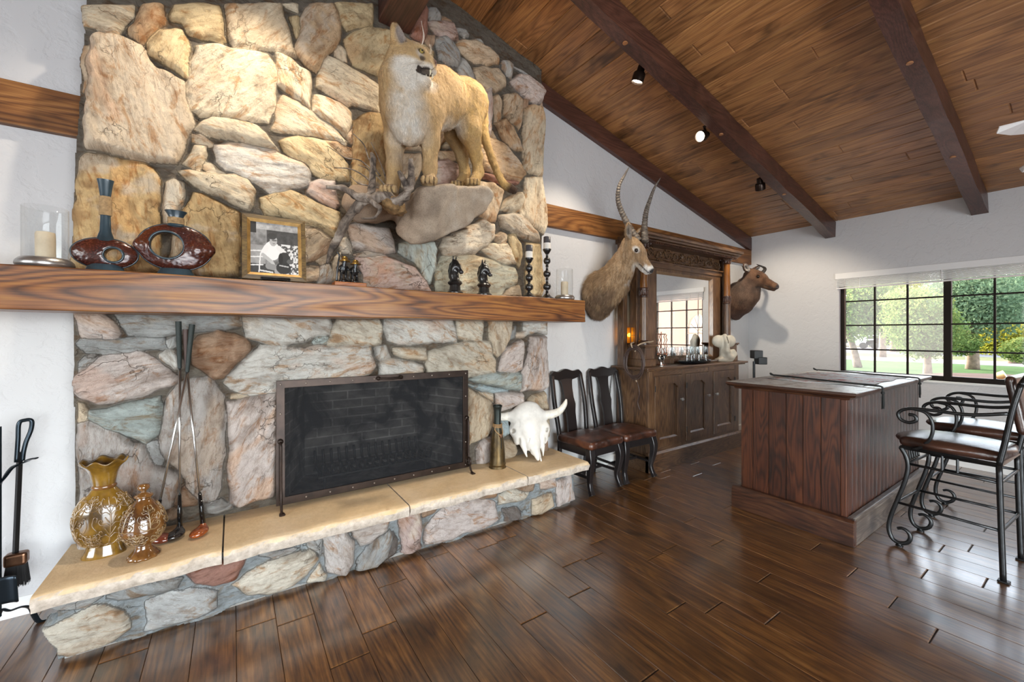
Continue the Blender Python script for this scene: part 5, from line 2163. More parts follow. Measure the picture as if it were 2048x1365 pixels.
def tall_vase():
    x, y = -.512, 2.735
    t = thing('ornate_vase', 'tall amber glazed vase with ruffled rim and raised scrolls', 'vase', (x, y, ZH))
    SYq = .60
    body = [(.060, .05), (.078, .065), (.098, .10), (.110, .15), (.111, .19), (.102, .235), (.082, .275), (.056, .30), (.042, .322)]
    foot = [(.080, 0), (.080, .008), (.072, .022), (.066, .040), (.062, .052)]
    MB().lathe(foot, (x, y, ZH), 40, sy=SYq * 1.05).build('foot', M_AMBER, t, smooth=60)
    MB().lathe(body, (x, y, ZH), 48, sy=SYq, caps=False).build('body', M_AMBER, t, smooth=180)
    MB().lathe([(.040, .318), (.046, .326), (.046, .333), (.039, .340)], (x, y, ZH), 40, sy=.8, caps=False).build('neck_ring', M_BROWNG, t, smooth=180)
    n = 64
    rows = []
    for (r, z, w) in [(.039, .338, 0), (.042, .36, 0), (.048, .39, .1), (.060, .42, .4), (.076, .44, .8), (.085, .450, 1), (.084, .455, 1), (.074, .446, .8), (.055, .425, .4), (.040, .39, .1), (.034, .35, 0)]:
        rows.append([Vector((x + r * math.cos(a) * 1.04, y + r * math.sin(a) * .85, ZH + z + .009 * w * math.cos(7 * a))) for a in [2 * PI * k / n for k in range(n + 1)]])
    MB().sheet(rows).build('ruffled_neck', M_AMBER, t, smooth=180)

    def surf(a, z, lift):
        r = prof_r(body, z) + lift
        return Vector((x + r * math.cos(a), y + r * math.sin(a) * SYq, ZH + z))
    mb = MB()
    for a0 in (R(-72), R(-148), R(4), R(80), R(156)):
        for P, r in motif(surf, a0, .172, (.60, .118)):
            mb.tube(P, r * .85, 6)
    for a0 in (R(-110), R(-34), R(42), R(118), R(194)):
        for zc, s2 in ((.088, .036), (.262, .034)):
            for P, r in motif(surf, a0, zc, (.36, s2)):
                mb.tube(P, r * .7, 6)
    mb.build('scroll_relief', M_RELIEF, t, smooth=180)


def lidded_jar():
    x, y = -.352, 2.605
    t = thing('lidded_jar', 'squat brown glazed jar with a knobbed lid and raised scrolls', 'jar', (x, y, ZH))
    foot = [(.060, 0), (.060, .008), (.050, .018), (.036, .035), (.029, .050), (.032, .064)]
    MB().lathe(foot, (x, y, ZH), 40, mod=lambda a, z: 1 + (.05 * math.cos(10 * a) if z < .03 else 0)).build('foot', M_BROWNG, t, smooth=180)
    bowl = [(.032, .062), (.050, .075), (.070, .098), (.081, .125), (.084, .138), (.082, .142)]
    MB().lathe(bowl, (x, y, ZH), 48, caps=False).build('bowl', M_BROWNG, t, smooth=180)
    up = [(.085, .141), (.086, .150), (.083, .158), (.080, .180), (.070, .212), (.054, .240), (.036, .262), (.028, .274), (.027, .284)]
    MB().lathe(up, (x, y, ZH), 48, caps=False).build('shoulder', M_BROWNG, t, smooth=180)
    MB().lathe([(.030, .282), (.036, .288), (.035, .293), (.022, .300), (.010, .306), (.010, .312), (.022, .322), (.024, .332), (.018, .343), (0, .347)], (x, y, ZH), 32).build('lid', M_BROWNG, t, smooth=180)

    def surf(prof):
        def f(a, z, lift):
            r = prof_r(prof, z) + lift
            return Vector((x + r * math.cos(a), y + r * math.sin(a), ZH + z))
        return f
    mb = MB()
    for k in range(5):
        for P, r in motif(surf(up), R(-66 + 72 * k), .200, (.60, .055)):
            mb.tube(P, r * .85, 6)
        for P, r in motif(surf(bowl), R(-30 + 72 * k), .105, (.6, .036)):
            mb.tube(P, r * .9, 6)
    mb.build('scroll_relief', M_RELIEF, t, smooth=180)


tall_vase()
lidded_jar()

# golf clubs ---------------------------------------------------------------
def club(head, grip0, grip1, label, wood_col, grip_col, side, dirx):
    """head: heel of the head on the slab; grip0 top, grip1 where the grip ends"""
    h, a, b = Vector(head), Vector(grip0), Vector(grip1)
    t = thing('golf_club', label, 'golf club', (h.x, h.y, ZH), group='old golf clubs leaning on the stonework')
    neck = h + Vector((0, 0, .045))
    MB().tube([a, a.lerp(b, .1), a.lerp(b, .5), b], [.0135, .0135, .0115, .009], 14).build('grip', grip_col, t, smooth=50)
    k = b.lerp(neck, .80)
    MB().tube([b, k], [.0065, .0052], 10).build('shaft', M_STEEL, t, smooth=180)
    MB().tube([k, neck], [.0075, .0125], 12).build('whipping', M_PUPIL, t, smooth=180)
    d = Vector(dirx).normalized()
    m = frame_rot(d)
    c = np.array(h + d * .035 + Vector((0, 0, .022)))
    P = [S_ell(c, (.050, .036, .021), m, .01), S_ell(c + np.array(m) @ np.array([.010, -.012, -.004]), (.042, .03, .016), m, .012),
         S_cap(np.array(neck), c + np.array(m) @ np.array([-.028, 0, .002]), .0125, .017, .02)]
    soft('club_head', P, wood_col, t, .0035, None, None)
    return t


M_STEEL = plain('chromed_steel', (.55, .54, .52), .22, .95)
M_GRIP = plain('black_rubber', (.014, .022, .020), .6, bump=.6, bscale=160)
M_GRIPB = plain('brown_leather_grip', (.06, .032, .026), .55, bump=.5, bscale=120)
M_PERS = wood('persimmon', '#5a230b', '#8d4415', '#a5571d', axis=0, scale=4, rough=.15, coat=1.0)
M_BLKW = plain('black_stained_wood', (.012, .010, .010), .12, Coat_Weight=1.0)
M_REDW = plain('red_brown_wood', (.13, .03, .015), .15, Coat_Weight=1.0)
club((-.232, 2.765, ZH), (-.243, 2.838, 1.468), (-.237, 2.835, 1.215), 'golf club with a glossy black wooden head, second from the jar', M_BLKW, M_GRIP, 1, (-.35, -.94, 0))
club((-.132, 2.735, ZH), (-.212, 2.840, 1.425), (-.207, 2.84, 1.20), 'golf club with a varnished orange-brown wooden head, farthest from the jar', M_PERS, M_GRIPB, 1, (-.3, -.95, 0))
club((-.335, 2.745, ZH), (-.183, 2.815, 1.452), (-.204, 2.81, 1.195), 'golf club with a bright shaft slanting down behind the lidded jar', M_REDW, M_GRIP, 1, (.9, -.42, 0))

# brass shell bottle --------------------------------------------------------
def shell():
    x, y = 1.742, 2.765
    t = thing('brass_bottle', 'tall tarnished brass bottle with a leather cord at its neck, left of the skull', 'bottle', (x, y, ZH))
    tt = NT('tarnished_brass')
    n = tt.noise(tt.coord((1, 1, .35)), 14, 5, .65, .8)
    sx = tt.n('ShaderNodeSeparateXYZ')
    tc = tt.n('ShaderNodeTexCoord')
    tt.l(tc.outputs['Object'], sx.inputs[0])
    hz = tt.ramp(tt.math('ADD', sx.outputs[2], tt.math('MULTIPLY', n, .12)), [(.30, 0.0), (.40, 1.0)])
    c = tt.ramp(n, [(.34, (.03, .02, .009)), (.52, (.095, .062, .024)), (.7, (.17, .105, .038))])
    c = tt.mix(c, (.030, .036, .032), hz)
    tt.bsdf(c, .44, .7, tt.bump(n, .15, .003))
    MB().lathe([(.069, 0), (.069, .006), (.064, .012), (.064, .020), (.067, .026), (.067, .034), (.061, .042), (.060, .10), (.056, .17), (.049, .23), (.036, .29), (.029, .32), (.027, .36), (.030, .45), (.035, .478), (.038, .482), (.038, .490), (.034, .494), (.029, .47), (.022, .40)], (x, y, ZH), 40).build('bottle', tt.m, t, smooth=60)
    mc = plain('leather_cord', (.30, .18, .08), .6)
    mb = MB()
    for z, r in ((.325, .031), (.335, .030), (.345, .030)):
        mb.tube([(x + (r + .004) * math.cos(k * PI / 14), y + (r + .004) * math.sin(k * PI / 14), ZH + z + .004 * math.sin(k * PI / 14)) for k in range(28)], .0042, 8, closed=True)
    mb.tube(bez([(x - .03, y - .015, ZH + .33), (x - .034, y - .02, ZH + .30), (x - .012, y - .050, ZH + .268), (x + .014, y - .050, ZH + .266), (x + .034, y - .02, ZH + .295), (x + .03, y - .012, ZH + .33)], 6), .004, 8)
    mb.build('cord', mc, t, smooth=180)
    MB().ball((x + .001, y - .050, ZH + .258), (.014, .012, .016)).build('knot', plain('dark_leather', (.12, .05, .02), .5), t, smooth=180)
    MB().tube(bez([(x, y - .052, ZH + .25), (x + .002, y - .056, ZH + .21), (x - .001, y - .060, ZH + .16)], 6), .004, 8, flat=(.5, 1.3)).build('cord_tail', plain('dark_cord', (.02, .015, .01), .5), t, smooth=180)


shell()

# bison skull --------------------------------------------------------------------
def skull():
    base = Vector((2.075, 2.68, ZH))
    # local frame: x across, z up the face, y out towards the room
    ax = Vector((.90, -.43, 0)).normalized()
    up = Vector((-.02, .28, .96)).normalized()
    out = ax.cross(up).normalized()
    m = np.array(Matrix((ax, -out, up)).transposed())      # columns: across, back, up
    o = np.array(base)

    def L(a, b, z):                                            # b is depth behind the face
        return o + m @ np.array([a, b, z])
    t = thing('bison_skull', 'white bison skull with horns propped on the right of the hearth', 'skull', base)
    mr = Matrix([list(r) for r in m])
    P = [S_ell(L(0, .075, .405), (.128, .075, .105), mr, .05), S_ell(L(0, .07, .31), (.125, .062, .12), mr, .05),
         S_cap(L(0, .055, .30), L(0, .045, .14), .082, .058, .05)]
    for s in (-1, 1):
        P += [S_ell(L(s * .132, .075, .275), (.046, .048, .055), mr, .045), S_ell(L(s * .118, .085, .205), (.034, .045, .060), mr, .04)]
        P += [S_cap(L(s * .088, .055, .19), L(s * .070, .045, .050), .034, .007, .025)]
        P += [S_cap(L(s * .10, .075, .395), L(s * .165, .085, .388), .046, .040, .035)]
    P += [S_ell(L(.002, .020, .150), (.052, .026, .085), mr, .02), S_cap(L(.004, .012, .12), L(.012, .0, .028), .040, .016, .02)]
    P += [S_cap(L(.034, .03, .10), L(.042, .022, .012), .014, .010, .010)]
    for s in (-1, 1):
        P += [S_ell(L(s * .148, .040, .262), (.016, .05, .017), mr, .012, True)]
        P += [S_ell(L(s * .112, .03, .168), (.009, .04, .034), mr, .010, True)]
        P += [S_ell(L(s * .052 + .006, .0, .050), (.008, .06, .055), mr, .006, True)]
        P += [S_cap(L(s * .085, .008, .335), L(s * .098, .012, .290), .004, .004, .006, True)]
        P += [S_cap(L(0, -.008, .245), L(s * .050, .0, .150), .0035, .0035, .004, True)]
    P += [S_cap(L(0, .006, .345), L(0, -.006, .245), .0035, .0035, .005, True)]
    soft('cranium', P, plain('bleached_bone', (.72, .69, .64), .75, var=.10, vscale=14, bump=.3, bscale=60), t, .0052, None, lambda q: (fbm(q * 30, 3, 2) - .5) * .006)
    mh = plain('pale_horn', (.74, .70, .62), .55, var=.18, vscale=30, bump=.4, bscale=50)
    for s, pts in ((-1, [(-.155, .085, .390), (-.225, .075, .385), (-.285, .065, .405), (-.325, .06, .455), (-.345, .06, .495)]),
                   (1, [(.155, .085, .390), (.235, .075, .398), (.300, .068, .425), (.350, .06, .475), (.375, .06, .520)])):
        Pq = bez([L(*p) for p in pts], 7)
        MB().tube(Pq, lerp_list([.040, .038, .033, .026, .020, .007], len(Pq)), 16).build('horn', mh, t, smooth=180)


skull()

# fire tools at the left ------------------------------------------------------------
M_BLUEIRON = plain('blued_iron', (.020, .030, .040), .28, .7, bump=.12, bscale=25)
ft = thing('fire_tool_stand', 'blued iron fire tool stand with scrolled feet by the white wall', 'fire tool stand', (-.93, 2.86, 0))
Q = lambda u, v, y: at(u, v, y=y)
post = Q(3, 1130, 2.84)
MB().tube([(post.x - .012, 2.84, .12), (post.x - .012, 2.84, .98)], .013, 10, flat=(1, 1)).build('post', M_BLUEIRON, ft, smooth=60)
MB().tube(bez([(post.x - .012, 2.84, .70), Q(6, 960, 2.84), Q(22, 938, 2.86), Q(36, 930, 2.88), Q(52, 924, 2.88), Q(60, 919, 2.86), Q(73, 917, 2.85)], 6), .011, 8, flat=(.35, 1.2), up=(0, 0, 1)).build('hook_arm', M_BLUEIRON, ft, smooth=60)
MB().tube(bez([(post.x - .012, 2.84, .12), Q(4, 1220, 2.83), Q(20, 1222, 2.84), Q(45, 1214, 2.87), Q(62, 1217, 2.90), Q(70, 1234, 2.92), Q(80, 1244, 2.93), Q(102, 1238, 2.95)], 7), .011, 8, flat=(.4, 1.2)).build('foot', M_BLUEIRON, ft, smooth=60)
for dx, dy in ((-.14, .06), (-.06, -.14)):
    MB().tube(bez([(post.x - .012, 2.84, .14), (post.x - .012 + dx * .4, 2.84 + dy * .4, .10), (post.x + dx, 2.84 + dy, .03), (post.x + dx * 1.3, 2.84 + dy * 1.3, .008)], 6), .011, 8, flat=(.4, 1.2)).build('foot', M_BLUEIRON, ft, smooth=60)

br = thing('hearth_brush', 'iron loop handled hearth brush with a copper head hanging by the wall', 'brush', Q(33, 1135, 2.90))
loop = bez([Q(33, 925, 2.88), Q(36, 880, 2.885), Q(38, 848, 2.89), Q(50, 841, 2.89), Q(63, 842, 2.89), Q(62, 860, 2.89), Q(52, 885, 2.885), Q(47, 905, 2.88), Q(45, 922, 2.88)], 6)
MB().tube(loop, .0085, 10).build('loop_handle', M_BLUEIRON, br, smooth=180)
MB().tube([Q(40, 905, 2.88), Q(31, 1106, 2.89)], .0105, 4).build('rod', M_BLACK, br, smooth=30)
bc = Q(33, 1118, 2.885)
MB().box(bc, (.075, .05, .058)).build('brush_head', plain('copper_bronze', (.16, .08, .045), .3, .85, var=.4, vscale=20), br, bevel=.012, bseg=3)
bm_ = MB()
rg = random.Random(6)
for k in range(420):
    a, b = rg.uniform(-.030, .030), rg.uniform(-.018, .018)
    q0 = bc + Vector((a, b, -.026))
    bm_.tube([q0, q0 + Vector((a * .25 + rg.uniform(-.004, .004), b * .3, -.085 - rg.uniform(0, .02)))], [.0012, .0008], 3, caps=False)
tag(bm_.build('bristles', plain('black_bristle', (.012, .012, .013), .6), br), kind='stuff')

sh = thing('ash_shovel', 'blued iron ash shovel at the bottom of the fire tool stand', 'shovel', Q(5, 1190, 2.80))
P0 = Q(2, 1172, 2.80)
rows = []
for i in range(9):
    f = i / 8
    rows.append([P0 + Vector(((q - .5) * .135, -.03 + .014 * math.cos((q - .5) * 5) * -1 - f * .02, -.065 + f * .125)) + Vector((0, abs(q - .5) ** 2 * -.16, 0)) for q in [k / 10 for k in range(11)]])
MB().sheet(rows).build('pan', M_BLUEIRON, sh, smooth=180, solid=.006)
MB().tube([P0 + Vector((-.005, -.04, .05)), P0 + Vector((-.02, 0, .40))], .009, 8).build('rod', M_BLACK, sh, smooth=60)
MB().tube([P0 + Vector((-.02, 0, .40)), P0 + Vector((-.045, .0, .62))], .016, 10).build('wooden_handle', wood('tool_handle_wood', '#4a2a14', '#7d4f28', '#94663a', axis=2, scale=3), sh, smooth=60)
# ================================================================== oak back bar
M_OAK = wood('worn_oak', '#2e1c10', '#5a3f29', '#7d6043', axis=2, scale=2.2, rough=.38, coat=.3, bump=.3, ring=.6, coat_rough=.3)
M_OAKX = wood('worn_oak_rail', '#2e1c10', '#5a3f29', '#7d6043', axis=0, scale=2.2, rough=.36, coat=.3, bump=.3, ring=.6, coat_rough=.3)
M_OAKD = wood('dark_oak', '#1e0f08', '#3f2415', '#5a3820', axis=0, scale=2.5, rough=.4, coat=.3, bump=.3, ring=.5)
bb = thing('back_bar', 'carved antique oak back bar cabinet with columns and a big mirror against the fireplace wall', 'bar cabinet', (4.35, 2.85, 0))
BX0, BX1, BY0, BY1 = 3.46, 5.22, 2.645, YA - .015
ZT = 1.063
MB().span((BX0, BY0 + .012, .05), (BX1, BY1, ZT - .035)).build('carcass', M_OAK, bb, bevel=.003)
# face frame
st = [(BX0, 3.55), (4.022, 4.096), (4.538, 4.643), (5.113, BX1)]
for a, b in st:
    MB().span((a, BY0 - .006, .19), (b, BY0 + .014, ZT - .035)).build('stile', M_OAK, bb, bevel=.002)
for (a, b) in ((3.55, 4.022), (4.096, 4.538), (4.643, 5.113)):
    MB().span((a, BY0 - .004, .965), (b, BY0 + .014, ZT - .035)).build('rail', M_OAKX, bb, bevel=.002)
    MB().span((a, BY0 - .004, .19), (b, BY0 + .014, .225)).build('rail', M_OAKX, bb, bevel=.002)
pl = MB()
pl.prism([(BX0 - .02, BY0 - .028, 0), (BX0 - .02, BY0 - .028, .172), (BX0 - .02, BY0 - .012, .195), (BX0 - .02, BY0 + .02, .195), (BX0 - .02, BY0 + .02, 0)], (BX1 - BX0 + .04, 0, 0))
pl.span((BX0 - .02, BY0 - .02, 0), (BX0 + .004, BY1, .17))
pl.span((BX1 - .004, BY0 - .02, 0), (BX1 + .02, BY1, .17))
pl.build('plinth', M_OAKX, bb, bevel=.003)
tp = MB()
tp.span((BX0 - .09, BY0 - .065, ZT - .024), (BX1 + .115, BY1, ZT))
tp.span((BX0 - .06, BY0 - .045, ZT - .040), (BX1 + .085, BY1, ZT - .024))
tp.build('counter_top', M_OAKX, bb, bevel=.007, bseg=3)
M_GLASSK = plain('faceted_glass', (.85, .87, .88), .04, 0.0, Transmission_Weight=.7, IOR=1.5)
for i, (a, b, ks) in enumerate(((3.553, 4.019, 1), (4.099, 4.535, 1), (4.646, 5.110, -1))):
    z0, z1, w = .228, .962, .075
    d = MB()
    y0, y1 = BY0 - .014, BY0 + .008
    d.span((a, y0, z0), (a + w, y1, z1)).span((b - w, y0, z0), (b, y1, z1)).span((a + w, y0, z0), (b - w, y1, z0 + .085))
    # arched head rail
    pts = [(a + w, y0, z1), (b - w, y0, z1), (b - w, y0, z1 - .135), (b - w - .012, y0, z1 - .115), (b - w - .035, y0, z1 - .108), (b - w - .06, y0, z1 - .085), (a + w + .06, y0, z1 - .085),
           (a + w + .035, y0, z1 - .108), (a + w + .012, y0, z1 - .115), (a + w, y0, z1 - .135)]
    d.prism(pts, (0, y1 - y0, 0))
    dr = d.build('door', M_OAK, bb, bevel=.003)
    MB().span((a + w - .01, BY0 + .001, z0 + .07), (b - w + .01, BY0 + .007, z1 - .07)).build('door_panel', M_OAK, dr)
    MB().prism([(a + w + .006, y0 + .003, z0 + .084), (b - w - .006, y0 + .003, z0 + .084), (b - w - .022, y0 + .020, z0 + .105), (a + w + .022, y0 + .020, z0 + .105)], (0, .004, 0)).build('panel_lip', M_OAKX, dr)
    kx = (b - .030) if ks > 0 else (a + .030)
    kz = .70
    kn = MB().tube([(kx, y0, kz), (kx, y0 - .012, kz), (kx, y0 - .016, kz), (kx, y0 - .030, kz), (kx, y0 - .040, kz)], [.006, .006, .015, .019, .011], 8).build('knob', M_GLASSK, dr)
    hx = a if ks > 0 else b
    for hz in (.36, .84):
        MB().tube([(hx, y0 - .004, hz - .03), (hx, y0 - .004, hz + .03)], .005, 8).build('hinge', M_BLACK, dr)

# pedestals and columns
def pedestal(x0, x1):
    y0, y1 = 2.695, BY1
    m = MB()
    m.span((x0, y0, ZT), (x1, y1, ZT + .075)).span((x0 + .008, y0 + .008, ZT + .075), (x1 - .008, y1, ZT + .195)).span((x0 - .004, y0 - .004, ZT + .195), (x1 + .004, y1, ZT + .208)).span((x0 - .012, y0 - .014, ZT + .208), (x1 + .012, y1, ZT + .226))
    m.build('pedestal', M_OAK, bb, bevel=.004)


pedestal(3.478, 3.655)
pedestal(5.135, 5.31)


def column(x):
    y, z0 = 2.79, ZT + .226
    r = .043
    prof = [(.062, z0), (.062, z0 + .014), (.054, z0 + .022), (.056, z0 + .032), (.047, z0 + .044)]
    MB().lathe(prof + [(.0, z0 + .044)], (x, y, 0), 28).build('column_base', M_OAKD, bb, smooth=40)
    MB().lathe([(r, z0 + .044), (r * .98, z0 + .50)], (x, y, 0), 60, mod=lambda a, z: 1 - .07 * max(0, math.cos(12 * a)) ** 2, caps=False).build('fluted_shaft', M_OAK, bb, smooth=60)
    bd = MB().lathe([(r, z0 + .495), (r * 1.12, z0 + .502), (r * 1.12, z0 + .512), (r * 1.03, z0 + .518), (r * 1.03, z0 + .575), (r * 1.12, z0 + .582), (r * 1.12, z0 + .592), (r, z0 + .598)], (x, y, 0), 30)
    for k in range(10):
        a = 2 * PI * k / 10
        for q in (-1, 1):
            bd.tube(bez([(x + r * 1.05 * math.cos(a + q * .25 * u), y + r * 1.05 * math.sin(a + q * .25 * u), z0 + .522 + .05 * u) for u in (0, .5, 1)], 4), .004, 6)
    bd.build('carved_band', M_OAKD, bb, smooth=50)
    MB().lathe([(r * .97, z0 + .598), (r * .88, z0 + 1.005)], (x, y, 0), 32, caps=False).build('upper_shaft', M_AMBERW, bb, smooth=180)
    cp = MB().lathe([(.040, z0 + 1.0), (.046, z0 + 1.008), (.040, z0 + 1.016), (.042, z0 + 1.03), (.062, z0 + 1.085), (.070, z0 + 1.092), (.070, z0 + 1.105)], (x, y, 0), 28)
    for k in range(8):
        a = 2 * PI * k / 8
        cp.tube(bez([(x + rr * math.cos(a), y + rr * math.sin(a), z0 + zz) for rr, zz in ((.042, 1.02), (.046, 1.055), (.066, 1.075), (.076, 1.062), (.070, 1.052))], 4), [.011, .012, .011, .009, .008, .008, .008, .008, .008, .007, .007, .006, .006, .006, .006, .005, .005], 8, flat=(.6, 1.2))
    cp.build('leaf_capital', M_OAKD, bb, smooth=50)


M_AMBERW = wood('amber_varnished_oak', '#4c2a10', '#76491c', '#946228', axis=2, scale=2, rough=.2, coat=.8, ring=.4)
column(3.575)
column(5.225)

# mirror and its frame
FY = 2.85
mz0, mz1, mx0, mx1 = 1.15, 2.070, 3.905, 4.972
f = MB()
f.prism([(3.54, FY, ZT), (3.54, FY, 2.135), (3.872, FY, 2.135), (3.872, FY, ZT)], (0, .09, 0))
f.prism([(5.005, FY, ZT), (5.005, FY, 2.135), (5.18, FY, 2.135), (5.18, FY, ZT)], (0, .09, 0))
f.span((3.872, FY, mz1 + .03), (5.005, FY + .09, 2.135)).span((3.872, FY, ZT), (5.005, FY + .09, mz0 - .03))
f.build('mirror_frame', M_OAK, bb, bevel=.004)
bv = MB()
o_ = [(3.872, mz0 - .03), (5.005, mz0 - .03), (5.005, mz1 + .03), (3.872, mz1 + .03)]
i_ = [(mx0, mz0), (mx1, mz0), (mx1, mz1), (mx0, mz1)]
bv.add([(x, FY - .002, z) for x, z in o_] + [(x, FY + .030, z) for x, z in i_], [(k, (k + 1) % 4, 4 + (k + 1) % 4, 4 + k) for k in range(4)])
bv.build('bevelled_slip', wood('pale_oak_slip', '#57402d', '#83664a', '#a08566', axis=2, scale=2.2, rough=.3, coat=.4), bb)
mi = NT('silvered_mirror')
mi.bsdf((.90, .91, .91), .015, 1.0)
MB().add([(mx0 - .01, FY + .028, mz0 - .01), (mx1 + .01, FY + .028, mz0 - .01), (mx1 + .01, FY + .028, mz1 + .01), (mx0 - .01, FY + .028, mz1 + .01)], [(0, 1, 2, 3)]).build('mirror_glass', mi.m, bb)
for x0, x1 in ((3.385, 3.45), (5.335, 5.405)):
    MB().span((x0, 2.90, ZT), (x1, 2.98, 2.36)).build('outer_post', M_OAK, bb, bevel=.003)
# frieze with carved scrolls, cornice
fz = MB()
fz.span((3.50, FY - .012, 2.135), (5.20, FY + .09, 2.195)).span((3.48, FY - .03, 2.188), (5.22, FY + .09, 2.205)).span((3.52, FY + .012, 2.20), (5.18, FY + .09, 2.385))
fz.build('frieze', M_OAKX, bb, bevel=.005)
cvg = MB()
y_ = FY + .006
CX = 4.36


def vine(pts, r0, r1):
    P = bez([(x, y_ - .007 - .004 * math.sin(i * 1.7), z) for i, (x, z) in enumerate(pts)], 5)
    cvg.tube(P, lerp_list([r0, r0, r1], len(P)), 6, flat=(.9, 1.1))


for s in (-1, 1):
    for k in range(5):
        x, up_ = CX + s * (.13 + .155 * k), 1 if k % 2 else -1
        z = 2.288 + .006 * up_
        R0 = .066 - .004 * k
        sp = [(x + s * R0 * (1 - q / 15) * math.cos(-PI * .75 + q * .62), z - up_ * R0 * (1 - q / 15) * math.sin(-PI * .75 + q * .62)) for q in range(13)]
        vine(sp, .0075, .0035)
        for q in range(6):
            a = PI * (.1 + q * .19)
            c0 = (x + s * R0 * .9 * math.cos(a), z + up_ * R0 * .9 * math.sin(a))
            vine([c0, (c0[0] + s * .022 * math.cos(a + .5), c0[1] + up_ * .020 * math.sin(a + .5)), (c0[0] + s * .036 * math.cos(a + 1.1), c0[1] + up_ * .026 * math.sin(a + .9))], .0075, .002)
    vine([(CX, 2.215), (CX + s * .10, 2.232), (CX + s * .24, 2.222), (CX + s * .40, 2.240), (CX + s * .56, 2.222), (CX + s * .74, 2.245)], .006, .004)
for a in range(7):
    an = PI * (.08 + a * .14)
    vine([(CX, 2.25), (CX + .035 * math.cos(an), 2.25 + .06 * math.sin(an)), (CX + .060 * math.cos(an), 2.25 + .10 * math.sin(an))], .010, .003)
cvg.build('carved_scrolls', wood('carved_oak', '#33200f', '#5e4228', '#80603c', axis=0, scale=2.5, rough=.4), bb, smooth=180)
cn = MB()
c0 = [(BY1, 2.375), (2.735, 2.375), (2.725, 2.392), (2.700, 2.398), (2.690, 2.412), (2.668, 2.420), (2.660, 2.440), (2.660, 2.452), (BY1, 2.452)]
cn.prism([(3.44, y, z) for y, z in c0], (1.955, 0, 0))
cn.build('cornice', M_OAKX, bb, bevel=.003)
cs = MB()
cs.span((3.50, 2.72, 2.352), (5.32, BY1, 2.376))
for k in range(60):
    cs.span((3.53 + k * .0300, 2.712, 2.356), (3.545 + k * .0300, 2.725, 2.372))
cs.build('dentil_moulding', M_OAKD, bb)

# ------------------------------------------------------------------ things on the back bar
def amber_lamp():
    x, y, z0 = 3.575, 2.945, ZT + .226
    t = thing('amber_lamp', 'small glowing amber glass lamp behind the left column of the back bar', 'lamp', (x, y, z0))
    g = NT('amber_glass')
    a = g.n('ShaderNodeBsdfTranslucent')
    a.inputs[0].default_value = (.95, .42, .03, 1)
    b = g.n('ShaderNodeBsdfTransparent')
    b.inputs[0].default_value = (.95, .48, .06, 1)
    c = g.n('ShaderNodeMixShader')
    c.inputs[0].default_value = .5
    g.l(a.outputs[0], c.inputs[1])
    g.l(b.outputs[0], c.inputs[2])
    g.l(c.outputs[0], g.out.inputs[0])
    w, h = .098, .18
    MB().span((x - w, y - .07, z0), (x + w, y + .07, z0 + .015)).build('base', M_OAKD, t, bevel=.003)
    for (p, q) in (((-w, -.065), (w, -.065)), ((w, -.065), (w, .065)), ((w, .065), (-w, .065)), ((-w, .065), (-w, -.065))):
        MB().add([(x + p[0], y + p[1], z0 + .015), (x + q[0], y + q[1], z0 + .015), (x + q[0], y + q[1], z0 + h), (x + p[0], y + p[1], z0 + h)], [(0, 1, 2, 3)]).build('amber_pane', g.m, t)
    ld = MB()
    for p in ((-w, -.065), (w, -.065), (w, .065), (-w, .065)):
        ld.tube([(x + p[0], y + p[1], z0 + .01), (x + p[0], y + p[1], z0 + h + .004)], .004, 6)
    for p in (-.05, .05):
        ld.tube([(x + p, y - .066, z0 + .012), (x + p, y - .066, z0 + h)], .003, 6)
    ld.tube([(x - w, y - .066, z0 + h * .55), (x + w, y - .066, z0 + h * .55)], .003, 6)
    ld.build('leading', M_BLACK, t)
    MB().ball((x - .04, y, z0 + .10), .020).build('bulb', emit('warm_bulb', '#ffe0a0', 26), t, smooth=180)


amber_lamp()

M_CABLE = plain('brown_cable', (.055, .032, .026), .45)
M_ROPE = plain('tan_cord', (.42, .32, .22), .7)
cc = thing('cord_coil', 'coil of dark cord hung on the left pedestal of the back bar', 'cord', at(1273, 700, y=2.72))
cx_ = 3.352
mb = MB()
rg = random.Random(5)
for k in range(6):
    yy, zz = 2.715 + rg.uniform(-.01, .01), 1.115 + rg.uniform(-.012, .012)
    ry, rz = .115 + rg.uniform(-.018, .012), .155 + rg.uniform(-.02, .014)
    mb.tube([(cx_ - .012 - .006 * (k % 3) + .004 * math.sin(a * PI / 20 * 2), yy + ry * math.cos(a * PI / 20), zz + rz * math.sin(a * PI / 20)) for a in range(40)], .0055, 7, closed=True)
mb.build('coil', M_CABLE, cc, smooth=180)
tb = MB()
tb.tube(bez([(3.338, 2.73, 1.24), (3.34, 2.76, 1.30), (3.43, 2.80, 1.312), (3.50, 2.88, 1.300)], 6), .007, 8)
tb.tube(bez([(3.338, 2.71, 1.22), (3.36, 2.69, 1.285), (3.45, 2.675, 1.315), (3.54, 2.68, 1.318), (3.60, 2.69, 1.325)], 6), .007, 8)
tb.build('cord_tie', M_ROPE, cc, smooth=180)
MB().tube(bez([(3.345, 2.72, .98), (3.40, 2.73, .90), (3.42, 2.72, .80), (3.43, 2.75, .70), (3.44, 2.73, .62)], 6), .005, 7).build('cord_tail', M_CABLE, cc, smooth=180)
MB().tube([(3.36, 2.722, .955), (3.385, 2.728, .915)], [.009, .007], 8).build('plug', M_ROPE, cc, smooth=60)
wc = MB().tube(bez([(3.42, 3.045, 1.06), (3.39, 3.05, .98), (3.36, 3.052, .80), (3.34, 3.05, .60), (3.37, 3.05, .42), (3.36, 3.05, .20)], 6), .005, 7).build('power_cord', M_PUPIL, None, smooth=180, loc=(3.38, 3.05, .6))
tag(wc, 'thin black power cord running down the white wall beside the back bar', 'cord')
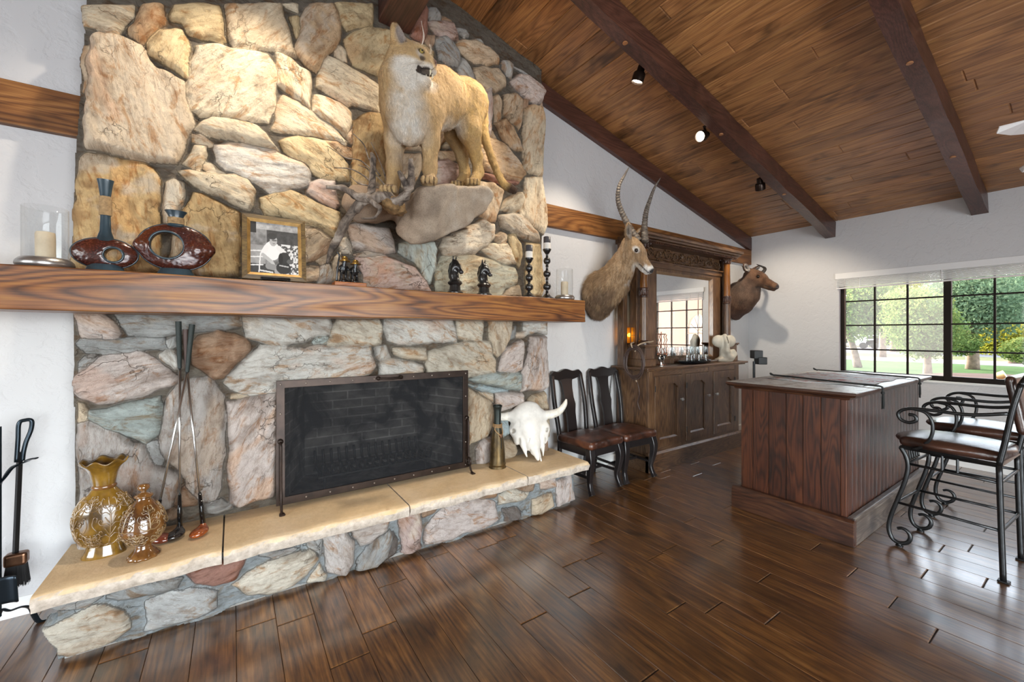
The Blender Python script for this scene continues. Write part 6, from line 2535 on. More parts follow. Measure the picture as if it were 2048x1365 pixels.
kb = MB().lathe([(.012, 0), (.022, .012), (.024, .024), (.016, .036), (0, .040)], (0, 0, 0), 16).build('wall_knob', M_DARKMETAL, None, smooth=60, world=False)
kb.location = (3.335, 2.72, ZT + .0)
kb.location = at(1247, 731, x=3.37)
kb.rotation_euler = (0, -PI / 2, 0)
bpy.data.objects.remove(kb)

# glasses
M_DRINK = thin_glass('drinking_glass', (.93, .945, .95), .9, .02, .09)


def tumbler(x, y, z, r, h, label, group):
    t = MB().lathe([(r * .80, .0), (r * .84, .004), (r, h), (r * .95, h + .001), (r * .78, .012), (0, .010)], (x, y, z), 20).build('drinking_glass', M_DRINK, None, smooth=50, loc=(x, y, z))
    return tag(t, label, 'glass', group)


def flute(x, y, z, h, label, group):
    t = thing('stemmed_glass', label, 'glass', (x, y, z), group=group)
    MB().lathe([(.030, 0), (.028, .003), (.006, .007), (.0045, .045), (.006, .055), (0, .056)], (x, y, z), 18).build('foot', M_DRINK, t, smooth=50)
    MB().lathe([(.006, .055), (.024, .075), (.031, .11), (.031, h), (.029, h), (.028, .11), (.02, .078), (0, .06)], (x, y, z), 20, caps=False).build('bowl', M_DRINK, t, smooth=50)
    return t


tr = thing('serving_tray', 'dark oval serving tray with silver rim holding short glasses on the back bar', 'tray', (4.40, 2.72, ZT))
M_TRAY = plain('dark_silver', (.05, .055, .065), .2, .8, var=.3, vscale=20)
MB().lathe([(.001, .012), (.22, .010), (.27, .018), (.30, .034), (.305, .034), (.275, .012), (.22, .004), (.001, .004)], (4.40, 2.72, ZT), 48, sy=.34, caps=False).build('tray_dish', M_TRAY, tr, smooth=60)
MB().tube([(4.60, 2.655, ZT + .020), (4.70, 2.625, ZT + .032)], [.010, .013], 10).build('tray_handle', M_STEEL, tr, smooth=60)
for i in range(6):
    tumbler(4.22 + i * .072, 2.70 - .012 * (i % 2), ZT + .013, .027, .085, 'short clear glass standing on the dark serving tray', 'short glasses on the tray')
for i in range(11):
    flute(3.86 + i * .088, 2.79 + .022 * (i % 2), ZT, .185, 'clear stemmed glass in the row before the mirror', 'stemmed glasses before the mirror')

# little silver jug-like cocktail piece left of the tray
sv = thing('silver_pourer', 'small silver and black metal pourer beside the left pedestal', 'barware', (3.72, 2.68, ZT))
MB().lathe([(.030, 0), (.030, .005), (.012, .014), (.010, .040)], (3.72, 2.68, ZT), 20).build('foot', M_STEEL, sv, smooth=50)
MB().ball((3.72, 2.68, ZT + .085), (.045, .035, .042)).build('body', M_STEEL, sv, smooth=180)
MB().ball((3.70, 2.655, ZT + .09), (.020, .02, .022)).ball((3.75, 2.66, ZT + .105), (.014, .014, .02)).build('dark_cap', M_PUPIL, sv, smooth=180)

# wire bottle rack / bar tool stand
br_ = thing('bar_tool_stand', 'stand of twisted copper-coloured bar tools in front of the left mirror edge', 'bar tools', (3.86, 2.78, ZT))
M_COP = plain('coppery_metal', (.30, .13, .08), .3, .8)
MB().lathe([(.05, 0), (.05, .008), (.01, .016), (0, .016)], (3.86, 2.78, ZT), 24).build('base', M_COP, br_, smooth=50)
MB().tube([(3.86, 2.78, ZT + .01), (3.86, 2.78, ZT + .36)], .005, 8).build('post', M_COP, br_)
MB().tube([(3.78, 2.78, ZT + .335), (3.94, 2.78, ZT + .335)], .005, 8).build('crossbar', M_COP, br_)
for dx in (-.075, -.038, .04, .076):
    tw = [(3.86 + dx + .006 * math.cos(k * .9), 2.768 + .006 * math.sin(k * .9), ZT + .33 - k * .010) for k in range(22)]
    MB().tube(tw, .004, 6).ball((3.86 + dx, 2.768, ZT + .115), (.014, .010, .022)).build('hanging_tool', M_COP, br_, smooth=180)

# saddle-like sculpture
def sculpture():
    c = np.array([4.985, 2.70, ZT])
    m = frame_rot((.86, -.50, 0))
    mm = np.array(m)
    L = lambda a, b, z: c + mm @ np.array([a, b, z])
    P = [S_ell(L(-.065, 0, .25), (.085, .040, .075), m, .012), S_ell(L(.075, 0, .25), (.075, .040, .075), m, .012)]
    P += S_chain([L(.0, -.02, .31), L(.012, -.052, .24), L(.010, -.055, .13), L(.035, -.05, .065), L(.080, -.045, .05), L(.115, -.04, .09), L(.10, -.04, .13)], [.030, .028, .030, .030, .026, .024, .022], .02)
    P += [S_ell(L(.07, -.01, .10), (.055, .04, .045), m, .03), S_box(L(.0, .0, .020), (.095, .05, .020), m, .012, .02), S_cap(L(-.01, 0, .03), L(-.02, 0, .2), .045, .03, .04)]
    P += [S_ell(L(.01, -.035, .25), (.008, .05, .06), m, .008, True)]
    o = soft('abstract_sculpture', P, plain('cream_carved_stone', (.52, .48, .40), .45, var=.18, vscale=8), None, .006, None, None, loc=c)
    tag(o, 'cream carved sculpture of rounded folded forms by the right column of the back bar', 'sculpture')


sculpture()

# ================================================================== two black chairs
M_EBON = plain('ebonised_wood', (.014, .011, .011), .32, Coat_Weight=.35, Coat_Roughness=.2, bump=.08, bscale=40)


def leather(name, a, b, c, rough=.38):
    t = NT(name)
    n = t.noise(t.coord(), 6, 4, .6, .5)
    w = t.n('ShaderNodeTexVoronoi')
    w.inputs['Scale'].default_value = 90
    t.l(t.coord(), w.inputs['Vector'])
    cr = t.noise(t.coord(), 22, 4, .65, 1.2)
    col = t.ramp(n, [(.32, srgb(a)), (.52, srgb(b)), (.72, srgb(c))])
    h = t.math('ADD', t.math('MULTIPLY', w.outputs['Distance'], .35), cr)
    t.bsdf(col, rough, 0, t.bump(h, .3, .004), Coat_Weight=.25, Coat_Roughness=.25)
    return t.m


M_LEATH = leather('worn_brown_leather', '#1d0f09', '#402317', '#683d26')
M_LEATHS = leather('dark_brown_leather', '#241612', '#3a241c', '#50352a', .3)


def chair_proto(label):
    """local frame: seat towards -y, origin on the floor at the middle"""
    t = thing('dining_chair', label, 'chair', (0, 0, 0), group='black chairs with leather seats')
    W_, D_ = .43, .42
    zs = .405
    # cabriole front legs
    for s in (-1, 1):
        x = s * (W_ / 2 - .028)
        pts = [(x, -D_ / 2 + .03, zs), (x + s * .010, -D_ / 2 + .012, zs - .09), (x + s * .006, -D_ / 2 + .020, zs - .19), (x - s * .004, -D_ / 2 + .036, zs - .29), (x + s * .002, -D_ / 2 + .016, .045), (x + s * .006, -D_ / 2 - .004, .012)]
        P = bez(pts, 6)
        MB().tube(P, lerp_list([.036, .036, .029, .022, .022, .027], len(P)), 4, flat=(1.15, 1.15), up=(1, 1, 0)).build('leg', M_EBON, t, smooth=35, bevel=.004, world=False)
    for s in (-1, 1):
        x = s * (W_ / 2 - .03)
        xt = s * (W_ / 2 - .012)
        pts = [(x, D_ / 2 + .03, 0), (x, D_ / 2 - .01, .25), (x, D_ / 2 - .01, zs + .05), (xt, D_ / 2 + .03, .72), (xt - s * .01, D_ / 2 + .085, 1.0)]
        MB().tube(bez(pts, 7), .024, 4, flat=(1.1, 1.0), up=(1, 1, 0)).build('back_post', M_EBON, t, smooth=35, bevel=.004, world=False)
    # crest rail with a dip
    g = []
    for k in range(21):
        f_ = k / 20 * 2 - 1
        x = f_ * (W_ / 2 - .002)
        y = D_ / 2 + .085 + .014 * (1 - f_ * f_)
        zt = 1.045 + .012 * math.cos(f_ * PI * 2) - .05 * max(0, abs(f_) - .78) / .22 * abs(f_)
        zb = .955 + .03 * abs(f_) ** 2 - .02 * (1 - abs(f_)) + (-.03 if abs(f_) > .86 else 0)
        g.append([(x, y - .013, zb), (x, y - .013, zt), (x, y + .013, zt), (x, y + .013, zb), (x, y - .013, zb)])
    mb = MB().sheet(g)
    mb.add(g[0][:4], [(0, 1, 2, 3)]).add(g[-1][:4], [(3, 2, 1, 0)])
    mb.build('crest_rail', M_EBON, t, smooth=40, bevel=.004, world=False)
    # vase splat
    g = []
    for k in range(25):
        f_ = k / 24
        z = .455 + f_ * .52
        w = np.interp(f_, [0, .15, .35, .5, .62, .8, .93, 1], [.060, .058, .058, .075, .062, .062, .075, .100])
        y = D_ / 2 + .0 + .1 * max(0, f_ - .02) ** 1.3
        g.append([(-w, y - .008, z), (w, y - .008, z), (w, y + .008, z), (-w, y + .008, z), (-w, y - .008, z)])
    mb = MB().sheet(g)
    mb.add(g[0][:4], [(0, 1, 2, 3)]).add(g[-1][:4], [(3, 2, 1, 0)])
    mb.build('splat', M_EBON, t, smooth=40, world=False)
    ap = MB()
    ap.span((-W_ / 2 + .02, -D_ / 2 + .012, zs - .07), (W_ / 2 - .02, -D_ / 2 + .04, zs))
    ap.span((-W_ / 2 + .02, D_ / 2 - .03, zs - .07), (W_ / 2 - .02, D_ / 2 - .005, zs + .05))
    for s in (-1, 1):
        ap.span((s * (W_ / 2 - .042), -D_ / 2 + .03, zs - .07), (s * (W_ / 2 - .014), D_ / 2 - .01, zs))
    ap.build('seat_rail', M_EBON, t, bevel=.004, world=False)
    for s in (-1, 1):
        MB().tube([(s * (W_ / 2 - .03), -D_ / 2 + .04, .15), (s * (W_ / 2 - .03), D_ / 2, .15)], .014, 8).build('stretcher', M_EBON, t, smooth=60, world=False)
    MB().tube([(-W_ / 2 + .03, .0, .15), (W_ / 2 - .03, .0, .15)], .014, 8).build('stretcher', M_EBON, t, smooth=60, world=False)
    # puffed leather seat
    V, F = sdf_mesh([S_box((0, -.012, zs + .030), (W_ / 2 + .010, D_ / 2 + .006, .036), None, .030, .01), S_ell((0, -.01, zs + .05), (W_ / 2 - .03, D_ / 2 - .03, .045), None, .04)], .010,
                    disp=lambda p: (fbm(p * np.array([22, 22, 10]), 3, 4) - .5) * .008)
    np_mesh('seat', V, F, M_LEATH, t, None, 180)
    return t


ch = chair_proto('black dining chair with brown leather seat, nearer the stone hearth')
ch.location = (2.722, 2.735, 0)
ch.rotation_euler = (0, 0, R(3))
c2 = copy_tree(ch)
c2.location = (3.205, 2.735, 0)
c2.rotation_euler = (0, 0, R(-2))
c2['label'] = 'black dining chair with brown leather seat, pushed against the oak back bar'

# ================================================================== trophy heads
def antelope(root, shoulder, neck0, head_c, fwd, up, S, horn_paths, horn_r, fur, mat, nose, eye_ring, white_chin, ear_dir, mane=False, res=.0075, horn='ridged_horn', ear=(.42, .36, .30), furry=0):
    """mounted antelope; S scales the head"""
    hm = frame_rot(fwd, up)
    mm = np.array(hm)
    hc = np.array(head_c, float)
    H = lambda a, b, z: hc + mm @ (np.array([a, b, z]) * S)
    P = []
    ears = []
    sh, sr = shoulder
    P += [S_ell(sh, sr, None, .04)]
    P += S_chain([np.array(p) for p, r in neck0], [r for p, r in neck0], .06)
    # skull, muzzle
    P += [S_ell(H(-.02, 0, .0), np.array([.105, .075, .085]) * S, hm, .03), S_ell(H(.05, 0, .02), np.array([.09, .058, .055]) * S, hm, .03)]
    P += [S_cap(H(.04, 0, -.008), H(.235, 0, -.030), .068 * S, .040 * S, .03), S_ell(H(.255, 0, -.034), np.array([.042, .042, .036]) * S, hm, .02)]
    P += [S_cap(H(-.02, 0, -.055), H(.20, 0, -.066), .050 * S, .026 * S, .03), S_cap(H(.20, 0, -.066), H(.255, 0, -.068), .026 * S, .022 * S, .015)]
    for s in (-1, 1):
        P += [S_ell(H(.055, s * .058, .028), np.array([.035, .020, .024]) * S, hm, .02)]
        P += [S_ell(H(.062, s * .074, .020), np.array([.018, .014, .013]) * S, hm, .006, True)]
        P += [S_ell(H(.286, s * .020, -.024), np.array([.010, .010, .008]) * S, hm, .004, True)]
        e0 = H(-.075, s * .062, .045)
        ed = mm @ np.array([ear_dir[0], s * ear_dir[1], ear_dir[2]])
        em = frame_rot(ed, mm[:, 0])
        ec = e0 + ed * .085 * S
        P += [S_ell(ec, np.array([.088, .038, .016]) * S, em, .012), S_cap(e0, e0 + ed * .05 * S, .028 * S, .030 * S, .015)]
        emn = np.array(em)
        ears.append((ec, emn))
        P += [S_ell(ec + emn[:, 2] * .014 * S + ed * .01, np.array([.070, .026, .012]) * S, em, .006, True)]
    P += [S_cap(H(.15, 0, -.052), H(.292, 0, -.052), .004, .004, .005, True)]
    dp = lambda p: (fbm(p * 34, 3, 2) - .5) * .007 + (((fbm(p * np.array([50, 50, 14]), 3, 9) - .5) * .022) * np.clip((hc[1] + .10 - 0 * p[..., 0] < p[..., 1]), 0, 1) if mane else 0)

    def col(V):
        L = (V - hc) @ mm / S
        out = fur(V)
        n = (fbm(V * 40, 3, 4) - .5)
        inh = (np.linalg.norm(L, axis=1) < .34) & (np.abs(L[:, 1]) < .11)
        hx, hy, hz = L[:, 0], np.abs(L[:, 1]), L[:, 2]
        for ec, emn in ears:
            q_ = (V - ec) @ emn
            out = blend_arr(out, ear, ((q_[:, 0] / (.075 * S)) ** 2 + (q_[:, 1] / (.028 * S)) ** 2 < 1) * (q_[:, 2] > .0) * .9)
            out = blend_arr(out, (.05, .04, .035), np.clip(1.4 - np.hypot(q_[:, 0] / (.045 * S), q_[:, 1] / (.010 * S)), 0, 1) * (np.abs(q_[:, 2]) < .02))
        if eye_ring is not None:
            out = blend_arr(out, eye_ring, inh * np.clip((.031 - np.sqrt((hx - .058) ** 2 * .5 + (hy - .07) ** 2 + (hz - .024) ** 2)) / .014, 0, 1))
        if white_chin is not None:
            out = blend_arr(out, white_chin, inh * np.clip((hx - .19 + n * .05) / .03, 0, 1) * np.clip((-.004 - hz) / .02, 0, 1))
            out = blend_arr(out, white_chin, inh * np.clip((hx - .235) / .02, 0, 1))
        out = blend_arr(out, (.03, .024, .022), inh * np.clip((.020 - np.sqrt((hx - .065) ** 2 + (hy - .070) ** 2 + (hz - .020) ** 2)) / .006, 0, 1))
        out = blend_arr(out, nose, inh * np.clip((hx - .268) / .012, 0, 1) * np.clip((hz + .050) / .01, 0, 1))
        out = blend_arr(out, (.03, .024, .022), inh * np.clip((.006 - np.abs(hz + .052)) / .003, 0, 1) * np.clip((hx - .15) / .02, 0, 1))
        return out
    soft('body', P, mat, root, res, col, dp)
    if furry:
        nose_ = H(.20, 0, -.03)

        def hl(p):
            d = np.linalg.norm(p - nose_, axis=1)
            e = np.linalg.norm(p - hc, axis=1)
            return np.where(d < .16 * S, .004, np.where(e < .16 * S, .010, np.clip(.016 + (e - .16) * .07, .012, furry)))

        def fl(p):
            f = np.tile(np.array([0, .55, -.75]), (len(p), 1))
            e = np.linalg.norm(p - hc, axis=1)[:, None]
            return np.where(e < .2, -mm[:, 0] * 1.0, f)
        fur_strands(root, 34000, hl, fl, .0013, 6, .30)
    for s in (-1, 1):
        MB().ball(H(.062, s * .065, .020), .0195 * S, 14, 10).build('eye', MATS['dark_glass_eye'], root, smooth=180)
    mh = MATS[horn]
    for pts, twist in horn_paths:
        Pq = bez(pts, 40)
        n = len(Pq)
        rr = []
        for i in range(n):
            f_ = i / (n - 1)
            r = horn_r * (1 - f_) ** .75 + .003
            ring = (1 + .085 * math.sin(f_ * 190) * (1 if f_ < .78 else 0))
            rr.append(r * ring)
        MB().tube(Pq, rr, 16).build('horn', mh, root, smooth=180)
    return H


plain('dark_glass_eye', (.015, .008, .004), .05)
plain('dark_horn', (.03, .026, .024), .4, bump=.4, bscale=60, var=.4)
th = NT('ridged_horn')
n_ = th.noise(th.coord((1, 1, 3)), 22, 4, .6)
th.bsdf(th.ramp(n_, [(.3, (.05, .042, .035)), (.55, (.16, .132, .105)), (.75, (.36, .32, .26))]), .5, 0, th.bump(n_, .5, .004))
MATS['ridged_horn'] = th.m

wb_ = thing('mounted_waterbuck', 'mounted tan antelope head with long curved ridged horns above the black chairs', 'trophy head', (3.15, YA, 1.8))


def fur1(V):
    n = fbm(V * np.array([80, 80, 14]), 4, 3)
    out = blend((.36, .235, .13), ((.50, .37, .24), np.clip((n - .48) * 3.5, 0, .6)), ((.22, .14, .08), np.clip((.48 - n) * 3.5, 0, .5)))
    out = blend_arr(out, (.10, .065, .045), np.clip((2.88 - np.abs(V[:, 1] - 2.88) * 0 - V[:, 1]) * 0, 0, 1))
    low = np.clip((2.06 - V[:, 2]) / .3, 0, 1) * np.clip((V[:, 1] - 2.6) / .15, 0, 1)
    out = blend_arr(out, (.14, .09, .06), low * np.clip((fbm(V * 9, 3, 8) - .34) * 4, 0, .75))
    out = blend_arr(out, (.72, .67, .60), near(V, (3.20, 2.56, 2.04), .075, .6))
    out = blend_arr(out, (.50, .31, .13), near(V, (3.20, 2.62, 2.24), .14, .7) * .6)
    return out


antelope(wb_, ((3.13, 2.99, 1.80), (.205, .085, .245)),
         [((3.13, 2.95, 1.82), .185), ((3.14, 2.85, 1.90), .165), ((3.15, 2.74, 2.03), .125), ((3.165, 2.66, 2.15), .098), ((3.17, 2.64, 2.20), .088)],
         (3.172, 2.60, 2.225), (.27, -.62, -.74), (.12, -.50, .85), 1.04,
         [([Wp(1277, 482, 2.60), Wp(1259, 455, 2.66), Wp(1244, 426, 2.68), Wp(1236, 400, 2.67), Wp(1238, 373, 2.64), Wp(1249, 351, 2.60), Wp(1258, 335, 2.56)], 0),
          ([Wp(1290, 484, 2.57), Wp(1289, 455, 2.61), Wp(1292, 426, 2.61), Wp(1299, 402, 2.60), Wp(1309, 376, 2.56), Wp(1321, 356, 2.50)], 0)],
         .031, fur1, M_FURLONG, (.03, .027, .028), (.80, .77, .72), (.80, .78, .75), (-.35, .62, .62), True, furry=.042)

ts_ = thing('mounted_tsessebe', 'mounted reddish brown antelope head with short dark horns in the corner by the window wall', 'trophy head', (5.85, YA, 1.8))


def fur2(V):
    n = fbm(V * np.array([18, 18, 10]), 4, 3)
    out = blend((.105, .050, .027), ((.165, .09, .052), np.clip((n - .48) * 6, 0, .7)), ((.055, .028, .016), np.clip((.46 - n) * 6, 0, .7)))
    out = blend_arr(out, (.16, .12, .095), near(V, (5.78, 2.85, 2.0), .28, .8) * .8)
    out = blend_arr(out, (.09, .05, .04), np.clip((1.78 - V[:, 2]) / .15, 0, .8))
    return out


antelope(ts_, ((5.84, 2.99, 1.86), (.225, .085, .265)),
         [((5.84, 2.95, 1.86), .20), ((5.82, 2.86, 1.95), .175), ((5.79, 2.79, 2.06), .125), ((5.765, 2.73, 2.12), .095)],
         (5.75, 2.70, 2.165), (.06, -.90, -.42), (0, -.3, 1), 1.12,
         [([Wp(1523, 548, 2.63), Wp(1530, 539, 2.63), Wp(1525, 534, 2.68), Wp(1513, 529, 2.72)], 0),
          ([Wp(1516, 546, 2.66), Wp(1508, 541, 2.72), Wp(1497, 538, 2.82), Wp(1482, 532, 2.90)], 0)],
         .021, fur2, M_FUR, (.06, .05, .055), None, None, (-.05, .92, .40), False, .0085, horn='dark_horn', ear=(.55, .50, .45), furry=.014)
# ================================================================== plank bar counter
M_PINE = wood('red_brown_pine', '#1e0d07', '#432112', '#5e341d', axis=2, scale=1.6, rough=.36, coat=.35, rnd=True, knots=.9, bump=.3, ring=.7, tint=.14, coat_rough=.3)
M_PINEX = wood('red_brown_pine_rail', '#1f0f08', '#412415', '#604026', axis=1, scale=1.6, rough=.42, coat=.2, bump=.35, ring=.5, knots=.5)
M_PINEL = wood('worn_pine_rail', '#332a24', '#5c5046', '#8c8074', axis=0, scale=1.6, rough=.45, coat=.2, bump=.4, ring=.5, knots=.4)
bc_ = thing('bar_counter', 'long free standing red-brown plank bar counter with a weathered top', 'bar counter', (4.3, 1.35, 0))
X0, X1, Y0_, Y1_ = 3.40, 5.21, 1.01, 1.70
ZB = 1.015
MB().span((X0 + .006, Y0_ + .006, .03), (X1 - .006, Y1_ - .006, ZB - .05)).build('carcass', plain('dark_inside', (.03, .014, .008), .7), bc_)


def planks(a0, a1, wid, fn, rg, gro=.004, bead=False):
    mb = MB()
    a = a0
    while a < a1 - .004:
        b = min(a + wid * rg.uniform(.94, 1.06), a1)
        if a1 - b < wid * .35:
            b = a1
        r = rg.random()
        prof = [(a, .012), (a + gro, 0), (b - gro, 0), (b, .012)] if not bead else \
            [(a, .014), (a + .004, 0), (a + (b - a) * .66, 0), (a + (b - a) * .70, .008), (a + (b - a) * .76, .008), (a + (b - a) * .80, .001), (b - .006, .001), (b - .001, .014)]
        z0, z1 = .05, ZB - .055
        rows = [[fn(p, d, z) for p, d in prof] for z in (z0, z1)]
        mb.sheet(rows, r)
        a = b
    return mb


rg = random.Random(9)
planks(Y0_ + .03, Y1_, .115, lambda p, d, z: (X0 + d, p, z), rg).build('end_planks', M_PINE, bc_)
planks(Y0_, Y1_, .115, lambda p, d, z: (X1 - d, p, z), rg).build('end_planks', M_PINE, bc_)
planks(X0 + .03, X1, .088, lambda p, d, z: (p, Y0_ + d, z), rg, bead=True).build('beadboard', M_PINE, bc_)
planks(X0, X1, .088, lambda p, d, z: (p, Y1_ - d, z), rg, bead=True).build('beadboard', M_PINE, bc_)
MB().span((X0 - .004, Y0_ - .004, .05), (X0 + .034, Y0_ + .034, ZB - .055)).build('corner_post', M_PINE, bc_, bevel=.006)
ph = .175
for (a, b, ax) in (((X0 - .055, Y0_ - .055), (X0 - .005, Y1_ + .05), 1), ((X1, Y0_ - .055), (X1 + .05, Y1_ + .05), 1)):
    MB().prism([(a[0], a[1], 0), (a[0], a[1], ph - .018), (a[0] + .018, a[1], ph), (b[0], a[1], ph), (b[0], a[1], 0)], (0, b[1] - a[1], 0)).build('end_plinth', M_PINEX, bc_, bevel=.004)
MB().prism([(X0 - .004, Y0_ - .055, 0), (X0 - .004, Y0_ - .055, ph - .018), (X0 - .004, Y0_ - .037, ph), (X0 - .004, Y0_ - .004, ph), (X0 - .004, Y0_ - .004, 0)], (X1 - X0 + .03, 0, 0)).build('side_plinth', M_PINEL, bc_, bevel=.004)
MB().prism([(X0 - .004, Y1_ + .05, 0), (X0 - .004, Y1_ + .05, ph - .018), (X0 - .004, Y1_ + .032, ph), (X0 - .004, Y1_ + .004, ph), (X0 - .004, Y1_ + .004, 0)], (X1 - X0 + .03, 0, 0)).build('side_plinth', M_PINEL, bc_, bevel=.004)


def worn_top():
    t = NT('flaking_painted_top')
    v = t.coord()
    n1 = t.noise(t.coord((1, 2.4, 1)), 3.0, 6, .7, .6)
    n2 = t.noise(v, 26, 5, .7)
    c = t.ramp(n1, [(.30, (.24, .13, .075)), (.40, (.42, .36, .31)), (.47, (.62, .62, .60)), (.68, (.78, .79, .77))])
    c = t.mix(c, t.ramp(n2, [(.34, .35), (.5, 1.0)]), .7, 'MULTIPLY')
    t.bsdf(c, .40, 0, t.bump(n2, .35, .004), Coat_Weight=.25, Coat_Roughness=.3)
    return t.m


LX0, LX1, LY0_, LY1_ = 3.325, 5.275, .937, 1.785
lid = MB()
prof = [(0, ZB - .055), (.012, ZB - .055), (.018, ZB - .040), (.052, ZB - .030), (.062, ZB - .018), (.062, ZB - .004), (.058, ZB - .001)]
base = [(LX0 + .062, LY0_ + .062), (LX1 - .062, LY0_ + .062), (LX1 - .062, LY1_ - .062), (LX0 + .062, LY1_ - .062)]
sg = [(-1, -1), (1, -1), (1, 1), (-1, 1)]
rows = [[(base[k % 4][0] + sg[k % 4][0] * d, base[k % 4][1] + sg[k % 4][1] * d, z) for k in range(5)] for d, z in prof]
lid.sheet(rows)
lid.build('lid_moulding', M_PINEX, bc_)
MB().span((LX0 + .004, LY0_ + .004, ZB - .02), (LX1 - .004, LY1_ - .004, ZB)).build('worn_top', worn_top(), bc_)

# faded printed cloth lying on the top, strapped by two cords
rn = NT('faded_printed_cloth')
n = rn.noise(rn.coord((1, 1, 1)), 7, 5, .65, 1.0)
n2 = rn.noise(rn.coord((3, 1, 1)), 16, 4, .6)
c = rn.ramp(n, [(.36, (.42, .05, .06)), (.43, (.68, .50, .48)), (.48, (.78, .79, .79)), (.60, (.66, .70, .73)), (.68, (.22, .25, .33))], 'LINEAR')
c = rn.mix(c, rn.ramp(n2, [(.35, .55), (.55, 1.0)]), .6, 'MULTIPLY')
rn.bsdf(c, .6)
def PT(u, v):
    q = at(u, v, z=ZB + .005)
    return (min(max(q.x, LX0 + .03), LX1 - .03), min(max(q.y, LY0_ + .01), LY1_ - .02))


cl = MB()
ca_, cb_ = [(3.80, 1.70), (4.95, 1.70), (4.95, 1.02), (3.80, 1.02)], 0
gx = []
for i in range(15):
    gx.append([(3.78 + 1.12 * i / 14 + .02 * math.sin(j * .9), 1.03 + .66 * j / 9 + .012 * math.sin(i * 1.3), ZB + .004 + .003 * math.sin(i * 2.1 + j)) for j in range(10)])
cl.sheet(gx)
o = cl.build('printed_runner', rn.m, None, smooth=180, loc=(4.34, 1.36, ZB), solid=.002)
tag(o, 'faded red and blue printed cloth lying strapped on the bar counter top', 'cloth')


def strap(pts, label, tx):
    t = thing('tasselled_cord', label, 'cord', (pts[-1][0], pts[-1][1], ZB), group='cords tied over the bar top')
    P = [(x, y, ZB + .014) for x, y in pts]
    MB().tube(bez(P + [(pts[-1][0], LY0_ - .006, ZB + .006), (pts[-1][0], LY0_ - .010, ZB - .03)], 6), .0065, 7).build('cord', M_CORDB, t, smooth=180)
    x, y = pts[-1][0], LY0_ - .011
    mb = MB()
    r2 = random.Random(int(x * 100))
    for k in range(9):
        a, b = r2.uniform(-.016, .016), r2.uniform(-.006, .004)
        mb.tube(bez([(x, y, ZB - .03), (x + a * .6, y + b, ZB - .07), (x + a, y + b, ZB - .125 - r2.uniform(0, .03))], 4), .0035, 5)
    mb.ball((x, y, ZB - .035), .012)
    mb.build('tassel', M_CORDB, t, smooth=180)
    kn = MB()
    kx, ky = pts[0]
    kn.tube(bez([(kx, ky, ZB + .014), (kx - .02, ky + .015, ZB + .03), (kx - .05, ky, ZB + .022), (kx - .03, ky - .02, ZB + .012), (kx, ky, ZB + .014)], 5), .006, 6)
    kn.build('knot', M_CORDB, t, smooth=180)


M_CORDB = plain('black_cord', (.015, .018, .018), .6)
strap([(4.05, 1.74), (3.98, 1.5), (3.88, 1.2), (3.82, .98)], 'black tasselled cord across the bar top, nearer the planked end', 3.8)
strap([(5.0, 1.74), (4.95, 1.45), (4.86, 1.2), (4.80, .98)], 'black tasselled cord across the bar top, nearer the window', 4.8)

# ================================================================== wrought iron bar stools
M_WROUGHT = plain('wrought_iron', (.035, .036, .037), .30, .75, bump=.12, bscale=60, var=.3, vscale=20)


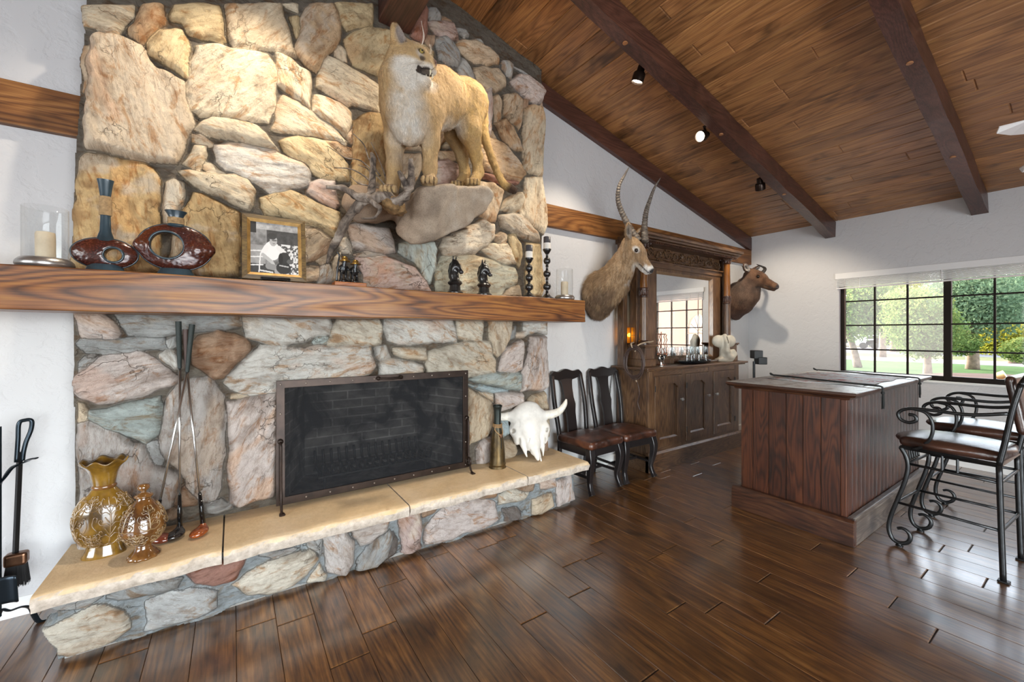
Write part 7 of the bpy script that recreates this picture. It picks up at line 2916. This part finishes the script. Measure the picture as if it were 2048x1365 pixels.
def stool_proto(label):
    t = thing('bar_stool', label, 'bar stool', (0, 0, 0), group='wrought iron bar stools')
    zf = .655
    hw, hb, fy, by = .200, .222, .215, -.215
    for s in (-1, 1):
        x = s * hw
        P = bez([(x, .215, zf), (x, .190, .60), (x, .180, .53), (x, .196, .43), (x, .232, .30), (x, .268, .17), (x, .276, .09), (x, .258, .035), (x, .220, .020), (x, .182, .040), (x, .168, .080), (x, .182, .112), (x, .208, .122), (x, .232, .112)], 6)
        MB().tube(P, lerp_list([.0135, .0125, .0125, .0125, .0125, .0125, .011, .009], len(P)), 10).build('leg', M_WROUGHT, t, smooth=180, world=False)
        MB().lathe([(.020, 0), (.020, .006), (.013, .010), (.011, .022), (0, .022)], (x, .222, 0), 14).build('foot_pad', M_WROUGHT, t, smooth=40, world=False)
        Q_ = [(s * hb, by - .012, .0), (s * hb, by - .004, .30), (s * hb, by + .004, zf)]
        MB().tube(bez(Q_, 6), .0135, 10).build('leg', M_WROUGHT, t, smooth=180, world=False)
        MB().box((s * hb, by - .014, .006), (.046, .046, .012)).build('foot_pad', M_WROUGHT, t, bevel=.004, world=False)
        # arm: from the back post forward, scroll, and down to the seat frame
        a = bez([(s * .232, -.245, .955), (s * .238, -.10, .925), (s * .240, .08, .925), (s * .240, .17, .918), (s * .240, .215, .885), (s * .240, .205, .845), (s * .240, .165, .830), (s * .240, .130, .850), (s * .240, .138, .880), (s * .240, .165, .882)], 6)
        MB().tube(a, .0105, 10).build('arm', M_WROUGHT, t, smooth=180, world=False)
        b = bez([(s * .240, .150, .922), (s * .242, .085, .905), (s * .242, .055, .84), (s * .238, .065, .75), (s * .225, .115, .68), (s * .212, .150, .66)], 6)
        MB().tube(b, .0095, 10).build('arm_support', M_WROUGHT, t, smooth=180, world=False)
        MB().tube(bez([(s * hb, by + .004, zf), (s * .226, -.235, .80), (s * .232, -.262, .98), (s * .225, -.290, 1.12)], 6), .0135, 10).build('back_post', M_WROUGHT, t, smooth=180, world=False)
        for P2 in ([(s * .198, .183, .555), (s * hb, by, .555)], [(s * .202, .235, .285), (s * hb, by - .004, .285)]):
            MB().tube(P2, .0085, 8).build('side_rail', M_WROUGHT, t, smooth=180, world=False)
        for yy in (.02, -.045):
            MB().tube([(s * (.209), yy, .555), (s * .209, yy, zf)], .007, 6).build('spindle', M_WROUGHT, t, world=False)
    f_ = MB()
    c = [(-hw, fy), (hw, fy), (hb, by), (-hb, by)]
    for k in range(4):
        a, b = c[k], c[(k + 1) % 4]
        f_.tube([(a[0], a[1], zf), (b[0], b[1], zf)], .012, 4, up=(0, 0, 1))
    f_.build('seat_frame', M_WROUGHT, t, world=False)
    for a, b, z in ((.2, .183, .555), (hb, by, .555), (.2, .236, .285), (hb, by - .004, .285)):
        MB().tube([(-a, b, z), (a, b, z)], .0085, 8).build('cross_rail', M_WROUGHT, t, smooth=60, world=False)
    for k in range(5):
        MB().tube([(-.08 + k * .04, .200, .556), (-.08 + k * .04, .214, zf)], .006, 6).build('spindle', M_WROUGHT, t, world=False)
    V, F = sdf_mesh([S_ell((0, .02, zf + .045), (.255, .27, .050), None, .03), S_box((0, .0, zf + .040), (.215, .225, .030), None, .03, .03)], .010)
    np_mesh('seat', V, F, M_LEATHS, t, None, 180)
    V, F = sdf_mesh([S_box((0, -.268, 1.0), (.205, .022, .165), (R(-9), 0, 0), .022, .01)], .011)
    np_mesh('back_cushion', V, F, M_LEATHS, t, None, 180)
    tr_ = MB().tube(bez([(-.225, -.290, 1.12), (-.15, -.305, 1.17), (0, -.31, 1.185), (.15, -.305, 1.17), (.225, -.290, 1.12)], 6), .0135, 10)
    tr_.build('top_rail', M_WROUGHT, t, smooth=180, world=False)
    return t


s1 = stool_proto('wrought iron bar stool with leather seat, the nearer of the pair at the bar')
s1.location = (3.825, .565, 0)
s1.rotation_euler = (0, 0, R(-3.5))
s2 = copy_tree(s1)
s2.location = (4.63, .565, 0)
s2.rotation_euler = (0, 0, R(-1))
s2['label'] = 'wrought iron bar stool with leather seat, the farther of the pair, beside the window'

# ================================================================== small loudspeaker on a pole behind the bar
sp_ = thing('loudspeaker', 'small black loudspeaker on a thin pole behind the bar counter', 'loudspeaker', (4.55, 2.12, 0))
M_SPK = plain('black_speaker', (.016, .018, .020), .5)
px = at(1508, 727, y=2.12)
MB().lathe([(.11, 0), (.11, .012), (.02, .022), (.012, .03), (.012, px.z + .02)], (px.x, 2.12, 0), 20).build('pole', M_SPK, sp_, smooth=40)
for dz, sx, sy, rx in ((.035, .0, .0, 0), (.10, -.022, .012, .1)):
    MB().box((px.x + .055 + sx, 2.10 + sy - (0 if dz > .05 else .02), px.z + dz - .008), (.085, .105, .075 if dz < .05 else .085), (0, 0, R(-40))).build('speaker_cube', M_SPK, sp_, bevel=.006)

# ================================================================== ceiling fan, only its blade tips reach the picture
fan = thing('ceiling_fan', 'white ceiling fan whose blade tips show at the right edge of the picture', 'ceiling fan', (3.89, -.31, 2.5))
M_FANW = plain('white_fan', (.80, .80, .80), .35)
MB().lathe([(.02, -.02), (.09, -.015), (.11, .03), (.10, .09), (.05, .13), (.016, .14), (.016, ceil_z(3.89) - 2.5)], (3.89, -.31, 2.5), 28).build('motor_and_rod', M_FANW, fan, smooth=40)
for k in range(5):
    a = R(126 + 72 * k)
    d = Vector((math.cos(a), math.sin(a), 0))
    n = Vector((-d.y, d.x, 0))
    c = Vector((3.89, -.31, 2.5))
    rows = []
    for i in range(9):
        f_ = i / 8
        r = .13 + f_ * .69
        w = np.interp(f_, [0, .2, .7, .92, 1], [.035, .06, .075, .055, .01])
        rows.append([c + d * r + n * w + Vector((0, 0, .012)), c + d * r - n * w + Vector((0, 0, -.012))])
    MB().sheet(rows).build('blade', M_FANW, fan, solid=.008)
# ================================================================== spotlights on the rafter
M_LAMPB = plain('bronze_spot_body', (.035, .022, .016), .3, .7)
M_LENS = emit('lamp_lens', '#fff0d8', 14)


def spot(loc, aim, label, power, color=(1, .86, .68), size=R(75), blend_=.6, stem=.10):
    t = thing('spotlight', label, 'spotlight', loc, group='bronze spotlights on the rafter')
    p = Vector(loc)
    d = (Vector(aim) - p).normalized()
    top = Vector((p.x, 2.085, ceil_z(p.x) - .10))
    m = Vector((p.x, p.y, top.z + .0))
    MB().tube([top, m, p - d * .05], [.012, .014, .014], 10).build('arm', M_LAMPB, t, smooth=60)
    prof = [(-.055, .022), (-.05, .030), (.0, .032), (.005, .046), (.015, .050), (.075, .050), (.078, .046), (.060, .043)]
    mb = MB()
    fm = frame_rot(d)
    vs, fs, n = [], [], 28
    for (a, r) in prof:
        for k in range(n):
            q = 2 * PI * k / n
            vs.append(p + fm @ Vector((a, r * math.cos(q), r * math.sin(q))))
    for i in range(len(prof) - 1):
        for k in range(n):
            fs.append((i * n + k, i * n + (k + 1) % n, (i + 1) * n + (k + 1) % n, (i + 1) * n + k))
    fs.append(tuple(range(n)))
    mb.add(vs, fs)
    mb.build('lamp_body', M_LAMPB, t, smooth=40)
    MB().add([p + fm @ Vector((.062, .0435 * math.cos(2 * PI * k / n), .0435 * math.sin(2 * PI * k / n))) for k in range(n)], [tuple(range(n))]).build('lens', M_LENS, t)
    ld = bpy.data.lights.new('spot_beam', 'SPOT')
    ld.energy = power
    ld.color = color
    ld.spot_size = size
    ld.spot_blend = blend_
    ld.shadow_soft_size = .035
    lo = bpy.data.objects.new('spot_beam', ld)
    lo.location = p + d * .09
    lo.rotation_euler = d.to_track_quat('-Z', 'Y').to_euler()
    COL.objects.link(lo)
    return t


l1, l2, l3 = at(1280, 145, y=2.20), at(1408, 271, y=2.20), at(1520, 366, y=2.20)
spot((.35, 2.18, 3.80), (-.2, 2.95, 1.9), 'added unseen spotlight over the left half of the chimney', P_SPOT[0])  # out-of-view lamp added to light the left of the stonework
spot((1.72, 2.18, 3.82), (1.0, 2.90, 2.3), 'bronze spotlight over the right half of the chimney', P_SPOT[1])
spot(l1, (2.55, 2.9, 1.5), 'bronze spotlight pointing straight down, nearest the chimney in view', P_SPOT[2])
spot(l2, (.9, 2.2, 2.1), 'bronze spotlight glaring towards the viewer in the middle of the rafter', P_SPOT[3], size=R(60))
spot(l3, (5.75, 2.50, 1.5), 'bronze spotlight pointing at the corner antelope, nearest the window wall', P_SPOT[4], size=R(95))

# ================================================================== garden outside the window
rg = random.Random(21)
GZ = -.15


def grass_mat(name, a, b, scale):
    t = NT(name)
    n = t.noise(t.coord(), scale, 6, .7)
    t.bsdf(t.ramp(n, [(.3, a), (.7, b)]), .9, Specular_IOR_Level=.1)
    return t.m


def ground(name, x0, x1, z, mat, kind='structure'):
    o = MB().span((x0, -40, z - .05), (x1, 60, z)).build(name, mat)
    tag(o, kind=kind)
    return o


ground('gravel_yard', XB + W + .02, 17.5, GZ, grass_mat('pink_gravel', (.19, .125, .115), (.28, .20, .19), 3))
ground('garden_lawn', 17.5, 31, GZ - .01, grass_mat('lawn_green', (.035, .085, .025), (.085, .15, .05), .9))
ground('garden_path', 31, 36, GZ, grass_mat('pale_path', (.20, .18, .185), (.27, .25, .26), 1))
ground('garden_verge', 36, 42, GZ - .01, grass_mat('verge', (.09, .12, .05), (.19, .17, .10), 1))
ground('street', 42, 60, GZ, grass_mat('asphalt_street', (.13, .13, .16), (.18, .18, .21), 1))
ground('garden_far_ground', 60, 140, GZ - .01, grass_mat('far_ground', (.14, .12, .08), (.22, .19, .12), .5))
# planted ring round one tree
o = MB().lathe([(2.6, .03), (2.4, .06), (0, .08)], (21.5, 1.6, GZ - .01), 40, caps=False).build('tree_ring', plain('dark_mulch', (.10, .05, .04), .95))
tag(o, kind='structure')


def leaf_mat(name, a, b, c):
    t = NT(name)
    at_ = t.n('ShaderNodeAttribute', attribute_name='rnd').outputs['Fac']
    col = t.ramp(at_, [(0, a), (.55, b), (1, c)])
    d = t.n('ShaderNodeBsdfDiffuse')
    tl = t.n('ShaderNodeBsdfTranslucent')
    t.l(col, d.inputs[0])
    t.l(col, tl.inputs[0])
    mx = t.n('ShaderNodeMixShader')
    mx.inputs[0].default_value = .45
    t.l(d.outputs[0], mx.inputs[1])
    t.l(tl.outputs[0], mx.inputs[2])
    t.l(mx.outputs[0], t.out.inputs[0])
    return t.m


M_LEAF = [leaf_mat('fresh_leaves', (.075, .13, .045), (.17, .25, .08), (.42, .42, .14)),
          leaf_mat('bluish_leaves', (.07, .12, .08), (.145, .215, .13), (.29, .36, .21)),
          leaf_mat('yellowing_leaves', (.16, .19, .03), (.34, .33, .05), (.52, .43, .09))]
M_BARK = plain('tree_bark', (.17, .12, .09), .9, bump=.6, bscale=12, var=.4, vscale=6)


def tree(label, x, y, blobs, trunk, mat, n, leaf, name='garden_tree', lean=0.0, seed=1):
    """blobs: (dx, dy, z, r) leafy masses"""
    r_ = np.random.RandomState(seed)
    t = thing(name, label, 'tree' if 'tree' in name else 'shrub', (x, y, GZ), group=None)
    if trunk:
        mb = MB()
        zt = min(b[2] for b in blobs)
        mb.tube(bez([(x, y, GZ), (x + lean * .4, y + lean * .5, GZ + trunk[1] * .5), (x + lean * .3, y + lean, GZ + trunk[1])], 5), lerp_list([trunk[0] * 1.3, trunk[0], trunk[0] * .8], 11), 10)
        for b in blobs[:5]:
            mb.tube(bez([(x + lean * .3, y + lean, GZ + trunk[1] * .92), (x + b[0] * .5, y + b[1] * .5, (b[2] + trunk[1]) * .55), (x + b[0], y + b[1], b[2])], 4), lerp_list([trunk[0] * .6, trunk[0] * .3, .02], 9), 7)
        mb.build('trunk', M_BARK, t, smooth=180)
    tot = sum(b[3] ** 2 for b in blobs)
    C, Nn = [], []
    for b in blobs:
        k = int(n * b[3] ** 2 / tot)
        d = r_.normal(size=(k, 3))
        d /= np.linalg.norm(d, axis=1)[:, None]
        rad = b[3] * (.55 + .5 * r_.rand(k)) * (.8 + .4 * fbm(d * 2.5 + seed, 3, seed))
        C.append(np.array([x + b[0], y + b[1], b[2]]) + d * rad[:, None] * np.array([1, 1, .85]))
        Nn.append(d)
    C = np.concatenate(C)
    Nn = np.concatenate(Nn) + r_.normal(size=C.shape) * .7
    Nn /= np.linalg.norm(Nn, axis=1)[:, None]
    u = np.cross(Nn, r_.normal(size=C.shape))
    u /= np.linalg.norm(u, axis=1)[:, None]
    v = np.cross(Nn, u)
    s = leaf * (.6 + .8 * r_.rand(len(C)))[:, None]
    V = np.stack([C - u * s, C - v * s * .45, C + u * s, C + v * s * .45], 1).reshape(-1, 3)
    F = np.arange(len(V)).reshape(-1, 4)
    o = np_mesh('foliage', V, F, mat, t)
    a = o.data.attributes.new('rnd', 'FLOAT', 'FACE')
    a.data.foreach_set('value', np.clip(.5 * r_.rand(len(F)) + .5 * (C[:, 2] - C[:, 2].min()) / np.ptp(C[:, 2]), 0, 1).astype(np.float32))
    return t


def gp(u, v, X):
    """garden point at depth X seen at (u, v)"""
    return at(u, v, x=X)


def mass(us, vs, X, r, x, y, jitter=1.0, seed=1):
    rr = random.Random(seed)
    out = []
    for u, v in zip(us, vs):
        q = gp(u, v, X + rr.uniform(-1, 1) * jitter)
        out.append((q.x - x, q.y - y, q.z, r * rr.uniform(.85, 1.2)))
    return out


def plant(label, ux, X, us, vs, r, mat, n, leaf, trunk=None, name='garden_tree', lean=0.0, seed=1):
    p = gp(ux, 700, X)
    tree(label, p.x, p.y, mass(us, vs, X, r, p.x, p.y, r * .5, seed), trunk, M_LEAF[mat], n, leaf, name, lean, seed)


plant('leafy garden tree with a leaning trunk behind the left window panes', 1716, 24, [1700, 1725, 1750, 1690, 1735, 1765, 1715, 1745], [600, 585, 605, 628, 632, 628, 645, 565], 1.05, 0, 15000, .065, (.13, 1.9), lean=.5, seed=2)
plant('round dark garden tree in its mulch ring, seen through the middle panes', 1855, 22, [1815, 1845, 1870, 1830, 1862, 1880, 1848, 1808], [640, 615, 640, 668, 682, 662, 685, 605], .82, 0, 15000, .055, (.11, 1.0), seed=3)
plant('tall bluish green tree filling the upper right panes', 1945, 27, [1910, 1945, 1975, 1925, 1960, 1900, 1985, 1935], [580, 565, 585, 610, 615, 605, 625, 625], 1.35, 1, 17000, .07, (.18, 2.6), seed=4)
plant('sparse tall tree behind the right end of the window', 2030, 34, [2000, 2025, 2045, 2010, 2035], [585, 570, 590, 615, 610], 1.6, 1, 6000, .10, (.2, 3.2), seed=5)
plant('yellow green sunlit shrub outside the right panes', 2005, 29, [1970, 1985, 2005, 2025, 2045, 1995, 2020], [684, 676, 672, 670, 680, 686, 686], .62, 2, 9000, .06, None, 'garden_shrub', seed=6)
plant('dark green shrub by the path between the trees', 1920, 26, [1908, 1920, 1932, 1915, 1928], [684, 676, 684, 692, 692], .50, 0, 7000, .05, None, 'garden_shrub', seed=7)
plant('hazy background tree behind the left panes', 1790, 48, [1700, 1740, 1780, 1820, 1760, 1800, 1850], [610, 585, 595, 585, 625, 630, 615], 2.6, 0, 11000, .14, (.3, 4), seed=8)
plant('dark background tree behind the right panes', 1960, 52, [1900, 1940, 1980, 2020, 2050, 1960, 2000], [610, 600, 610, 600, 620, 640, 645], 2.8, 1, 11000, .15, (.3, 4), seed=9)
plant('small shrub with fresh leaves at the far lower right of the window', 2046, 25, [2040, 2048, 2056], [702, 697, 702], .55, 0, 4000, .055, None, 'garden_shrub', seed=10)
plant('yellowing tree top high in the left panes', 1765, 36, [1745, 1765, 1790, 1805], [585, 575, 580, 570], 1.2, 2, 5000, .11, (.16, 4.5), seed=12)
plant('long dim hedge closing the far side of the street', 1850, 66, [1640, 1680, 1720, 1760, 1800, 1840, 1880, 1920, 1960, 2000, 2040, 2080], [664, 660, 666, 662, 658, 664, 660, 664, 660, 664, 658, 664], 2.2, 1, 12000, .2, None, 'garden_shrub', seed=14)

# a lawn ornament and two parked cars, all far off
q = at(2004, 752, z=GZ + .25)
fx = thing('garden_floodlight', 'small golden floodlight on the gravel outside the window', 'garden light', (q.x, q.y, GZ))
mg = plain('golden_metal', (.55, .36, .16), .4, .5)
MB().tube([(q.x, q.y + .12, GZ + .22), (q.x, q.y - .06, GZ + .30)], [.10, .13], 14).build('lamp_head', mg, fx, smooth=40)
MB().tube([(q.x, q.y, GZ), (q.x, q.y, GZ + .22)], .025, 8).build('stake', mg, fx)
MB().ball((q.x, q.y - .16, GZ + .12), (.07, .06, .12)).build('stone_foot', mg, fx, smooth=180)
for u, lab in ((1765, 'silver car parked far off across the street, nearer the left'), (1789, 'silver car parked far off across the street, nearer the middle')):
    q = gp(u, 690, 56)
    c = thing('parked_car', lab, 'car', (q.x, q.y, GZ))
    m = plain('silver_car_paint', (.55, .56, .58), .3, .4)
    prof = [(-2.1, .35), (-2.1, .8), (-1.9, .95), (-1.2, 1.0), (-.6, 1.42), (.8, 1.45), (1.5, 1.0), (2.0, .95), (2.15, .7), (2.15, .35)]
    MB().prism([(q.x - .85, q.y + a, GZ + b) for a, b in prof], (1.7, 0, 0)).build('body', m, c, bevel=.08)
    MB().prism([(q.x - .87, q.y + a, GZ + b) for a, b in ((-1.05, 1.03), (-.52, 1.36), (.72, 1.38), (1.25, 1.03))], (.01, 0, 0)).build('side_window', M_PUPIL, c)
    for a in (-1.3, 1.35):
        MB().tube([(q.x - .9, q.y + a, GZ + .33), (q.x - .6, q.y + a, GZ + .33)], .33, 16).build('wheel', M_PUPIL, c, smooth=40)

# the wing of the house that the mirror shows: stucco wall with an arched fanlight, lit by the low sun
hw_ = thing('house_wing', 'tan stucco house wing with a white arched fanlight, seen only in the back bar mirror', 'building', (9.5, -2.6, GZ))
M_STUC = plain('tan_stucco', (.095, .047, .029), .85, bump=.2, bscale=8)
MB().span((XB + W + .05, -3.0, GZ), (19.0, -2.7, 4.2)).build('stucco_wall', M_STUC, hw_)
MB().span((XB + W + .05, -3.3, 4.2), (19.3, -2.3, 4.4)).build('eave', plain('eave_brown', (.3, .2, .14), .8), hw_)
fanl = MB()
cx, cz = 13.9, 1.45
pts = [(cx + .62 * math.cos(PI * k / 24), -2.69, cz + .62 * math.sin(PI * k / 24)) for k in range(25)]
fanl.prism(pts, (0, .03, 0))
fanl.build('fanlight', plain('white_pane', (.35, .35, .36), .2), hw_)
bars = MB()
for k in range(1, 6):
    a = PI * k / 6
    bars.tube([(cx, -2.65, cz), (cx + .62 * math.cos(a), -2.65, cz + .62 * math.sin(a))], .02, 6)
bars.tube(pts, .04, 6)
bars.build('fanlight_bar', plain('brown_bar', (.18, .10, .06), .6), hw_)
MB().span((cx - .66, -2.70, GZ), (cx + .66, -2.66, cz - .05)).build('garage_door', plain('pale_door', (.16, .10, .075), .7), hw_)
# ================================================================== light
SC.view_settings.view_transform = 'Standard'
SC.view_settings.look = 'None'
SC.view_settings.gamma = 1.0
SC.view_settings.exposure = EXPO if 'EXPO' in globals() else 0.0
SC.cycles.max_bounces = 8
SC.cycles.diffuse_bounces = 4
SC.cycles.glossy_bounces = 4
SC.cycles.transmission_bounces = 8
SC.cycles.transparent_max_bounces = 16
SC.cycles.caustics_reflective = False
SC.cycles.caustics_refractive = False
SC.cycles.sample_clamp_indirect = 6.0
SC.cycles.use_denoising = True

w = bpy.data.worlds.new('sky')
SC.world = w
w.use_nodes = True
nt = w.node_tree
bg = nt.nodes['Background']
sk = nt.nodes.new('ShaderNodeTexSky')
sk.sky_type = 'NISHITA'
sk.sun_elevation = R(17)
sk.sun_rotation = R(20)
sk.sun_disc = False
sk.air_density = 1.0
sk.dust_density = 1.5
hs_ = nt.nodes.new('ShaderNodeHueSaturation')
hs_.inputs['Saturation'].default_value = .4
nt.links.new(sk.outputs[0], hs_.inputs['Color'])
nt.links.new(hs_.outputs[0], bg.inputs[0])
bg.inputs[1].default_value = 2.0


def light(kind, name, loc, rot=None, aim=None, power=100, color=(1, 1, 1), **kw):
    d = bpy.data.lights.new(name, kind)
    d.energy = power
    d.color = color
    for k, v in kw.items():
        setattr(d, k, v)
    o = bpy.data.objects.new(name, d)
    o.location = loc
    if aim is not None:
        o.rotation_euler = (Vector(aim) - Vector(loc)).to_track_quat('-Z', 'Y').to_euler()
    elif rot is not None:
        o.rotation_euler = rot
    COL.objects.link(o)
    return o


# low evening sun on the garden (it does not reach the picture's part of the room)
light('SUN', 'sun', (20, -20, 20), aim=(20 - 1.6, -20 - 9, 20 - 3.0), power=10, color=(1, .80, .54), angle=R(1))
# fill lights added outside the unseen openings behind and left of the camera
light('AREA', 'fill_front', ((DX0 + DX1) / 2, YF - .25, 1.15), aim=((DX0 + DX1) / 2, 5, 1.25), power=P_FRONT, color=(.89, .945, 1),
      shape='RECTANGLE', size=DX1 - DX0, size_y=2.2)
light('AREA', 'fill_left', (XL - .25, (LY0 + LY1) / 2, 1.4), aim=(5, (LY0 + LY1) / 2 + .6, 1.4), power=P_LEFT, color=(.89, .945, 1),
      shape='RECTANGLE', size=LY1 - LY0, size_y=1.75)
